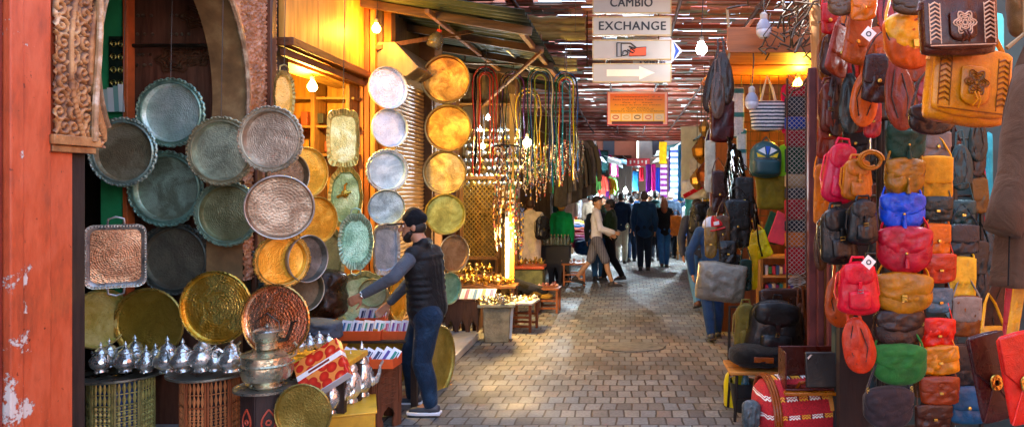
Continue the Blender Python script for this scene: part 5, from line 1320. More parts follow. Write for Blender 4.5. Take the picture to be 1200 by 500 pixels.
# racks behind the bags
t = thing('display_rack', 'black steel display rack carrying the columns of leather bags', 'rack')
for px, Y in ((1030, 4.25), (1034, 4.28), (1082, 4.3), (1116, 4.42), (1150, 4.5)):
    q = P(px, 0, Y); g = MB(); g.tube([(q.x, Y, 0), (q.x, Y, 3.2)], .016, 7); g.build('upright', metal('#22201e', .5, met=.4), t)
for z in (.45, .8, 1.15, 1.5, 1.85, 2.2, 2.55, 2.9):
    g = MB(); g.tube([(1.44, 4.38, z), (2.2, 4.5, z)], .009, 6); g.build('crossbar', metal('#33302c', .5, met=.4), t)
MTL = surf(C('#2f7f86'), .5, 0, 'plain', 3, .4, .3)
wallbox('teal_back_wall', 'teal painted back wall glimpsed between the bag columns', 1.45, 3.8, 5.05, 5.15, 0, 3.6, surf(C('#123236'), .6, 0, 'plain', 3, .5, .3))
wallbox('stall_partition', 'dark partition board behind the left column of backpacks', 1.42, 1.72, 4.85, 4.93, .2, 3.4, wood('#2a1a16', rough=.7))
for i, (px, py, w, h, c) in enumerate(((1166, 60, 20, 90, '#5fc0c4'), (1140, 60, 16, 80, '#2f8f96'), (1112, 330, 8, 200, '#8fb8c0'), (1115, 470, 9, 80, '#9ac0c8'), (1150, 235, 8, 90, '#b01f3c'), (1158, 210, 10, 110, '#3f9aa8'))):
    g = MB(); g.pillow(w*5/F, h*5/F, .05, rb=.1, rt=.1, n=10, wr=.012, seed=i, p=6); o = g.build('hanging_cloth', cloth(c), angle=180, merge=True, loc=P(px, py, 4.95))
    tag(o, ['pale turquoise scarf hanging high behind the ochre satchel', 'teal scarf hanging behind the dark brown satchel', 'long grey blue scarf showing in the gap beside the coral pouch', 'short pale blue scarf in the gap by the petrol bag', 'crimson scarf showing beside the jacket cuff', 'sea green scarf hanging behind the jacket sleeve'][i], 'scarf', 'scarves hanging behind the bags')
# cool bulb added out of view above the leather stall to brighten it
bulb('added cool bulb out of view over the teal back wall of the leather stall', 1172, -20, 4.3, 7, '#d8f4ff', 8, 6, .3)

# ---- poles and pillar -------------------------------------------------------
t = thing('rusty_pole', 'brown painted steel double pole at the left edge of the leather stall', 'pole')
for px, Y, w in ((951, 5.7, .06), (961, 5.65, .05), (975, 5.5, .07)):
    q = P(px, 0, Y); g = MB(); g.box((q.x, Y, 1.42), (w, .06, 2.84)); g.build('tube', surf(C('#6b3430'), .5, .1, 'plain', 6, .45, .4), t, bevel=.006)
g = MB(); q = P(990, 0, 5.3); g.box((q.x, 5.3, .7), (.09, .05, 1.3)); g.build('red_board', surf(C('#c0503a'), .5, 0, 'wood', 5, .3, .3), t, bevel=.004)
g = MB(); q = P(962, 0, 6.0); g.tube([(q.x+.03*math.sin(z), 6.0, z) for z in [0, .8, 1.6, 2.4, 3.2, 4.4]], .085, 10); o = g.build('wooden_pillar', surf(C('#b07a48'), .6, 0, 'wood', 5, .4, .5, .4, C('#d8a878'))); tag(o, 'light round timber pillar rising above the rusty poles', 'pillar')
t = thing('dry_vine', 'tangle of bare brown vines and wires over the right stalls', 'vine')
g = MB(); vr = random.Random(9)
for k in range(26):
    a = P(vr.uniform(905, 962), vr.uniform(-20, 40), vr.uniform(5.9, 6.6)); pts = [a]
    for j in range(8): pts.append(pts[-1]+Vector((vr.uniform(-.1, .1), vr.uniform(-.08, .08), vr.uniform(-.13, .06))))
    g.tube(pts, vr.uniform(.004, .011), 5)
g.build('twigs', wood('#4a382a'), t)
# orange canopy of the mid right stall
t = thing('orange_canopy', 'orange lit plank canopy over the tote bag stall', 'canopy')
for k in range(6):
    g = MB(); g.box((1.88, 7.1+k*.36, 3.2+.01*(k % 2)), (1.9, .35, .03)); g.build('plank', surf(C('#c9701e'), .5, 0, 'woodx', 4, .4, .4, .4, C('#e0953a')), t, bevel=.003)
g = MB(); g.prism([(.93, 3.18), (.97, 3.18), (1.22, 3.5), (1.18, 3.5)], 2.2, lambda v: v+Vector((0, 8.0, 0))); g.box((1.9, 6.9, 3.3), (1.9, .05, .24)); g.build('valance', surf(C('#a85a1e'), .5, 0, 'woodx', 4, .4, .4), t, bevel=.004)
wallbox('tote_stall_wall', 'dark wall behind the shelves of the tote bag stall', 1.1, 3.8, 9.6, 9.7, 0, 3.6, wood('#5a3018', rough=.7))
wallbox('boarded_wall', 'boarded side wall between the bag stalls', 2.3, 2.4, 5.2, 9.6, 0, 3.6, wood('#3a241a', rough=.7))
# wire mesh column with folded textiles behind
t = thing('textile_rack', 'wire mesh rack of folded quilted textiles beside the rusty poles', 'rack', (0, 0, 0))
cols_ = [('#b8142c', 100, 113), ('#3a3f48', 113, 136), ('#1f4aa8', 136, 152), ('#a01c30', 152, 172), ('#1c4a38', 172, 204), ('#b8a07a', 204, 220), ('#3c4048', 220, 233), ('#b0182a', 233, 258), ('#2a2c38', 258, 272), ('#c9701e', 272, 290), ('#c01c24', 290, 322)]
for c, y0, y1 in cols_:
    a = P(933, y1, 7.0); b2 = P(933, y0, 7.0); g = MB(); g.pillow(.2, (b2.z-a.z), .1, (a.x, 7.05, (a.z+b2.z)/2), rb=.15, rt=.15, p=7, n=10, wr=.008, seed=y0); g.build('folded_textile', cloth(c), t, angle=180, merge=True)
g = MB(); x0 = P(922, 0, 6.95).x; x1 = P(945, 0, 6.95).x; z0_ = P(0, 330, 6.95).z; z1_ = P(0, 98, 6.95).z
n = 42
for k in range(-6, n):
    za = z0_+(z1_-z0_)*k/n; dz = (x1-x0)*1.0
    g.tube([(x0, 6.95, max(za, z0_)), (x1, 6.95, za+dz)], .0022, 4); g.tube([(x1, 6.945, max(za, z0_)), (x0, 6.945, za+dz)], .0022, 4)
g.build('wire_mesh', metal('#c4bcb0', .4, met=.5), t)
for x in (x0, x1): g = MB(); g.tube([(x, 6.94, 0), (x, 6.94, z1_+.05)], .009, 6); g.build('upright', metal('#5a4038', .5), t)
# grid panel behind totes
t = thing('grid_panel', 'black wire grid panel behind the backpack and khaki tote', 'rack')
g = MB()
for k in range(9): x = 1.12+k*.1; g.tube([(x, 7.75, 1.3), (x, 7.75, 3.1)], .004, 4)
for k in range(19): g.tube([(1.1, 7.755, 1.3+k*.1), (1.95, 7.755, 1.3+k*.1)], .004, 4)
g.build('wires', metal('#3a3634', .5), t)
# totes
st_m = stripes([(0, '#e8eaec'), (.55, '#16324e')], 28)
q = P(900, 136, 7.3); t = thing('striped_tote', 'white and navy striped tote bag with rope handles', 'tote bag', q)
W = 42*7.3/F; H = 36*7.3/F
g = MB(); g.pillow(W, H, .14, rb=.2, rt=.08, n=18, wr=.02, seed=3, p=5, taper=-.1); g.build('body', st_m, t, angle=180, merge=True)
for s_ in (-1, 1):
    g = MB(); g.tube([(-W*.22, s_*.03, H*.4), (-W*.12, s_*.02, H*.9), (-.01, 0, H*1.3), (W*.12, s_*.02, H*.9), (W*.22, s_*.03, H*.4)], .009, 7); g.build('handle', cloth('#d8d0c0'), t)
q = P(897, 187, 7.2); t = thing('nylon_backpack', 'dark teal rounded backpack with white blue and yellow triangle print', 'backpack', q, (0, .04, 0))
W = 37*7.2/F; H = 44*7.2/F
g = MB(); g.pillow(W, H, .2, rb=.3, rt=.75, n=18, wr=.008, seed=3, p=3.6); g.build('body', surf(C('#0f4a50'), .4, 0, 'plain', 5, .2, .2), t, angle=180, merge=True)
g = MB(); g.pillow(W*.86, H*.46, .1, (0, -.075, -H*.2), rb=.35, rt=.2, n=14, p=5); g.build('front_pocket', surf(C('#0c3f46'), .4, 0, 'plain', 5, .2, .2), t, angle=180, merge=True)
def tri(pts, c, nm):
    g = MB(); g.prism([(x*W, z*H) for x, z in pts], .01, lambda v: v+Vector((0, -.098, 0))); g.build(nm, flat(c), t)
tri([(-.3, .22), (-.05, .12), (-.1, .32)], '#e6ecf0', 'printed_triangle'); tri([(.3, .24), (.06, .12), (.1, .32)], '#e6ecf0', 'printed_triangle'); tri([(-.07, .34), (.0, .1), (.08, .34)], '#1c54c4', 'printed_triangle')
tri([(-.34, .16), (-.06, .06), (-.3, .05)], '#e8c81c', 'printed_triangle'); tri([(.34, .18), (.06, .06), (.3, .05)], '#e8c81c', 'printed_triangle')
g = MB(); g.tube([(-.04, 0, H*.48), (0, 0, H*.6), (.04, 0, H*.48)], .01, 6); g.build('handle', flat('#10282c'), t)
g = MB(); g.tube([(-W*.36, -.1, .0), (0, -.125, .006), (W*.36, -.1, .0)], .004, 5); g.build('zip', STEEL, t)
B('khaki gold tote bag under the triangle print backpack', 904, 226, 34, 36, 7.25, '#8a7a34', 'tote', suede=True, group=None)
B('bright yellow square shoulder bag hanging tilted', 889, 287, 24, 30, 7.0, '#e8c81c', 'flat', hw=None, roll=-.35)
q = P(915, 267, 7.1)
g = MB(); g.prism([(-.14, -.13), (.02, -.17), (.15, .08), (-.03, .17)], .03); o = g.build('red_mat', surf(C('#d83a44'), .8, 0, 'hammered', 8, .3, .5), bevel=.008, loc=q); tag(o, 'coral red quilted square mat hung at an angle beside the mesh rack', 'mat')
g = MB(); g.prism([(-.14, -.13), (.02, -.17), (.15, .08), (-.03, .17)], .02); o = g.build('green_mat', cloth('#2f5a3c'), bevel=.008, loc=q+Vector((-.06, .05, .0))); tag(o, 'dark green and orange mat peeping out behind the coral red mat', 'mat')
g = MB(); g.pillow(.1, .62, .05, rb=.1, rt=.1, n=12, wr=.02, seed=8, p=5); o = g.build('neon_cloth', cloth('#9ad838'), angle=180, merge=True, loc=P(919, 205, 7.3)); tag(o, 'lime green printed cloth between the backpack and the mesh rack', 'cloth')
g = MB(); g.pillow(.09, .5, .05, rb=.1, rt=.1, n=12, wr=.02, seed=8, p=5); o = g.build('pink_cloth', cloth('#d8245a'), angle=180, merge=True, loc=P(921, 128, 7.3)); tag(o, 'pink cloth hanging beside the striped tote', 'cloth')
for i, (px, w, py, h, c) in enumerate(((865, 14, 132, 60, '#d8e2ea'), (869, 12, 175, 50, '#c4d4dc'))):
    g = MB(); g.pillow(w*7.6/F, h*7.6/F, .06, rb=.06, rt=.06, n=12, wr=.012, seed=i, p=6); o = g.build('towel', stripes([(0, c), (.8, '#2f7f8a')], 4+i), angle=180, merge=True, loc=P(px, py, 7.6)); tag(o, ['white towel with teal bands hanging behind the brown leather bundle', 'lower white towel behind the black straps'][i], 'towel', 'banded towels')

# shelves with boxes at the back
t = thing('book_shelf', 'wooden shelves of boxed goods under the yellow shoulder bag', 'shelf')
for py in (300, 322, 343, 362):
    q = P(912, py, 8.6); g = MB(); g.box((q.x, 8.6, q.z), (.42, .3, .025)); g.build('shelf_board', wood('#b08a5a', 'woodx'), t)
for px in (890, 934): q = P(px, 0, 8.6); g = MB(); g.box((q.x, 8.6, .75), (.03, .3, 1.5)); g.build('upright', wood('#8a6236'), t)
bc = ['#c23a5a', '#3a5aa8', '#e0d8c8', '#8a2f6a', '#2f8a8a', '#d8a03a', '#b83a2a', '#50408a', '#d8d0d8', '#3a7a4a']
for i in range(16):
    r_ = i//8; k = i % 8; q = P(897+k*4.2, (340, 319)[r_]-2, 8.55); g = MB(); g.box((0, 0, .045), (.036, .16, .08+.015*(i % 3))); o = g.build('small_box', paint(bc[i % 10]), loc=q-Vector((0, 0, .03)), bevel=.002)
    tag(o, f'{ordl(k, 8)} small coloured carton on the {("lower", "upper")[r_]} shelf behind the yellow bag', 'carton', 'small cartons on the shelves')
for i, (px, py, c) in enumerate(((904, 312, '#bcd0d4'), (920, 312, '#4a8a8e'), (906, 289, '#2f5a5e'))): pass

# hanging bundle of brown leather bags, left of the canopy
g8 = 'brown leather bundle at the stall corner'
Yb = 6.9
B('dark brown folded leather bag, top left of the corner bundle', 836, 100, 20, 60, Yb, '#3a2420', 'leaf', group=g8, roll=.2)
B('maroon leather bag hanging lowest in the corner bundle', 846, 142, 28, 46, Yb-.1, '#5a1c1c', 'tote', group=g8)
B('chocolate leather bag in front of the corner bundle', 849, 92, 20, 56, Yb-.12, '#4a2c20', 'leaf', group=g8, roll=-.1)
B('grey brown crumpled bag at the middle of the corner bundle', 841, 112, 16, 50, Yb-.2, '#6a4a3c', 'leaf', group=g8)
g = MB(); g.tube([P(852, 10, 6.9), P(856, 55, 6.9), P(853, 72, 6.9)], .014, 7); o = g.build('hanging_pole', wood('#a08a6a')); tag(o, 'thin pale pole the brown leather bundle hangs from', 'pole')
# black straps cascade
for i in range(15):
    px = 850+i*1.9; g = MB(); a = P(853+i*.9, 160+i*1.2, 6.7+.02*i); b2 = P(848+i*3.3, 262+(i*37 % 40), 6.7+.02*i)
    g.tube([a.lerp(b2, k/8)+Vector((.015*math.sin(k*1.3+i), .01*math.cos(k+i), 0)) for k in range(9)], .010, 6, flat=1.5)
    o = g.build('leather_strap', leather(['#14120f', '#1c1712', '#241a14'][i % 3], .3)); tag(o, f'{ordl(i, 15)} black leather strap cascading below the maroon bag', 'strap', 'black straps in a cascade')
g9 = 'handbags hung under the corner bundle'
B('cream and grey narrow purse under the maroon bag', 832, 195, 12, 56, 6.8, '#b8b09a', 'flat', group=g9, hw=None)
B('dark brown purse with studs left of the black straps', 843, 225, 18, 46, 6.7, '#4a241c', 'flat', group=g9)
B('black leather shoulder bag at the foot of the cascade', 864, 262, 30, 52, 6.6, '#15130f', 'flat', group=g9)
B('brown checked handbag left of the black shoulder bag', 847, 272, 16, 36, 6.5, '#6b4a34', 'flat', group=g9)
B('black handbag with steel zip under the cascade', 872, 232, 22, 46, 6.75, '#1a1816', 'flat', group=g9)
B('dark bottle green purse hung below the black shoulder bag', 874, 322, 14, 34, 6.4, '#123c30', 'flat', group=g9)
B('black purse left of the bottle green one', 864, 320, 12, 40, 6.42, '#12100e', 'flat', group=g9)
B('brown and cream purse hung above the grey cushion', 833, 284, 14, 34, 6.45, '#8a6a3c', 'pouch', group=g9)
B('yellow trimmed dark purse right of the cushion', 883, 312, 10, 50, 6.5, '#c9a01e', 'flat', group=g9, hw=None)
B('black pouch over the cushion corner', 853, 296, 20, 26, 6.35, '#1c1a18', 'pouch', group=g9)
# cap
q = P(836, 264, 6.55); t = thing('baseball_cap', 'red white and navy baseball cap hanging among the purses', 'cap', q, (.1, -.2, .2))
g = MB(); r_ = .1
for s0, s1, c in ((0, 120, 0), (120, 240, 1), (240, 360, 2)):
    vs = []; n1 = 8; n2 = 6
    for j in range(n2+1):
        for i in range(n1+1):
            a = rad(s0+(s1-s0)*i/n1); b3 = PI/2*j/n2; vs.append((r_*math.cos(a)*math.cos(b3), r_*math.sin(a)*math.cos(b3), r_*.85*math.sin(b3)))
    w_ = n1+1; g.add(vs, [(j*w_+i, j*w_+i+1, (j+1)*w_+i+1, (j+1)*w_+i) for j in range(n2) for i in range(n1)], c)
g.build('crown', [cloth('#1c2c50'), cloth('#c4cad4'), cloth('#c01c24')], t, merge=True, solid=.004)
g = MB(); g.prism([(r_*.9*math.cos(a), -.0+r_*(.5+.9*math.sin(a))) for a in [PI*i/12 for i in range(13)]], .006, lambda v: Vector((v.x*.9, -v.z-.02, v.y-.01-abs(v.x)*.1))); g.build('peak', cloth('#c01c24'), t)
g = MB(); g.box((.0, -.098, .035), (.05, .008, .03)); g.build('badge', flat('#e8e4e0'), t)
# grey cushion
t_ = blob('leather_cushion', 'large olive grey leather cushion hanging by two loops in the aisle', 'cushion', 845, 330, 58, 46, .22, 6.3, surf(C('#6b6658'), .35, 0, 'leather', 6, .3, .3), .02, 9, roll=.12, rb=.12, rt=.12)

# ---- stool with backpacks, bucket, briefcase, carpet bag ---------------------
Yc = 6.1; q = P(890, 428, Yc)
t = thing('wooden_chair', 'low wooden chair with black legs loaded with backpacks', 'chair', (q.x, Yc, 0))
zs = q.z; k = Yc/F
g = MB(); g.box((0, 0, zs-.015), (78*k, .42, .03)); g.build('seat', wood('#b8762e', 'woodx'), t, bevel=.008)
for sx in (-30, 22):
    for sy in (-.17, .17): g = MB(); g.tube([(sx*k, sy, zs-.03), ((sx*1.1)*k, sy*1.15, 0)], .013, 7); g.build('leg', metal('#241e1a', .5, met=.5), t)
g = MB(); g.tube([(-30*k, -.18, zs*.45), (22*k, -.18, zs*.45)], .009, 6); g.build('stretcher', metal('#241e1a', .5, met=.5), t)
g = MB(); g.tube([(-32*k, .2, zs), (-30*k, .26, zs+.45), (24*k, .26, zs+.45), (26*k, .2, zs)], .014, 7); g.build('back_frame', metal('#241e1a', .5, met=.5), t)
o = blob('round_cushion', 'flattened black round bag with a brown patch on the chair seat', 'bag', 890, 415, 72, 28, .4, Yc-.05, leather('#181412', .6, True), .02, 6, rb=.7, rt=.7)
g = MB(); g.box((0, -.2, 0), (.16, .012, .045), (0, .05, 0)); g.build('patch', leather('#8a4a2a'), o, bevel=.004)
B('khaki canvas backpack leaning on the left of the loaded chair', 874, 383, 26, 52, Yc+.02, '#7a6a34', 'backpack', suede=True)
B('large black leather backpack standing on the loaded chair', 908, 386, 62, 66, Yc-.02, '#1c1b1b', 'backpack', yaw=.0, roll=.08, rough=.45)
B('dark brown leather bag flopped over the black backpack', 917, 354, 54, 30, Yc+.08, '#4a281c', 'flat', hw=None, strap=False)
B('chestnut strapped bag squeezed against the rusty pole', 938, 385, 18, 56, Yc+.05, '#6a3a24', 'leaf')
q = P(861, 470, 6.35)
t = thing('yellow_jerrycan', 'yellow plastic container behind the black bucket', 'container', (q.x, 6.35, 0))
g = MB(); g.lathe([(0.0001, 0), (.085, 0), (.09, .03), (.09, .2), (.075, .27), (.035, .31), (.03, .34), (0.0001, .34)], n=20, scal=lambda a, r: r*(1+.08*math.cos(4*a))); g.build('body', paint('#d8c414', .35), t)
g = MB(); g.lathe([(.034, .34), (.036, .37), (0.0001, .375)], n=14); g.build('cap', flat('#c03a1c'), t)
g = MB(); g.tube([(.0, -.05, .3), (0, -.08, .34), (.0, -.0, .38)], .01, 6); g.build('handle', paint('#d8c414', .35), t)
q = P(872, 478, 6.2)
t = thing('black_bucket', 'black rubber bucket holding a blue bottle under the chair', 'bucket', (q.x, 6.2, 0))
g = MB(); g.lathe([(0.0001, .004), (.085, 0), (.09, .01), (.125, .24), (.13, .25), (.122, .25), (.115, .235), (.085, .02), (0.0001, .02)], n=28); g.build('shell', surf(C('#26292c'), .4), t)
g = MB(); g.tube([(-.125, 0, .24), (-.13, -.06, .3), (0, -.1, .36), (.13, -.06, .3), (.125, 0, .24)], .005, 6); g.build('handle', STEEL, t)
t = thing('blue_bottle', 'blue plastic water bottle sticking out of the black bucket', 'bottle', (q.x+.01, 6.2, .04))
g = MB(); g.lathe([(0.0001, 0), (.035, 0), (.038, .02), (.036, .2), (.03, .24), (.013, .27), (.013, .29)], n=16, scal=lambda a, r: r*(1+.03*math.sin(6*a))); g.build('shell', glassmat('#7ab8e0', .6, .15), t)
g = MB(); g.lathe([(.015, .285), (.015, .305), (0.0001, .306)], n=12); g.build('cap', flat('#2a6ac0'), t)

Yd = 5.35; k = Yd/F
q = P(940, 497, Yd)
t = thing('carpet_holdall', 'red kilim duffel bag with woven bands and brown leather straps', 'duffel bag', (q.x, Yd, .27), (0, -.04, .12))
kil = None
def kilim():
    m, nt, b = _base('red_kilim'); L = nt.links.new
    tc = N(nt, 'ShaderNodeTexCoord'); s = N(nt, 'ShaderNodeSeparateXYZ'); L(tc.outputs['Object'], s.inputs[0])
    def fr(sock, k_, o_=0):
        a = N(nt, 'ShaderNodeMath', operation='MULTIPLY_ADD'); L(sock, a.inputs[0]); a.inputs[1].default_value = k_; a.inputs[2].default_value = o_
        f = N(nt, 'ShaderNodeMath', operation='FRACT'); L(a.outputs[0], f.inputs[0]); return f.outputs[0]
    z = fr(s.outputs['Z'], 8.5, .25)
    band = ramp(nt, z, [(0, (0, 0, 0)), (.36, (1, 1, 1)), (.62, (0, 0, 0))]); band.color_ramp.interpolation = 'CONSTANT'
    x = fr(s.outputs['X'], 6.0)
    cc = ramp(nt, x, [(0, C('#e8e4da')), (.34, C('#1c1512')), (.42, C('#e0a02a')), (.8, C('#1c1512')), (.88, C('#e8e4da'))]); cc.color_ramp.interpolation = 'CONSTANT'
    zz = N(nt, 'ShaderNodeMath', operation='PINGPONG'); L(s.outputs['X'], zz.inputs[0]); zz.inputs[1].default_value = .012
    z2 = N(nt, 'ShaderNodeMath', operation='MULTIPLY_ADD'); L(zz.outputs[0], z2.inputs[0]); z2.inputs[1].default_value = 9.0; L(z, z2.inputs[2])
    tri_ = ramp(nt, z2.outputs[0], [(0, (0, 0, 0)), (.44, (1, 1, 1)), (.54, (.0, .0, .0)), (.6, (1, 1, 1)), (.68, (0, 0, 0))]); tri_.color_ramp.interpolation = 'CONSTANT'
    n = N(nt, 'ShaderNodeTexNoise', i_Scale=120.0); L(tc.outputs['Object'], n.inputs['Vector'])
    base = ramp(nt, n.outputs[0], [(.3, C('#8a0f18')), (.7, C('#c81a26'))])
    mu = N(nt, 'ShaderNodeMath', operation='MULTIPLY'); L(band.outputs[0], mu.inputs[0]); L(tri_.outputs[0], mu.inputs[1])
    L(mixc(nt, mu.outputs[0], base.outputs[0], cc.outputs[0]), b.inputs['Base Color']); b.inputs['Roughness'].default_value = .85
    bump(nt, b, n.outputs[0], .4, .006); return m
W = 118*k; 
g = MB(); pts = []; rs = []
for i in range(17):
    u = i/16*2-1; pts.append((u*W/2, 0, 0)); rs.append(.26*(1-abs(u)**7)**.5+.002)
g.tube(pts, rs, 28); g.build('body', kilim(), t, angle=180)
for s_ in (-.36, .4):
    g = MB(); g.tube([(s_*W, .27*math.cos(a), .27*math.sin(a)) for a in [2*PI*i/28 for i in range(28)]], .012, 6, closed=True, flat=1.0); 
    for i in range(2): g.tube([(s_*W+.02*(i*2-1), .268*math.cos(a), .268*math.sin(a)) for a in [2*PI*i2/28 for i2 in range(28)]], .012, 6, closed=True)
    g.build('strap', leather('#8a4a2c'), t)
g = MB(); g.tube([(-.12, -.2, .19), (-.1, -.25, .27), (.1, -.25, .27), (.12, -.2, .19)], .012, 7); g.build('handle', leather('#8a4a2c'), t)
g = MB(); g.box((.12, -.262, .12), (.03, .014, .12), (-.4, 0, 0)); g.build('zip_pull', leather('#c98a5a'), t, bevel=.004)
# briefcase
q = P(958, 430, 5.2); t = thing('briefcase', 'brown red briefcase standing open with a grey leather folder across it', 'briefcase', q)
k = 5.2/F
g = MB(); g.box((0, .12, -.0), (84*k, .012, 42*k)); g.box((-41*k, 0, 0), (.012, .24, 42*k)); g.box((41*k, 0, 0), (.012, .24, 42*k)); g.box((0, 0, -21*k), (84*k, .25, .012)); g.build('shell', leather('#5a1f16'), t, bevel=.005)
g = MB(); g.box((0, -.14, -24*k), (88*k, .06, .02)); g.build('lip', leather('#a0602e'), t, bevel=.004)
g = MB(); g.box((9*k, -.14, 3*k), (58*k, .03, 40*k), (-.12, 0, 0)); g.build('folder', leather('#3c3633', .5), t, bevel=.01)
g = MB()
for sx in (-1, 1):
    for sz in (-1, 1): g.box((9*k+sx*25*k, -.158-sz*.008, 3*k+sz*16*k), (.04, .006, .012), (-.12, sx*sz*rad(45), 0))
g.build('corner_mount', STEEL, t)
g = MB(); g.box((27*k, -.185, -28*k), (17*k*.8, .01, 24*k)); g.build('green_tab', leather('#2f6a58'), t, bevel=.01)
t = thing('low_bench', 'dark low bench under the open briefcase', 'bench', (q.x, 5.3, 0))
zt = q.z-.18
g = MB(); g.box((0, .12, zt-.015), (.62, .2, .03)); g.build('seat', wood('#3a2418', 'woodx'), t, bevel=.004)
for sx in (-.27, .27): g = MB(); g.box((sx, .18, (zt-.03)/2), (.04, .04, zt-.03)); g.build('leg', wood('#3a2418'), t)
o = blob('grey_pouch', 'small grey blue pouch drooping at the left end of the kilim duffel', 'pouch', 880, 485, 22, 34, .1, 5.2, leather('#5a666a'), .015, 12)
# back rows filling the upper part of the leather stall
warm = ['#8a2f1c', '#b0501e', '#4a2018', '#c8641c', '#6a2a1c', '#a81c20', '#3a1e18', '#c87a2c', '#7a3a20', '#20201e']
for r_, (py, nm_) in enumerate(((14, 'topmost'), (66, 'second'), (118, 'third'))):
    n_ = 8
    for i in range(n_):
        px = 972+i*15.5+(r_ % 2)*6; c = warm[(i*3+r_*2) % 10]
        B(f'{ordl(i, n_)} tightly packed warm leather bag in the {nm_} back row of the stall', px, py+BR.uniform(-8, 8), BR.uniform(20, 30), BR.uniform(42, 60), 4.12+.03*(i % 3), c, BR.choice(['leaf', 'flat', 'leaf', 'backpack']), group='tightly packed bags in the back rows', roll=BR.uniform(-.3, .3), hw=None, rough=BR.uniform(.25, .45))
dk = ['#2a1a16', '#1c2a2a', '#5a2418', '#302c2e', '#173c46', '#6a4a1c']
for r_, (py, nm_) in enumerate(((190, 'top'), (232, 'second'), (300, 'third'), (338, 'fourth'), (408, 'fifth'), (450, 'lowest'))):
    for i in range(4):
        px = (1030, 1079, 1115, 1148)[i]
        B(f'{ordl(i, 4)} dim narrow bag in the {nm_} row of the gaps between the columns', px+BR.uniform(-3, 3), py+BR.uniform(-6, 6), 20, 38, 4.42, dk[(i+r_*2) % 6], BR.choice(['leaf', 'flat']), group='dim bags behind the columns', hw=None, roll=BR.uniform(-.15, .15))
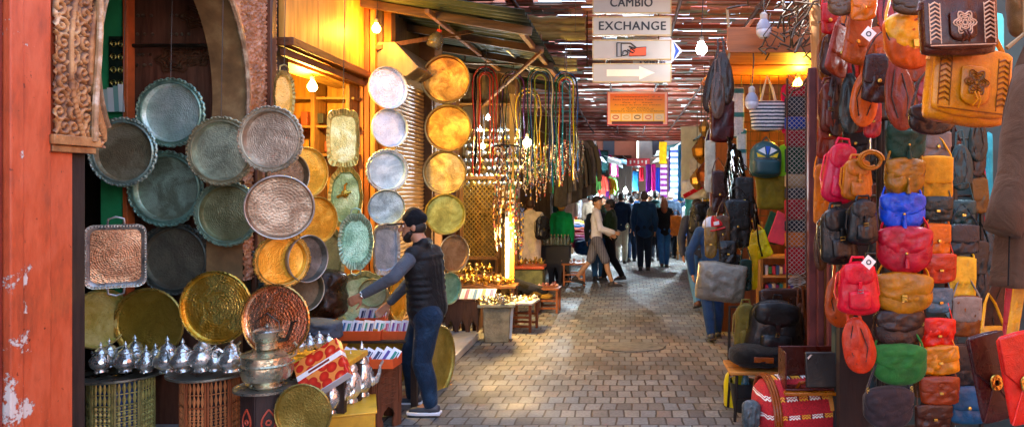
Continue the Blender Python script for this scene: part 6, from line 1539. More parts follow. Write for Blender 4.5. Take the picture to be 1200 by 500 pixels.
# ================================================================== PEOPLE
SKIN = surf(C('#b07a5a'), .55, 0, 'plain', 20, .12, .1); SKIN2 = surf(C('#c8946c'), .55, 0, 'plain', 20, .12, .1); SKIN3 = surf(C('#8a5a3e'), .55, 0, 'plain', 20, .12, .1)
def person(label, loc, face, H=1.75, stride=0.0, pose=None, top='#223', bottom='#223', shoe='#1c1a18', hair='#1c1410', skin=None, female=False, longhair=False, sleeves=True, shorts=False, fat=1.0, topmat=None, botmat=None, vox=.015, arms=None, seated=False, head_turn=0, puffy=False, hat=None, group='people in the alley', coat=0.0, lean=0.0, robe=False, jt=None, sleevemat=None, sole=None):
    """local frame: +x forward, +y left; face = heading in degrees"""
    s = H/1.75
    t = thing('person', label, 'person', loc, (0, 0, rad(face)), group)
    V = lambda x, y, z: Vector((x, y, z))*s
    hip = .93 if not seated else .48
    hy = .09; st = stride
    J = {}
    if jt: J = {k: Vector(v)*s for k, v in jt.items()}
    dz = hip-.93
    D = dict(head=V(.02+lean, 0, 1.62+dz), neck=V(lean*.9, 0, 1.49+dz), chest=V(lean*.7, 0, 1.3+dz), belly=V(lean*.3, 0, 1.1+dz), pel=V(0, 0, .96+dz))
    shw = .185 if not female else .165
    for sd, n_ in ((1, 'l'), (-1, 'r')):
        D[n_+'sh'] = V(lean*.85, sd*shw, 1.43+dz)
        up, fore, out = (arms or {}).get(n_, (-.05+sd*st*.5, .25, .08))
        el = D[n_+'sh']+V(math.sin(up)*.29, sd*out*.5+sd*.03, -math.cos(up)*.29)
        wr = el+V(math.sin(up+fore)*.25, -sd*out*.2, -math.cos(up+fore)*.25)
        D[n_+'el'] = el; D[n_+'wr'] = wr; D[n_+'hd'] = wr+(wr-el).normalized()*.09*s
        D[n_+'hip'] = V(0, sd*hy, hip)
        if seated:
            D[n_+'kn'] = V(.44, sd*.12, .5); D[n_+'an'] = V(.42, sd*.12, .08)
        else:
            a = st*(-sd); kn = V(math.sin(a)*.44+.03*(1 if st else .5), sd*hy*.95, .93-math.cos(a)*.44)
            b_ = a-.35 if (a < 0) else a*.85
            an = kn+V(math.sin(b_)*.42, 0, -math.cos(b_)*.42); 
            D[n_+'kn'] = kn; D[n_+'an'] = an
    if not seated and not jt:
        lo = min(D['lan'].z, D['ran'].z)-.07*s
        for k in D: D[k] = D[k]-Vector((0, 0, lo))
    D.update(J)
    if jt:
        for n_ in 'lr': D[n_+'hd'] = D[n_+'wr']+(D[n_+'wr']-D[n_+'el']).normalized()*.09*s
    sk = skin or SKIN; r = lambda x: x*s*fat
    hc = D['head']
    Mh = Matrix.Rotation(head_turn, 3, 'Z')
    g = MB()
    # head with face
    hp = lambda x, y, z: hc+Mh @ (Vector((x, y, z))*s)
    g.sphere(hp(0, 0, .03), (.097*s, .078*s, .098*s), 20, M=Mh); g.capsule(hp(.035, 0, -.03), hp(.055, 0, -.085), .06*s, .038*s)
    g.capsule(hp(.09, 0, .02), hp(.115, 0, -.025), .012*s, .017*s)
    g.capsule(hp(.085, -.02, -.06), hp(.085, .02, -.06), .012*s, .012*s); g.capsule(hp(.082, -.035, .035), hp(.082, .035, .035), .014*s, .014*s)
    for sd in (-1, 1): g.sphere(hp(0, sd*.08, -.005), (.02*s, .012*s, .032*s), 10)
    g.capsule(hp(-.01, 0, -.04), D['neck'], .056*s, .062*s)
    g.capsule(D['neck'], D['chest'], .06*s, .085*s); g.capsule(D['lsh']*.9+D['rsh']*.1, D['rsh']*.9+D['lsh']*.1, .055*s, .055*s)
    g.capsule(D['chest'], D['pel'], .08*s, .085*s)
    for n_, sd in (('l', 1), ('r', -1)):
        g.capsule(D[n_+'sh'], D[n_+'el'], .046*s, .038*s); g.capsule(D[n_+'el'], D[n_+'wr'], .038*s, .026*s)
        d = (D[n_+'hd']-D[n_+'wr']).normalized(); side = d.cross(Vector((0, 1, 0)) if abs(d.y) < .8 else Vector((1, 0, 0))).normalized(); up_ = side.cross(d)
        pc = D[n_+'wr']+d*.045*s
        for o_ in (-.02, 0, .02): g.capsule(D[n_+'wr']+side*o_*.6*s, pc+side*o_*1.2*s+d*.03*s, .016*s, .014*s)
        for f, (o_, ln) in enumerate(((-.032, .062), (-.011, .075), (.011, .07), (.031, .055))):
            b0 = pc+side*o_*s+d*.03*s; b1 = b0+d*ln*.55*s; b2 = b1+(d*.8+up_*.5*-sd)*ln*.5*s
            g.capsule(b0, b1, .0095*s, .009*s, 8); g.capsule(b1, b2, .009*s, .0078*s, 8)
        b0 = D[n_+'wr']+d*.02*s-side*.02*s; g.capsule(b0, b0+(d*.6-side*.8)*.045*s, .011*s, .0105*s, 8); g.capsule(b0+(d*.6-side*.8)*.045*s, b0+(d*1.3-side*.9)*.06*s, .0105*s, .009*s, 8)
        g.capsule(D[n_+'hip'], D[n_+'kn'], .075*s, .053*s); g.capsule(D[n_+'kn'], D[n_+'kn'].lerp(D[n_+'an'], .4)+Vector((-.012, 0, 0)), .05*s, .054*s); g.capsule(D[n_+'kn'].lerp(D[n_+'an'], .4)+Vector((-.012, 0, 0)), D[n_+'an'], .052*s, .034*s)
        g.capsule(D[n_+'an'], D[n_+'an']+V(.1, 0, -.035), .036*s, .03*s)
    g.build('body', sk, t, remesh=vox*.8, sm=2)
    if vox <= .013:
        for sd in (-1, 1):
            g = MB(); g.sphere(hp(.083, sd*.032, .012), .0125*s, 10); g.build('eye', flat('#e8e2da', .2), t); g = MB(); g.sphere(hp(.0925, sd*.032, .012), .006*s, 8); g.build('pupil', flat('#1a120e', .2), t)
    # top
    k = 1.0 if not puffy else 1.12
    sw = D['lsh']-D['rsh']
    g = MB(); g.capsule(D['lsh']*.97+D['rsh']*.03, D['rsh']*.97+D['lsh']*.03, .072*s*k, .072*s*k)
    g.capsule(D['neck']-Vector((0, 0, .03*s)), D['chest'], .08*s, .12*s)
    btm = D['pel']-Vector((0, 0, coat*s))
    for e in (.32, .5, .68):
        g.capsule(D['rsh'].lerp(D['lsh'], e)-Vector((0, 0, .1*s)), D['belly']+sw*(e-.5)*.72, r(.115)*k, r(.112)*k); g.capsule(D['belly']+sw*(e-.5)*.72, btm+sw*(e-.5)*.85, r(.112)*k, r(.122)*k)
    tm = topmat or cloth(top)
    if sleeves and not sleevemat:
        for n_ in 'lr': g.capsule(D[n_+'sh'], D[n_+'el'], .07*s*k, .062*s*k); g.capsule(D[n_+'el'], D[n_+'wr'], .062*s*k, .05*s*k)
    if puffy:
        n_r = 9
        for i in range(n_r):
            z = i/(n_r-1); c = D['chest'].lerp(btm, z)+Vector((0, 0, .06*s*(1-z)))
            for e in (-.25, 0, .25): g.sphere(c+sw*e, (.122*s*fat, .118*s*fat, .05*s), 14)
    if hat != 'cap' or True:
        g.capsule(D['neck']+Vector((-.035*s, -.05*s, -.0)), D['neck']+Vector((-.035*s, .05*s, -.0)), .05*s, .05*s)
    g.build('vest' if puffy and sleevemat else 'jacket' if coat or puffy else 'shirt', tm, t, remesh=vox, sm=4 if puffy else 3)
    if sleevemat:
        for n_ in 'lr':
            g = MB(); g.capsule(D[n_+'sh'], D[n_+'el'], .066*s, .053*s); g.capsule(D[n_+'el'], D[n_+'wr'].lerp(D[n_+'el'], .12), .053*s, .04*s); g.build('sleeve', sleevemat, t, remesh=vox, sm=3)
    # trousers
    bm_ = botmat or cloth(bottom)
    g = MB(); g.capsule(D['lhip'], D['rhip'], .115*s*fat, .115*s*fat); g.capsule(D['pel']+Vector((0, 0, .02)), (D['lhip']+D['rhip'])/2, .12*s*fat, .12*s*fat)
    for n_ in 'lr':
        if robe:
            for e in (.0, .5): g.capsule(D[n_+'hip'], D[n_+'an'].lerp((D['lan']+D['ran'])/2, e), .12*s, .1*s)
            continue
        kn, an, hp_ = D[n_+'kn'], D[n_+'an'], D[n_+'hip']
        if shorts: g.capsule(hp_, hp_.lerp(kn, .92), .102*s, .088*s)
        else: g.capsule(hp_, kn, .102*s*fat, .082*s); g.capsule(kn, kn.lerp(an, .45)+Vector((-.014, 0, 0)), .082*s, .078*s); g.capsule(kn.lerp(an, .45)+Vector((-.014, 0, 0)), an+(kn-an)*.04, .078*s, .06*s)
    g.build('robe_skirt' if robe else 'shorts' if shorts else 'trousers', bm_, t, remesh=vox, sm=3)
    # shoes
    for n_ in 'lr':
        an = D[n_+'an']; kn = D[n_+'kn']; tilt = max(-.9, min(.3, (kn.x-an.x-.05)*1.0)) if not seated else 0
        Ms = Matrix.Rotation(max(0, -(an.x-kn.x)-.12)*1.6, 3, 'Y')
        f = lambda x, y, z: an+Ms @ (Vector((x, y, z))*s)
        g = MB(); g.capsule(f(-.035, 0, -.03), f(.1, 0, -.045), .045*s, .04*s); g.capsule(f(.08, 0, -.045), f(.16, 0, -.05), .042*s, .03*s); g.capsule(f(0, 0, 0), f(0, 0, -.03), .05*s, .05*s)
        sh = g.build('shoe', paint(shoe, .5), t, remesh=.011, sm=2)
        g = MB(); g.prism([(-.085, -.045), (.11, -.05), (.19, -.035), (.21, 0), (.19, .035), (.11, .05), (-.085, .045)], .028, lambda v: an+Ms @ (Vector((v.x, v.z, v.y-.066))*s)); g.build('sole', flat(sole or '#2a2826'), sh, bevel=.008)
    # hair
    g = MB()
    if hat != 'cap':
        g.sphere(hp(-.012, 0, .052), (.103*s, .088*s, .092*s), 18, M=Mh); g.sphere(hp(-.035, 0, .01), (.078*s, .084*s, .08*s), 16, M=Mh)
        if longhair:
            g.capsule(hp(-.06, 0, .02), hp(-.085, 0, -.2), .09*s, .07*s)
            for sd in (-1, 1): g.capsule(hp(-.03, sd*.05, .02), hp(-.05, sd*.07, -.18), .05*s, .04*s)
    else:
        g.sphere(hp(-.02, 0, .0), (.088*s, .085*s, .07*s), 16, M=Mh)
    g.build('hair', surf(C(hair), .6, 0, 'woodx', 30, .4, .5), t, remesh=.012, sm=1)
    if hat == 'cap':
        g = MB(); g.sphere(hp(-.008, 0, .075), (.106*s, .09*s, .068*s), 18, M=Mh); g.capsule(hp(-.0, 0, .045), hp(.0, 0, .09), .09*s, .082*s); c_ = g.build('cap', cloth('#15171c'), t, remesh=.009, sm=2)
        g = MB(); g.prism([(x, y) for x, y in [(.07, -.08), (.16, -.07), (.21, -.035), (.22, 0), (.21, .035), (.16, .07), (.07, .08)]], .01, lambda v: hp(v.x, v.z, v.y+.04-.1*v.z*v.z*8-(v.x-.08)*.12)); g.build('peak', cloth('#15171c'), c_, bevel=.003)
    return t, D

# --- the man in the quilted vest ------------------------------------------------
Ym = 6.15; kx = Ym/F
o0 = P(493, 0, Ym); ox = o0.x
def J(px, py, dY=0.0):
    # world -> person local, facing -X (heading 180): local x = -(wx-ox), local y = -(wy-Ym)
    w_ = P(px, py, Ym+dY); return (-(w_.x-ox), -dY, w_.z)
jt = dict(head=J(485, 266, .02), neck=J(494, 285, .02), chest=J(497, 308, .02), belly=J(499, 338, .02), pel=J(501, 360, .02),
          lsh=J(484, 299, -.13), lel=J(461, 325, -.30), lwr=J(424, 346, -.26), rsh=J(508, 296, .15), rel=J(480, 330, .34), rwr=J(455, 356, .30),
          lhip=J(502, 372, -.09), lkn=J(494, 424, -.10), lan=J(505, 474, -.10), rhip=J(496, 371, .12), rkn=J(480, 418, .2), ran=J(484, 463, .26))
vestm = surf(C('#040508'), .6, 0, 'cloth', 9, .3, .3, .3); 
pm, PD = person('man in black quilted vest, dark jeans and cap reaching over the postcard boxes', (ox, Ym, 0), 180, 1.75, jt=jt, topmat=vestm, sleevemat=cloth('#5a6068', .2), botmat=surf(C('#14283c'), .8, 0, 'cloth', 5, .4, .4, .2, C('#2a4760')), shoe='#3c3f44', sole='#d8dadc', hat='cap', vox=.010, puffy=True, fat=1.08, group='people in the alley', head_turn=.25, hair='#1a120e')
g = MB(); w_ = PD['lwr']; e_ = PD['lel']; d = (e_-w_).normalized(); pts = []
u1 = d.orthogonal().normalized(); u2 = d.cross(u1)
g.tube([w_+d*.012+(u1*math.cos(a)+u2*math.sin(a))*.031 for a in [2*PI*i/18 for i in range(18)]], .006, 6, closed=True); g.sphere(w_+d*.012+Vector((0, .03, .01)), (.014, .008, .014), 10); g.build('wristwatch', metal('#c8ccd0', .25), pm)
g = MB(); hc = PD['head']
g.capsule(hc+Vector((.05, .0, -.09)), hc+Vector((.07, .0, -.06)), .045, .034); g.capsule(hc+Vector((.02, .05, -.05)), hc+Vector((.05, .03, -.085)), .026, .03); g.build('beard', surf(C('#1e1510'), .7, 0, 'plain', 60, .4, .5), pm, remesh=.008, sm=1)

# --- walkers ---------------------------------------------------------------------
def at(px, feet_py, dy=0): 
    Y = ground_Y(feet_py); q = P(px, feet_py, Y); return (q.x, Y+dy, 0)
person('man in white sweater and grey checked shorts striding across the alley', at(699, 335), 5, 1.78, .34, topmat=cloth('#f0eae6', .1), botmat=stripes([(0, '#8f8a8c'), (.5, '#5c585e')], 30, 'X'), shorts=True, shoe='#3a3028', skin=SKIN2, hair='#20140f', vox=.013, arms={'l': (.15, .9, .05), 'r': (.2, 1.1, .1)}, head_turn=-.9, fat=.9)
person('person in olive green jacket and black trousers behind the white sweater', at(716, 329), 170, 1.68, .18, top='#3d4f2c', bottom='#15161a', vox=.016, puffy=True, arms={'l': (.3, .7, .1), 'r': (.3, .7, .1)}, skin=SKIN)
person('person in blue jeans close behind the man in white sweater', at(700, 330.5, .3), 100, 1.62, .05, top='#2c3440', bottom='#2a5480', vox=.018)
person('man in long navy jacket seen from behind in mid alley', at(755, 317), 90, 1.82, .06, top='#1b3d5e', bottom='#17263a', vox=.014, coat=.12, fat=1.08, hair='#3a2a22')
w, _ = person('woman with long brown hair, black jacket and blue jeans walking away', at(778, 313.5), 95, 1.68, .16, top='#16191f', bottom='#2f6296', female=True, longhair=True, hair='#7a4424', vox=.014, coat=.05, shoe='#3a2c24')
q = at(791, 313.5); B('orange leather shoulder bag at the side of the brown haired woman', 792, 264, 13, 22, q[1]-.05, '#c8702c', 'flat', group=None, hw=None)
person('man in navy jacket and pale trousers walking far ahead left', at(728, 309), 90, 1.78, .08, top='#152c46', bottom='#b8b4a2', vox=.017, coat=.05)
person('walker in light blue shirt just right of the pale trousers', at(740, 306.5), 95, 1.7, .1, top='#5a8cb4', bottom='#1f3450', vox=.018)
person('walker in dark green coat behind the brown haired woman', at(768, 305.5), 90, 1.82, .05, top='#1c3c3c', bottom='#1a2230', vox=.018, coat=.2)
person('bald walker in dark blue coat right of the brown haired woman', at(786, 303), 90, 1.8, .1, top='#1d2c3c', bottom='#202630', vox=.018, coat=.15, hair='#8a7868')
for i, (px, fy, c, c2, h_, hd) in enumerate(((707, 303, '#2a3c30', '#222', 1.7, 250), (718, 298, '#7a3a3a', '#1c2430', 1.72, 90), (746, 296, '#26486a', '#1c2838', 1.75, 90), (760, 292, '#5a5a60', '#20242c', 1.7, 270), (776, 294, '#1f5a8a', '#181c26', 1.66, 90), (797, 297, '#33506a', '#2a2a30', 1.72, 260), (692, 294, '#9a8a78', '#2a3444', 1.7, 80), (737, 289, '#c8c0b0', '#30384a', 1.72, 90), (808, 290, '#3a2c4a', '#22242c', 1.7, 90))):
    person(['far walker in moss green top left of the crowd', 'far walker in maroon top amid the crowd', 'far walker in steel blue jacket mid crowd', 'far walker in grey jacket facing the viewer', 'far walker in bright blue jacket', 'far walker in slate blue top by the right stalls', 'far walker in beige jacket by the left stalls', 'far walker in cream top at the end of the alley', 'far walker in plum top by the right stalls'][i], at(px, fy), hd, h_, .12, top=c, bottom=c2 if len(c2) == 7 else '#222222', vox=.022, coat=.04, skin=SKIN2 if i % 2 else SKIN)
# vendor with backpack, woman in green
v, VD = person('vendor in cream tunic with a black backpack facing the necklaces', at(621, 344), 100, 1.72, .05, top='#d8c8ac', bottom='#d8c4b4', vox=.014, coat=.15, arms={'l': (.6, .9, .05), 'r': (.8, 1.0, .1)}, robe=True, hair='#3c2418', skin=SKIN2)
q = P(635, 268, 13.0); t = B('black backpack worn on the back of the cream tunic vendor', 636, 267, 17, 26, 12.75, '#16171c', 'backpack', yaw=.5)
person('blonde woman in bright green coat among the left stalls', at(658, 331), 80, 1.64, .0, top='#0f9a58', bottom='#2a2a30', female=True, longhair=False, hair='#d8a44a', vox=.014, coat=.2, fat=1.1)
person('seated person in blue cap and red top behind the glass bottles', at(645, 322), 200, 1.6, .0, top='#a81c28', bottom='#20242c', vox=.016, seated=True, hair='#1c3c7a')
g = MB(); g.pillow(.36, .05, .3, rb=.3, rt=.3); q = at(645, 322); o = g.build('stool', wood('#6a3c1e'), angle=180, merge=True, loc=(q[0], q[1], .38)); 
tag(o, 'small padded stool under the person in red top', 'stool')
# pair by the right stalls
person('walker in charcoal hoodie, pale jeans and brown shoes at the right of the alley', at(817, 360), 98, 1.76, .34, top='#4c4e58', bottom='#5f8cb4', vox=.013, coat=.03, shoe='#5a3422', arms={'l': (-.25, .2, .12), 'r': (.1, .3, .1)}, head_turn=0)
B('big black backpack worn by the walker in charcoal hoodie', 826, 256, 36, 38, 11.2, '#121317', 'backpack', yaw=.1)
person('walker in denim jacket and dark blue jeans half hidden behind the grey cushion', at(836, 397), 98, 1.66, .12, top='#2b4f80', bottom='#1d4272', vox=.012, shoe='#2a3038', arms={'l': (.0, .15, .22), 'r': (.1, .2, .1)}, hair='#15100e')
# seated people by the tea table
person('seated youth in light blue shirt left at the small cafe table', at(797, 300), 200, 1.66, top='#3f8cd0', bottom='#1f3a5c', vox=.016, seated=True)
person('seated man in royal blue shirt right at the small cafe table', at(805, 298), 190, 1.7, top='#2468b4', bottom='#1f2a3c', vox=.016, seated=True)
def stool(label, loc, h, r, mat, n=4, nm='wooden_stool', grp='stools and small tables of the stalls', top=None, rungs=True):
    t = thing(nm, label, 'stool', loc, (0, 0, R.uniform(-.2, .2)), grp)
    g = MB(); g.box((0, 0, h-.015), (2*r, 2*r, .03)); g.build('seat', top or mat, t, bevel=.006)
    for sx in (-1, 1):
        for sy in (-1, 1): g = MB(); g.box((sx*r*.82, sy*r*.82, (h-.03)/2), (.035, .035, h-.03)); g.build('leg', mat, t, bevel=.004)
    if rungs:
        for sy in (-1, 1):
            for zz in (.2, .5): g = MB(); g.box((0, sy*r*.82, h*zz), (1.6*r, .02, .03)); g.build('stretcher', mat, t)
    return t
stool('pale wooden chair beside the seated youths', at(800, 303), .75, .2, wood('#b07a3c'), grp=None)
stool('pale seat under the seated youth in light blue shirt', at(797, 300), .46, .2, wood('#9a6a34'), grp=None)
stool('pale seat under the seated man in royal blue shirt', at(805, 298), .46, .2, wood('#9a6a34'), grp=None)

# ================================================================== LEFT MIDDLE STALLS
def heap(label, px, py, Y, w, n, mats, kind='lamp', nm='brass_ware', cat='brassware', grp='brass trinkets on the tables', h=.12, depth=.3):
    """rows of small lathe turned pieces standing on a table, each its own thing"""
    z = P(px, py, Y).z; protos = []
    for kk in range(2):
        t = thing(nm, label+' x', cat, (0, 0, -5), group=grp); p = R.choice([0, 1, 2]); a = h
        prof = [[(0.0001, 0), (.3, .02), (.12, .15), (.1, .35), (.35, .5), (.38, .62), (.2, .75), (.06, .85), (.1, .92), (0.0001, 1)], [(0.0001, 0), (.28, .0), (.4, .2), (.42, .4), (.2, .55), (.14, .7), (.24, .85), (.2, 1), (0.0001, 1)]][kk]
        g = MB(); g.lathe([(r_*a, z_*a) for r_, z_ in prof], n=12); g.build('vessel', mats[kk % len(mats)], t)
        g = MB(); g.tube([(.3*a, 0, .3*a), (.62*a, 0, .5*a), (.75*a, 0, .8*a)], .07*a, 6); g.build('spout', mats[kk % len(mats)], t); g = MB(); g.tube([(-.3*a, 0, .6*a), (-.6*a, 0, .6*a), (-.55*a, 0, .25*a), (-.25*a, 0, .2*a)], .05*a, 6); g.build('handle', mats[kk % len(mats)], t)
        protos.append(t)
    for i in range(n):
        x = P(px-w/2+w*(i+.5)/n, 0, Y).x; y = Y+(i % 3-1)*depth*.3; loc = (x, y, z); lab = f'{ordl(i, n)} {label}'
        if i < 2: p = protos[i]; p['label'] = lab; p.location = loc; p.rotation_euler = (0, 0, R.uniform(0, 6))
        else: dup(protos[i % 2], lab, loc, (0, 0, R.uniform(0, 6)), R.uniform(.7, 1.2), grp)
MBR = metal('#c99a3a', .25); MBR2 = metal('#a8905a', .3)
# fluted dark table with striped cards
def plank_table(label, px0, px1, py_top, py_bot, mat, depth=.4, dy=0, scal=True):
    Y = ground_Y(py_bot)+dy; a = P(px0, py_top, Y); b2 = P(px1, py_top, Y); h = a.z; W = b2.x-a.x
    t = thing('carved_table', label, 'table', ((a.x+b2.x)/2, Y+depth/2, 0), group='carved tables of the lamp stall')
    g = MB(); g.box((0, 0, h-.015), (W+.04, depth+.04, .03)); g.build('table_top', mat, t, bevel=.005)
    for sy in (-1, 1):
        g = MB(); n = 3; pl = [(-W/2, 0)]
        for i in range(n):
            x0_ = -W/2+W*i/n; w_ = W/n; pl += [(x0_+w_*.16, 0), (x0_+w_*.2, h*.3), (x0_+w_*.5, h*.48), (x0_+w_*.8, h*.3), (x0_+w_*.84, 0)] 
            if i < n-1: pl.append((x0_+w_, 0))
        pl += [(W/2, 0), (W/2, h-.03), (-W/2, h-.03)]
        g.prism(pl, .025, lambda v: v+Vector((0, sy*depth/2, 0))); g.build('side_panel', mat, t, bevel=.003)
    for sx in (-1, 1):
        g = MB(); g.box((sx*(W/2-.013), 0, h*.6), (.025, depth-.03, h*.75)); g.build('side_panel', mat, t, bevel=.003)
    return t, a, b2, Y
t_, a, b2, Y_ = plank_table('dark brown scalloped table carrying the striped cards', 522, 561, 350, 397, wood('#4a3024', rough=.5))
for i in range(5):
    q = P(538+i*9.5, 345, Y_+.12); t = thing('card_pack', f'{ordl(i, 5)} striped card pack laid on the dark scalloped table', 'cards', q, (rad(22), 0, .05), 'striped card packs')
    g = MB(); g.box((0, 0, 0), (9*Y_/F, .28, .012)); g.build('pack', flat('#d8d4cc'), t)
    g = MB(); g.box((0, 0, .008), (4*Y_/F, .25, .006)); g.build('printed_panel', flat(['#4a5a8a', '#8a5a6a', '#4a6a8a', '#9a7a4a', '#5a4a7a'][i]), t)
plank_table('low brown scalloped table deep in the lamp stall', 525, 572, 322, 380, wood('#6a4028', rough=.5), dy=.3)
heap('brass vessel on the low brown table in the lamp stall', 548, 321, 10.6, 56, 11, (MBR, MBR2), h=.14, grp='brass vessels on the low brown table')
# stone stand with brass and white trinkets
q = P(581, 355, 8.95)
t = thing('stone_stand', 'square mottled stone stand with brass trinkets at the edge of the step', 'stand', (q.x, 9.05, .0), (0, 0, .12))
g = MB(); h = q.z; g.prism([(-.15, 0), (.15, 0), (.17, h-.04), (-.17, h-.04)], .32); g.build('column', surf(C('#8a7f62'), .6, 0, 'plaster', 9, .5, .6), t, bevel=.015)
g = MB(); g.box((0, 0, h-.02), (.46, .42, .04)); g.build('top', surf(C('#a09878'), .5, 0, 'plaster', 9, .4, .5), t, bevel=.01)
g = MB(); g.box((.17, .06, h*.45), (.035, .2, h*.8), (0, .06, 0)); g.build('side_board', flat('#c4c8c8'), t)
heap('brass trinket on the mottled stone stand', 581, 354, 9.0, 36, 12, (MBR2, metal('#d8d0b8', .25)), h=.09, depth=.45, grp='trinkets on the stone stand')
heap('brass lamp on the rack behind the stone stand', 570, 332, 9.9, 62, 13, (MBR, MBR2), h=.13, grp='brass lamps behind the stone stand')
q = P(572, 333, 9.95); t = thing('slatted_table', 'low slatted table under the brass lamps behind the stone stand', 'table', (q.x, 9.95, 0))
g = MB(); g.box((0, 0, q.z-.015), (.8, .4, .03)); g.build('table_top', wood('#6a4426', 'woodx'), t)
for sx in (-.36, .36):
    for sy in (-.16, .16): g = MB(); g.box((sx, sy, (q.z-.03)/2), (.04, .04, q.z-.03)); g.build('leg', wood('#5a3820'), t)
# stools by the stall edge
def stool_at(label, px, py_top, py_bot, r, mat, top=None):
    Y = ground_Y(py_bot); h = P(px, py_top, Y).z; stool(label, (P(px, 0, Y).x, Y+r*.5, 0), h, r, mat, top=top); return Y, h
stool_at('reddish brown stool with white trinkets right of the stone stand', 610, 353, 388, .2, wood('#7a3c1e', rough=.4), surf(C('#c8c4bc'), .4))
heap('white trinket on the reddish brown stool', 610, 352, 9.7, 34, 9, (metal('#d8d4c8', .3, met=.5), MBR2), h=.07, grp='white trinkets on the reddish stool')
stool_at('small walnut stool standing alone nearest the open paving', 643, 337, 366, .17, wood('#7a4424', rough=.4))
heap('small figurine on the walnut stool', 643, 336, 11.35, 24, 7, (surf(C('#c89a8a'), .5), surf(C('#8a4a3a'), .5)), h=.07, grp='figurines on the walnut stool', nm='figurine', cat='figurine')
Y, h = stool_at('honey brown cutout stool behind the lone walnut stool', 672, 308, 334, .24, surf(C('#b0652a'), .5, 0, 'wood', 6, .4, .4))
heap('small pink trinket on the honey brown stool', 671, 307, Y+.1, 28, 8, (surf(C('#c88a7a'), .5), surf(C('#d8c0b0'), .5)), h=.07, grp='trinkets on the honey brown stool', nm='figurine', cat='figurine')
Y = ground_Y(334); t_, a, b2, Y_ = plank_table('black latticed iron table with glass bottles', 634, 667, 288, 334, metal('#1c1a1c', .5, met=.3), .5)
for i in range(8):
    q = P(638+i*4, 287, Y_+.1+.1*(i % 2)); t = thing('glass_bottle', f'{ordl(i, 8)} small clear bottle on the black iron table', 'bottle', q, group='bottles on the black table')
    g = MB(); g.lathe([(0.0001, 0), (.03, 0), (.032, .08), (.028, .13), (.012, .16), (.012, .19)], n=12); g.build('shell', glassmat('#c8d8c8', .7, .1), t)
    g = MB(); g.lathe([(.013, .19), (.013, .21), (0.0001, .212)], n=10); g.build('stopper', flat('#c8a060'), t)
# chest with orange rim + dark folded fabrics
q = P(618, 312, 12.2)
t = thing('painted_chest', 'mossy green painted chest with an orange tray of jewellery on top', 'chest', (q.x, 12.2, 0))
h = q.z; g = MB(); g.box((0, 0, h/2-.02), (.56, .4, h-.04)); g.build('body', surf(C('#6a6a38'), .6, 0, 'plaster', 9, .5, .5), t, bevel=.01)
g = MB(); g.box((0, 0, h), (.6, .44, .05)); g.build('tray', paint('#b8481c'), t, bevel=.008)
heap('gold trinket in the orange tray of the mossy chest', 618, 309, 12.1, 38, 10, (MBR, metal('#d8b45a', .25)), h=.1, grp='gold trinkets in the orange tray')
for i in range(7):
    t = blob('folded_cloth', f'{ordl(i, 7)} dark folded cloth fanned over the lamp stall bench', 'cloth', 600+i*5.2, 334+1.6*i-(i % 2)*4, 34, 9, .35, 10.9+.04*i, cloth(['#1c1c22', '#2a2418', '#14161c', '#2c2c34', '#6a5420', '#1a1a1e', '#b08a3a'][i]), .012, i, roll=.25, rb=.7, rt=.7, group='dark cloths on the bench')
q = P(612, 345, 10.9); t = thing('cloth_bench', 'timber bench under the fanned dark cloths', 'bench', (q.x, 10.95, 0))
g = MB(); g.box((0, 0, q.z-.02), (.5, .4, .04)); g.build('seat', wood('#5a3a22', 'woodx'), t)
for sx in (-.22, .22):
    for sy in (-.16, .16): g = MB(); g.box((sx, sy, (q.z-.04)/2), (.04, .04, q.z-.04)); g.build('leg', wood('#5a3a22'), t)

# lattice grille, jewellery cabinet and posts behind
t = thing('lattice_grille', 'gold diamond lattice grille behind the necklace strands', 'grille', (0, 0, 0))
a = P(541, 302, 11.6); b2 = P(584, 208, 11.6); g = MB(); W = b2.x-a.x; Hh = b2.z-a.z
n = 16
for k in range(-8, n):
    for s_ in (-1, 1):
        za = a.z+Hh*k/n; zb = za+W*1.15; p0 = Vector((a.x, 11.6, za)); p1 = Vector((b2.x, 11.6, zb))
        if za < a.z: f = (a.z-za)/(zb-za); p0 = p0.lerp(p1, f)
        if zb > b2.z: f = (b2.z-za)/(zb-za); p1 = Vector((a.x, 11.6, za)).lerp(p1, f)
        if s_ < 0: p0.x = a.x+b2.x-p0.x; p1.x = a.x+b2.x-p1.x; p0.y += .012; p1.y += .012
        g.bar(p0, p1, .018, .012)
g.build('lattice', metal('#c89a3c', .35, met=.6), t)
g = MB()
for z in (a.z, b2.z): g.box(((a.x+b2.x)/2, 11.6, z), (W, .05, .05))
for x in (a.x, b2.x): g.box((x, 11.6, (a.z+b2.z)/2), (.05, .05, Hh))
g.build('frame', wood('#8a5a26'), t)
t = thing('jewel_cabinet', 'tall lit cabinet of silver and gold pendants behind the looped belts', 'cabinet', (0, 0, 0))
a = P(538, 300, 12.2); b2 = P(606, 84, 12.2)
g = MB(); g.box(((a.x+b2.x)/2, 12.4, (b2.z)/2), (b2.x-a.x, .06, b2.z)); g.build('back_panel', surf(C('#8a6a34'), .6, 0, 'plaster', 6, .5, .4), t)
for z in (1.5, 2.1, 2.7, 3.3): g = MB(); g.box(((a.x+b2.x)/2, 12.25, z), (b2.x-a.x, .25, .03)); g.build('shelf_board', wood('#a0743a', 'woodx'), t)
for i in range(4): g = MB(); g.box((a.x+(b2.x-a.x)*i/3, 12.22, b2.z/2), (.05, .3, b2.z)); g.build('upright', wood('#7a5026'), t)
jr = random.Random(11); pend = []
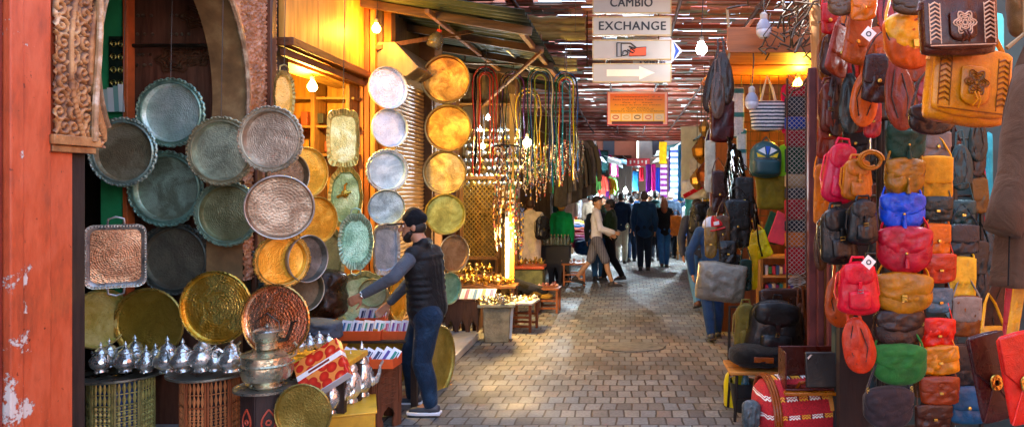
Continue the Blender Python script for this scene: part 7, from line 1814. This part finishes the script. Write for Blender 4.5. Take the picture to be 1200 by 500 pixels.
for kk in range(3):
    o = thing('pendant', 'x', 'pendant', (0, 0, -5), group='pendants pinned in the lit cabinet')
    g = MB(); rr_ = .045; g.lathe([(0.0001, -.008), (rr_*.6, -.01), (rr_, 0), (rr_*.6, .008), (0.0001, .01)], n=10, M=Matrix.Rotation(PI/2, 3, 'X'), scal=lambda a_, r_: r_*(1+.2*math.cos((3+kk)*a_))); g.build('disc', metal(['#e0dcd4', '#d8b050', '#b8c8cc'][kk], .25), o)
    g = MB(); g.tube([(0, 0, rr_), (0, 0, rr_+.05)], .004, 4); g.build('ring', MBR, o); pend.append(o)
rows_ = ['topmost', 'second', 'third', 'fourth', 'fifth', 'sixth', 'seventh', 'bottom']
cnt = 0
for r_ in range(8):
    for c_ in range(11):
        q = P(545+c_*6.1+(r_ % 2)*3, 152+r_*9, 11.95); lab = f'{ordl(c_, 11)} pendant in the {rows_[r_]} row of the lit cabinet'
        if cnt < 3: pend[cnt]['label'] = lab; pend[cnt].location = q
        else: dup(pend[jr.randrange(3)], lab, q, (0, 0, 0), jr.uniform(.7, 1.2))
        cnt += 1
t = thing('yellow_post', 'bright yellow stall post behind the strip light', 'post')
g = MB(); q = P(600, 0, 10.1); g.box((q.x, 10.1, 1.6), (.06, .06, 3.2)); g.build('shaft', surf(C('#c8982a'), .5, 0, 'wood', 5, .3, .3), t)
g = MB(); g.box((q.x, 10.1, 3.25), (.1, .1, .1)); g.build('cap', wood('#8a6a2a'), t)

# ---- belts looped over hooks ----------------------------------------------------
def loop_belt(label, px, py, Y, w, h, col, jit=0, r=.014, grp='looped belts and cords over the necklaces'):
    a = P(px, py, Y); W = w*Y/F/2; H = h*Y/F; pts = []
    rr = random.Random(int(px*7+w))
    for i in range(9): z = -H*(1-i/9)*(1); pts.append((-W*(.9+.08*math.sin(i+jit)), .01*math.sin(i*1.1), z*(1-.0)))
    for i in range(9): an = PI-PI*i/8; pts.append((W*.94*math.cos(an), 0, W*1.1*math.sin(an)))
    e = rr.uniform(.75, 1.1)
    for i in range(1, 10): pts.append((W*(.94+.06*math.sin(i+jit)), .01*math.cos(i), -H*e*i/9))
    g = MB(); g.tube([Vector(p)-Vector((0, 0, W*1.1)) for p in pts], r, 6, flat=1.5); o = g.build('looped_belt', leather(col, .4), loc=a, rot=(0, 0, rr.uniform(-.2, .2))); tag(o, label, 'belt', grp)
    g = MB(); g.tube([(0, 0, 0), (0, .02, .03), (0, .02, .5)], .004, 4); g.build('hook', STEEL, o)
clus = [(568, 78, 10.2, 110, ['#b8241c', '#141216', '#1a1a1e', '#c8402c', '#d86a5a'], 'first bundle, right of the golden trays'),
        (600, 84, 10.6, 90, ['#2a2a30', '#7a4a8a', '#3a3a24', '#5a6a3a'], 'second bundle'),
        (633, 79, 10.4, 120, ['#1f6a4a', '#c8bc9a', '#2a5a8a', '#3c3c40', '#8a9a4a'], 'third bundle'),
        (619, 104, 10.9, 70, ['#c8a02c', '#5a3a2a', '#b8903a'], 'lower bundle between second and third'),
        (662, 84, 10.5, 118, ['#2a5a9a', '#18181c', '#1c7a4a', '#d8b82c', '#a81c2a', '#2c8aa0'], 'last bundle by the open alley')]
names = {'#b8241c': 'red', '#141216': 'black', '#1a1a1e': 'charcoal', '#c8402c': 'vermilion', '#d86a5a': 'salmon', '#2a2a30': 'black', '#7a4a8a': 'purple', '#3a3a24': 'olive', '#5a6a3a': 'moss', '#1f6a4a': 'green', '#c8bc9a': 'cream', '#2a5a8a': 'blue', '#3c3c40': 'grey', '#8a9a4a': 'lime', '#c8a02c': 'yellow', '#5a3a2a': 'brown', '#b8903a': 'ochre', '#2a5a9a': 'blue', '#18181c': 'black', '#1c7a4a': 'emerald', '#d8b82c': 'yellow', '#a81c2a': 'crimson', '#2c8aa0': 'turquoise'}
for (px, py, Y, h, cs, wh) in clus:
    for i, c in enumerate(cs):
        loop_belt(f'{names[c]} belt looped over a hook in the {wh}', px+(i % 2)*1.5, py+i*2.2, Y-.03*i, 31-i*4.3, h*(1-.06*(i % 3)), c, i, r=.009)
# ---- bead strands ---------------------------------------------------------------
pal = ['#8a3024', '#d0c0a4', '#2a6a7a', '#b08a3c', '#1c1c20', '#6a4228', '#3a6a4a', '#e0dcd4', '#5c2a34', '#a0683a', '#3a4a80', '#b8b0a0', '#26221e', '#cfc6b4']
br = random.Random(17); protos = []
for k in range(9):
    g = MB(); L_ = 1.0; n = 46; base = br.sample(pal, 3)
    for i in range(n):
        z = -L_*i/n; s_ = br.uniform(.008, .0155); c = C(base[(i//br.choice((1, 2, 3))) % 3]) if br.random() < .85 else C(br.choice(pal))
        x = .03*math.sin(i*.13+k)+.006*math.sin(i*2)
        g.sphere((x, .006*math.cos(i), z), (s_, s_, s_*1.2), 6, col=c)
    me = g.build('bead_strand', vcol(.3, .1)); me.location = (0, 0, -9); protos.append(me)
def strands(px0, px1, py0, Y, n, hpx, where, grp, jy=4):
    for i in range(n):
        px = px0+(px1-px0)*(i+.5)/n; p = br.choice(protos); o = p.copy(); COL.objects.link(o)
        o.location = P(px, py0+br.uniform(-jy, jy), Y+br.uniform(-.12, .12)); o.rotation_euler = (0, 0, br.uniform(0, 6.28)); hh = hpx*Y/F*br.uniform(.7, 1.05); o.scale = (1, 1, hh)
        tag(o, f'{ordl(i, n)} bead strand {where}', 'necklace', grp)
strands(580, 606, 172, 10.0, 14, 120, 'hanging from the iron ring beside the strip light', 'bead strands on the iron ring')
strands(606, 640, 168, 10.9, 17, 64, 'under the warm lamp among the belts', 'bead strands under the warm lamp')
strands(640, 684, 168, 11.6, 18, 46, 'below the last bundle of belts', 'bead strands below the last belts')
strands(612, 660, 190, 12.0, 18, 32, 'in the low row over the blonde woman', 'bead strands in the low row')
strands(600, 614, 240, 10.6, 6, 70, 'against the yellow stall post', 'bead strands on the yellow post')
for p in protos: bpy.data.objects.remove(p)
g = MB(); g.tube([(.17*math.cos(a), .17*math.sin(a), 0) for a in [2*PI*i/24 for i in range(24)]], .01, 6, closed=True); o = g.build('iron_ring', metal('#2a2624', .5), loc=P(593, 171, 10.0)); tag(o, 'black iron ring the first curtain of bead strands hangs from', 'ring')
for s_ in (-1, 1): g = MB(); g.tube([(s_*.17, 0, 0), (0, 0, .9)], .005, 5); g.build('chain', metal('#2a2624', .5), o)
g = MB(); pts = [P(545, 74, 10.3), P(690, 78, 10.7)]; g.tube(pts, .016, 6); g.tube([P(545, 74, 10.3)+Vector((0, 0, 0)), P(545, 30, 10.3)], .012, 6); g.tube([P(688, 78, 10.7), P(688, 14, 10.7)], .012, 6); o = g.build('hanging_rail', metal('#5a4a38', .5)); tag(o, 'iron rail carrying the looped belts under the bamboo blinds', 'rail')

# ================================================================== FAR STALLS
fr = random.Random(31)
GC = ['#1c4a7a', '#b01c3a', '#e0b82c', '#2a8a7a', '#6a2a7a', '#d86a2c', '#e8e0d0', '#3a3a44', '#c84a8a', '#2c6ab0', '#8a5a2c', '#4a7a3a', '#a83c2c', '#d8d8dc', '#204a4a']
def garment(label, x, y, z, w, h, col, kind, grp, rz=0):
    t = thing('hanging_' + kind, label, kind, (x, y, z), (0, 0, rz), grp); m = cloth(col)
    if kind == 'shirt':
        g = MB(); g.pillow(w*.62, h, .12, rb=.06, rt=.25, n=10, wr=.03, seed=fr.uniform(0, 50), p=5, taper=.08); g.build('body', m, t, angle=180, merge=True)
        for s_ in (-1, 1): g = MB(); g.tube([(s_*w*.24, 0, h*.38), (s_*w*.42, 0, h*.1), (s_*w*.46, -.02, -h*.25)], [.07, .06, .05], 8); g.build('sleeve', m, t)
    elif kind == 'scarf':
        g = MB(); g.pillow(w, h, .05, rb=.03, rt=.03, n=12, wr=.03, seed=fr.uniform(0, 50), p=8); g.build('cloth', m, t, angle=180, merge=True)
        g = MB()
        for k in range(7): xx = w*(-.45+.15*k); g.tube([(xx, 0, -h/2), (xx+.01, 0, -h/2-.07)], .006, 4)
        g.build('fringe', m, t)
    else:
        g = MB(); g.pillow(w, h*.7, .14, (0, 0, -h*.15), rb=.3, rt=.15, n=10, wr=.02, seed=fr.uniform(0, 50)); g.build('body', m, t, angle=180, merge=True)
        g = MB(); g.tube([(-w*.35, 0, h*.15), (0, 0, h*.5), (w*.35, 0, h*.15)], .012, 5); g.build('strap', m, t)
    return t
# left side beyond the necklaces: coats then colourful goods
for i in range(7):
    q = P(690-i*5.5, 196+i*2, 15.0-.2*i); garment(f'{ordl(6-i, 7)} grey brown coat on the rail left of the far crowd', q.x, q.y, q.z, .5, 1.15, ['#6a6458', '#8a8478', '#4a4640', '#7a7264', '#55504a', '#9a948a', '#5c564c'][i], 'shirt', 'coats on the far left rail', fr.uniform(.3, 1.2))
def stall_line(side, x0, x1, ys, z0, z1, grp, where, hk=('shirt', 'scarf', 'bag')):
    n = len(ys)
    for i, y in enumerate(ys):
        f = i/max(1, n-1); x = x0+(x1-x0)*f
        for lv, z in enumerate((z0, z1)):
            kd = fr.choice(hk); garment(f'{ordl(i, n)} {["lower", "upper"][lv]} hanging {kd} {where}', x+fr.uniform(-.15, .1), y, z+fr.uniform(-.1, .1), fr.uniform(.35, .55), fr.uniform(.55, .85), fr.choice(GC), kd, grp, fr.uniform(-.4, .4)+side*.6)
stall_line(1, -1.45, -1.35, [16+k*1.2 for k in range(11)], 1.45, 2.35, 'goods along the far left stalls', 'along the far left stalls, counted from the viewer')
stall_line(-1, 1.55, 1.85, [10.2+k*1.25 for k in range(14)], 1.35, 2.2, 'goods along the far right stalls', 'along the far right stalls, counted from the viewer')
stall_line(1, -.95, -.7, [30+k*1.3 for k in range(8)], 1.5, 2.4, 'goods at the alley end on the left', 'at the far alley end on the left, counted from the viewer')
stall_line(-1, 2.1, 2.5, [28+k*1.3 for k in range(8)], 1.5, 2.4, 'goods at the alley end on the right', 'at the far alley end on the right, counted from the viewer')
# stall fronts left and right far
def stall(label, x0, x1, y0, y1, h, wallc, awnc, side, aw=.8, ah=2.7):
    t = thing('market_stall', label, 'stall', ((x0+x1)/2, y0, 0), group='market stalls lining the alley')
    cx = (x0+x1)/2
    g = MB(); g.box((side*(abs(x1-x0)/2-.05), (y1-y0)/2, h/2), (.1, y1-y0, h)); g.build('back_wall', cloth(wallc), t)
    g = MB(); g.box((0, .05, h/2+.6), (abs(x1-x0), .1, h-1.2)); g.build('end_panel', wood('#4a382c'), t)
    g = MB(); g.box((0, (y1-y0)/2, .4), (abs(x1-x0)*.8, y1-y0-.2, .8)); g.build('counter', wood('#7a5a3a'), t, bevel=.01)
    xo = -side*abs(x1-x0)/2
    g = MB(); g.add([(xo-side*aw, -.1, ah), (xo-side*aw, y1-y0+.1, ah), (xo+side*.4, y1-y0+.1, ah+.45), (xo+side*.4, -.1, ah+.45)], [(0, 1, 2, 3)]); g.build('awning', cloth(awnc), t, solid=.03)
    for yy in (.1, (y1-y0)-.1): g = MB(); g.tube([(xo, yy, 0), (xo, yy, ah+.3)], .03, 6); g.build('post', metal('#6a6460', .5, met=.4), t)
    return t
stall('left textile stall with grey awning behind the grey brown coats', -3.2, -1.6, 15.2, 20.5, 3.4, '#5a4438', '#8a8c88', -1)
stall('left stall with white awning beside the far walkers', -3.0, -1.4, 20.8, 26.5, 3.4, '#1c3c5c', '#dfe6ea', -1, .7, 2.75)
stall('left blue shop with pale blue awning at the alley end', -2.5, -.7, 27, 33, 3.3, '#15416c', '#b8d4e4', -1, .5, 2.8)
stall('left teal shop under the pale far house', -2.2, .2, 33.5, 40, 3.4, '#1a6a8a', '#e4ecf0', -1, .4, 2.9)
stall('right stall with green awning behind the tote bags', 1.9, 3.6, 10.2, 15.5, 3.4, '#6a4a34', '#3c5c4c', 1, .5, 2.9)
stall('right stall with white awning behind the cream curtain', 2.0, 3.6, 16, 22, 3.4, '#b8a888', '#d8e0dc', 1, .7, 3.0)
stall('right stall of scarves with teal awning', 2.2, 3.8, 22.5, 29, 3.4, '#5c2a6a', '#7aaab0', 1, 1.0, 3.0)
stall('right shop with white awning at the alley end', 2.4, 4.0, 29.5, 38, 3.4, '#a83c5a', '#e8e4dc', 1, 1.2, 3.1)
# cream curtain, scarf banners
q = P(810, 190, 15.5); g = MB(); g.pillow(24*15.5/F, 84*15.5/F, .08, rb=.02, rt=.02, n=16, wr=.05, seed=4, p=9); o = g.build('cream_curtain', cloth('#e0dcc0', .12), angle=180, merge=True, loc=q); tag(o, 'tall cream cloth hanging at the right of the far alley', 'curtain')
for i, (px, w, y0, y1, Y, c, lab) in enumerate(((777, 9, 166, 192, 22, '#e8b81c', 'yellow scarf banner high over the far crowd'), (778, 8, 192, 232, 22.2, '#8a2a8a', 'purple checked scarf under the yellow banner'), (760, 6, 192, 226, 24, '#6a1c7a', 'violet scarf left of the far right stalls'), (766, 5, 192, 224, 24.2, '#d8248a', 'magenta scarf beside the violet one'), (771, 5, 196, 226, 24.4, '#2a4ab8', 'royal blue scarf beside the magenta one'), (790, 9, 172, 236, 20, '#b8c8dc', 'pale blue striped scarf right of the yellow banner'), (786, 5, 176, 230, 20.4, '#4a2a6a', 'dark purple scarf beside the pale blue striped one'), (798, 7, 168, 236, 18.5, '#2c7aa8', 'long turquoise scarf left of the cream curtain'), (745, 7, 200, 224, 30, '#1c6a9a', 'sea blue cloth at the alley end'), (752, 5, 196, 212, 30, '#c81c3a', 'small red cloth at the alley end'))):
    a = P(px, y1, Y); b2 = P(px, y0, Y); g = MB(); g.pillow(w*Y/F, b2.z-a.z, .06, rb=.02, rt=.02, n=12, wr=.03, seed=i, p=8)
    m = cloth(c)
    if i in (1, 5): m = stripes([(0, c), (.5, '#d8c8e0' if i == 1 else '#3a4a8a')], 6)
    o = g.build('scarf_banner', m, angle=180, merge=True, loc=((a.x+b2.x)/2, Y, (a.z+b2.z)/2)); tag(o, lab, 'scarf', 'scarves hung over the far alley')
# hanging brass lanterns on the right at mid distance
for i, (px, py, Y, h, c) in enumerate(((822, 176, 11.5, 34, '#a8742c'), (829, 204, 11, 40, '#8a4a24'), (817, 210, 12, 26, '#c89a4a'), (826, 150, 12, 22, '#b08a4a'))):
    q = P(px, py, Y); t = thing('brass_lantern', ['amber metal lantern highest but one right of the cream curtain', 'rust brown lantern lowest of the hanging lanterns', 'small gold lantern beside the rust brown one', 'small brass lantern topmost beside the leather bundle'][i], 'lantern', q, group='metal lanterns by the leather bundle'); s_ = h*Y/F
    g = MB(); g.lathe([(0.0001, -.5*s_), (.1*s_, -.45*s_), (.3*s_, -.2*s_), (.34*s_, .05*s_), (.22*s_, .22*s_), (.12*s_, .3*s_)], n=8); g.build('cage', metal(c, .35), t, angle=20)
    g = MB(); g.lathe([(.24*s_, .2*s_), (.1*s_, .38*s_), (.02*s_, .5*s_), (0.0001, .5*s_)], n=8); g.build('roof', metal(c, .3), t, angle=20)
    g = MB(); g.tube([(0, 0, .5*s_), (0, 0, .5*s_+.9)], .006, 4); g.build('chain', flat('#3a342c'), t)
g = MB(); g.pillow(.5, .36, .3, rb=.3, rt=.3, wr=.05); o = g.build('cloth_bundle', cloth('#d8d4cc'), angle=180, merge=True, loc=P(815, 222, 12.6)); tag(o, 'white cloth bundle with a red band under the gold lantern', 'bundle')
g = MB(); g.box((0, -.15, 0), (.5, .04, .07), (0, -.5, 0)); g.build('red_band', cloth('#b81c2c'), o)
# white baseball style hats etc on ground side left: rugs heap right far
for i in range(9):
    q = P(687-i*2.0, 300-i*3, 16.5+i*.3); t = blob('goods_bundle', f'{ordl(8-i, 9)} colourful goods bundle heaped before the grey coats', 'bundle', q.x*F/q.y+735, 290-i*3, 26, 18, .4, q.y, cloth(GC[(i*4) % 15]), .05, i, group='bundles heaped at the left stalls')
# wall signs far
g = MB(); g.box((0, 0, 0), (.9, .04, .3)); o = g.build('shop_sign', flat('#c81c2c'), loc=P(748, 190, 28)); tag(o, 'small red hanging shop sign with white strokes at the alley end', 'sign')
g = MB()
for k in range(5): g.box((-.3+.15*k, -.025, .02*(k % 2)), (.06, .01, .14-.05*(k % 2)))
g.build('white_strokes', flat('#f0e8e0'), o)
# back of the open necklace stall
wallbox('stall_end_wall', 'dim ochre cloth wall far behind the low row of bead strands', -3.2, -1.6, 19.0, 19.1, 0, 3.6, cloth('#5a4630'))
for i in range(14):
    q = P(610+(i % 7)*10.5, 196+(i//7)*26, 18.2); garment(f'{ordl(i % 7, 7)} small bag on the {("upper", "lower")[i//7]} line behind the bead strands', q.x, q.y, q.z, .3, .42, GC[(i*5+2) % 15], 'bag', 'small bags behind the bead strands', fr.uniform(-.4, .4))
# shade cloths slung over the far alley
for i, (x0, x1, y0, y1, z0_, z1_, c) in enumerate(((-3.2, -.9, 19.5, 23.5, 3.35, 2.75, '#a8b4b8'), (-2.8, -.2, 24.5, 29, 3.3, 2.85, '#d4dde0'), (-2.4, .4, 30, 33.5, 3.35, 3.0, '#8ab4c8'), (3.6, 1.3, 24, 28, 3.9, 3.3, '#5c8a8a'), (3.8, 1.2, 29.5, 34, 3.9, 3.4, '#dfe4e0'))):
    g = MB(); g.grid(lambda u, v: Vector((x0+(x1-x0)*u, y0+(y1-y0)*v, z0_+(z1_-z0_)*u-.12*math.sin(PI*v)+.03*math.sin(u*9+i))), 20, 12)
    o = g.build('shade_cloth', cloth(c), angle=180, solid=.01)
    tag(o, ['grey shade cloth nearest the viewer over the far left stalls', 'white shade cloth in the middle of the far left stalls', 'pale blue shade cloth deepest over the left shops', 'teal shade cloth over the far right stalls', 'white shade cloth deepest on the right'][i], 'shade cloth', 'shade cloths slung over the far alley')
stall_line(1, -1.25, -.55, [19+k*1.1 for k in range(12)], 2.0, 2.75, 'upper goods of the far left stalls', 'high over the far left stalls, counted from the viewer', ('scarf', 'shirt'))
stall_line(-1, 1.75, 2.0, [16.5+k*1.1 for k in range(12)], 2.1, 2.75, 'upper goods of the far right stalls', 'high over the far right stalls, counted from the viewer', ('scarf', 'shirt'))
# ================================================================== CAMERA, LIGHT, WORLD
sc_ = bpy.context.scene
cam = bpy.data.cameras.new('Camera'); co_ = bpy.data.objects.new('Camera', cam); COL.objects.link(co_)
cam.sensor_width = 36; cam.sensor_fit = 'HORIZONTAL'; cam.lens = F/1200*36; cam.shift_x = -135/1200; cam.shift_y = -30/1200
co_.location = (0, 0, CAMZ); co_.rotation_euler = (PI/2, 0, 0); cam.clip_end = 400; cam.clip_start = .05
sc_.camera = co_
SUN_EL = rad(47); SUN_AZ = rad(300)      # azimuth clockwise from +Y
w = bpy.data.worlds.new('World'); sc_.world = w; w.use_nodes = True
nt = w.node_tree; bg = nt.nodes['Background']
sky = nt.nodes.new('ShaderNodeTexSky'); sky.sky_type = 'NISHITA'; sky.sun_disc = False; sky.sun_elevation = SUN_EL; sky.sun_rotation = SUN_AZ; sky.dust_density = 2.0
nt.links.new(sky.outputs[0], bg.inputs[0]); bg.inputs[1].default_value = 0.15
s = bpy.data.lights.new('Sun', 'SUN'); s.energy = 4.0; s.angle = rad(.5); s.color = (1, .93, .82)
so = bpy.data.objects.new('Sun', s); COL.objects.link(so)
d = Vector((math.sin(SUN_AZ)*math.cos(SUN_EL), math.cos(SUN_AZ)*math.cos(SUN_EL), math.sin(SUN_EL)))
so.rotation_euler = d.to_track_quat('Z', 'Y').to_euler(); so.location = (0, 0, 20)
sc_.view_settings.view_transform = 'Standard'; sc_.view_settings.look = 'None'; sc_.view_settings.gamma = 1.0
sc_.view_settings.exposure = 3.0; sc_.view_settings.use_curve_mapping = False
sc_.cycles.use_denoising = True; sc_.cycles.max_bounces = 6; sc_.cycles.diffuse_bounces = 4; sc_.cycles.glossy_bounces = 4; sc_.cycles.transmission_bounces = 4
sc_.cycles.sample_clamp_indirect = 8.0; sc_.cycles.caustics_reflective = False; sc_.cycles.caustics_refractive = False
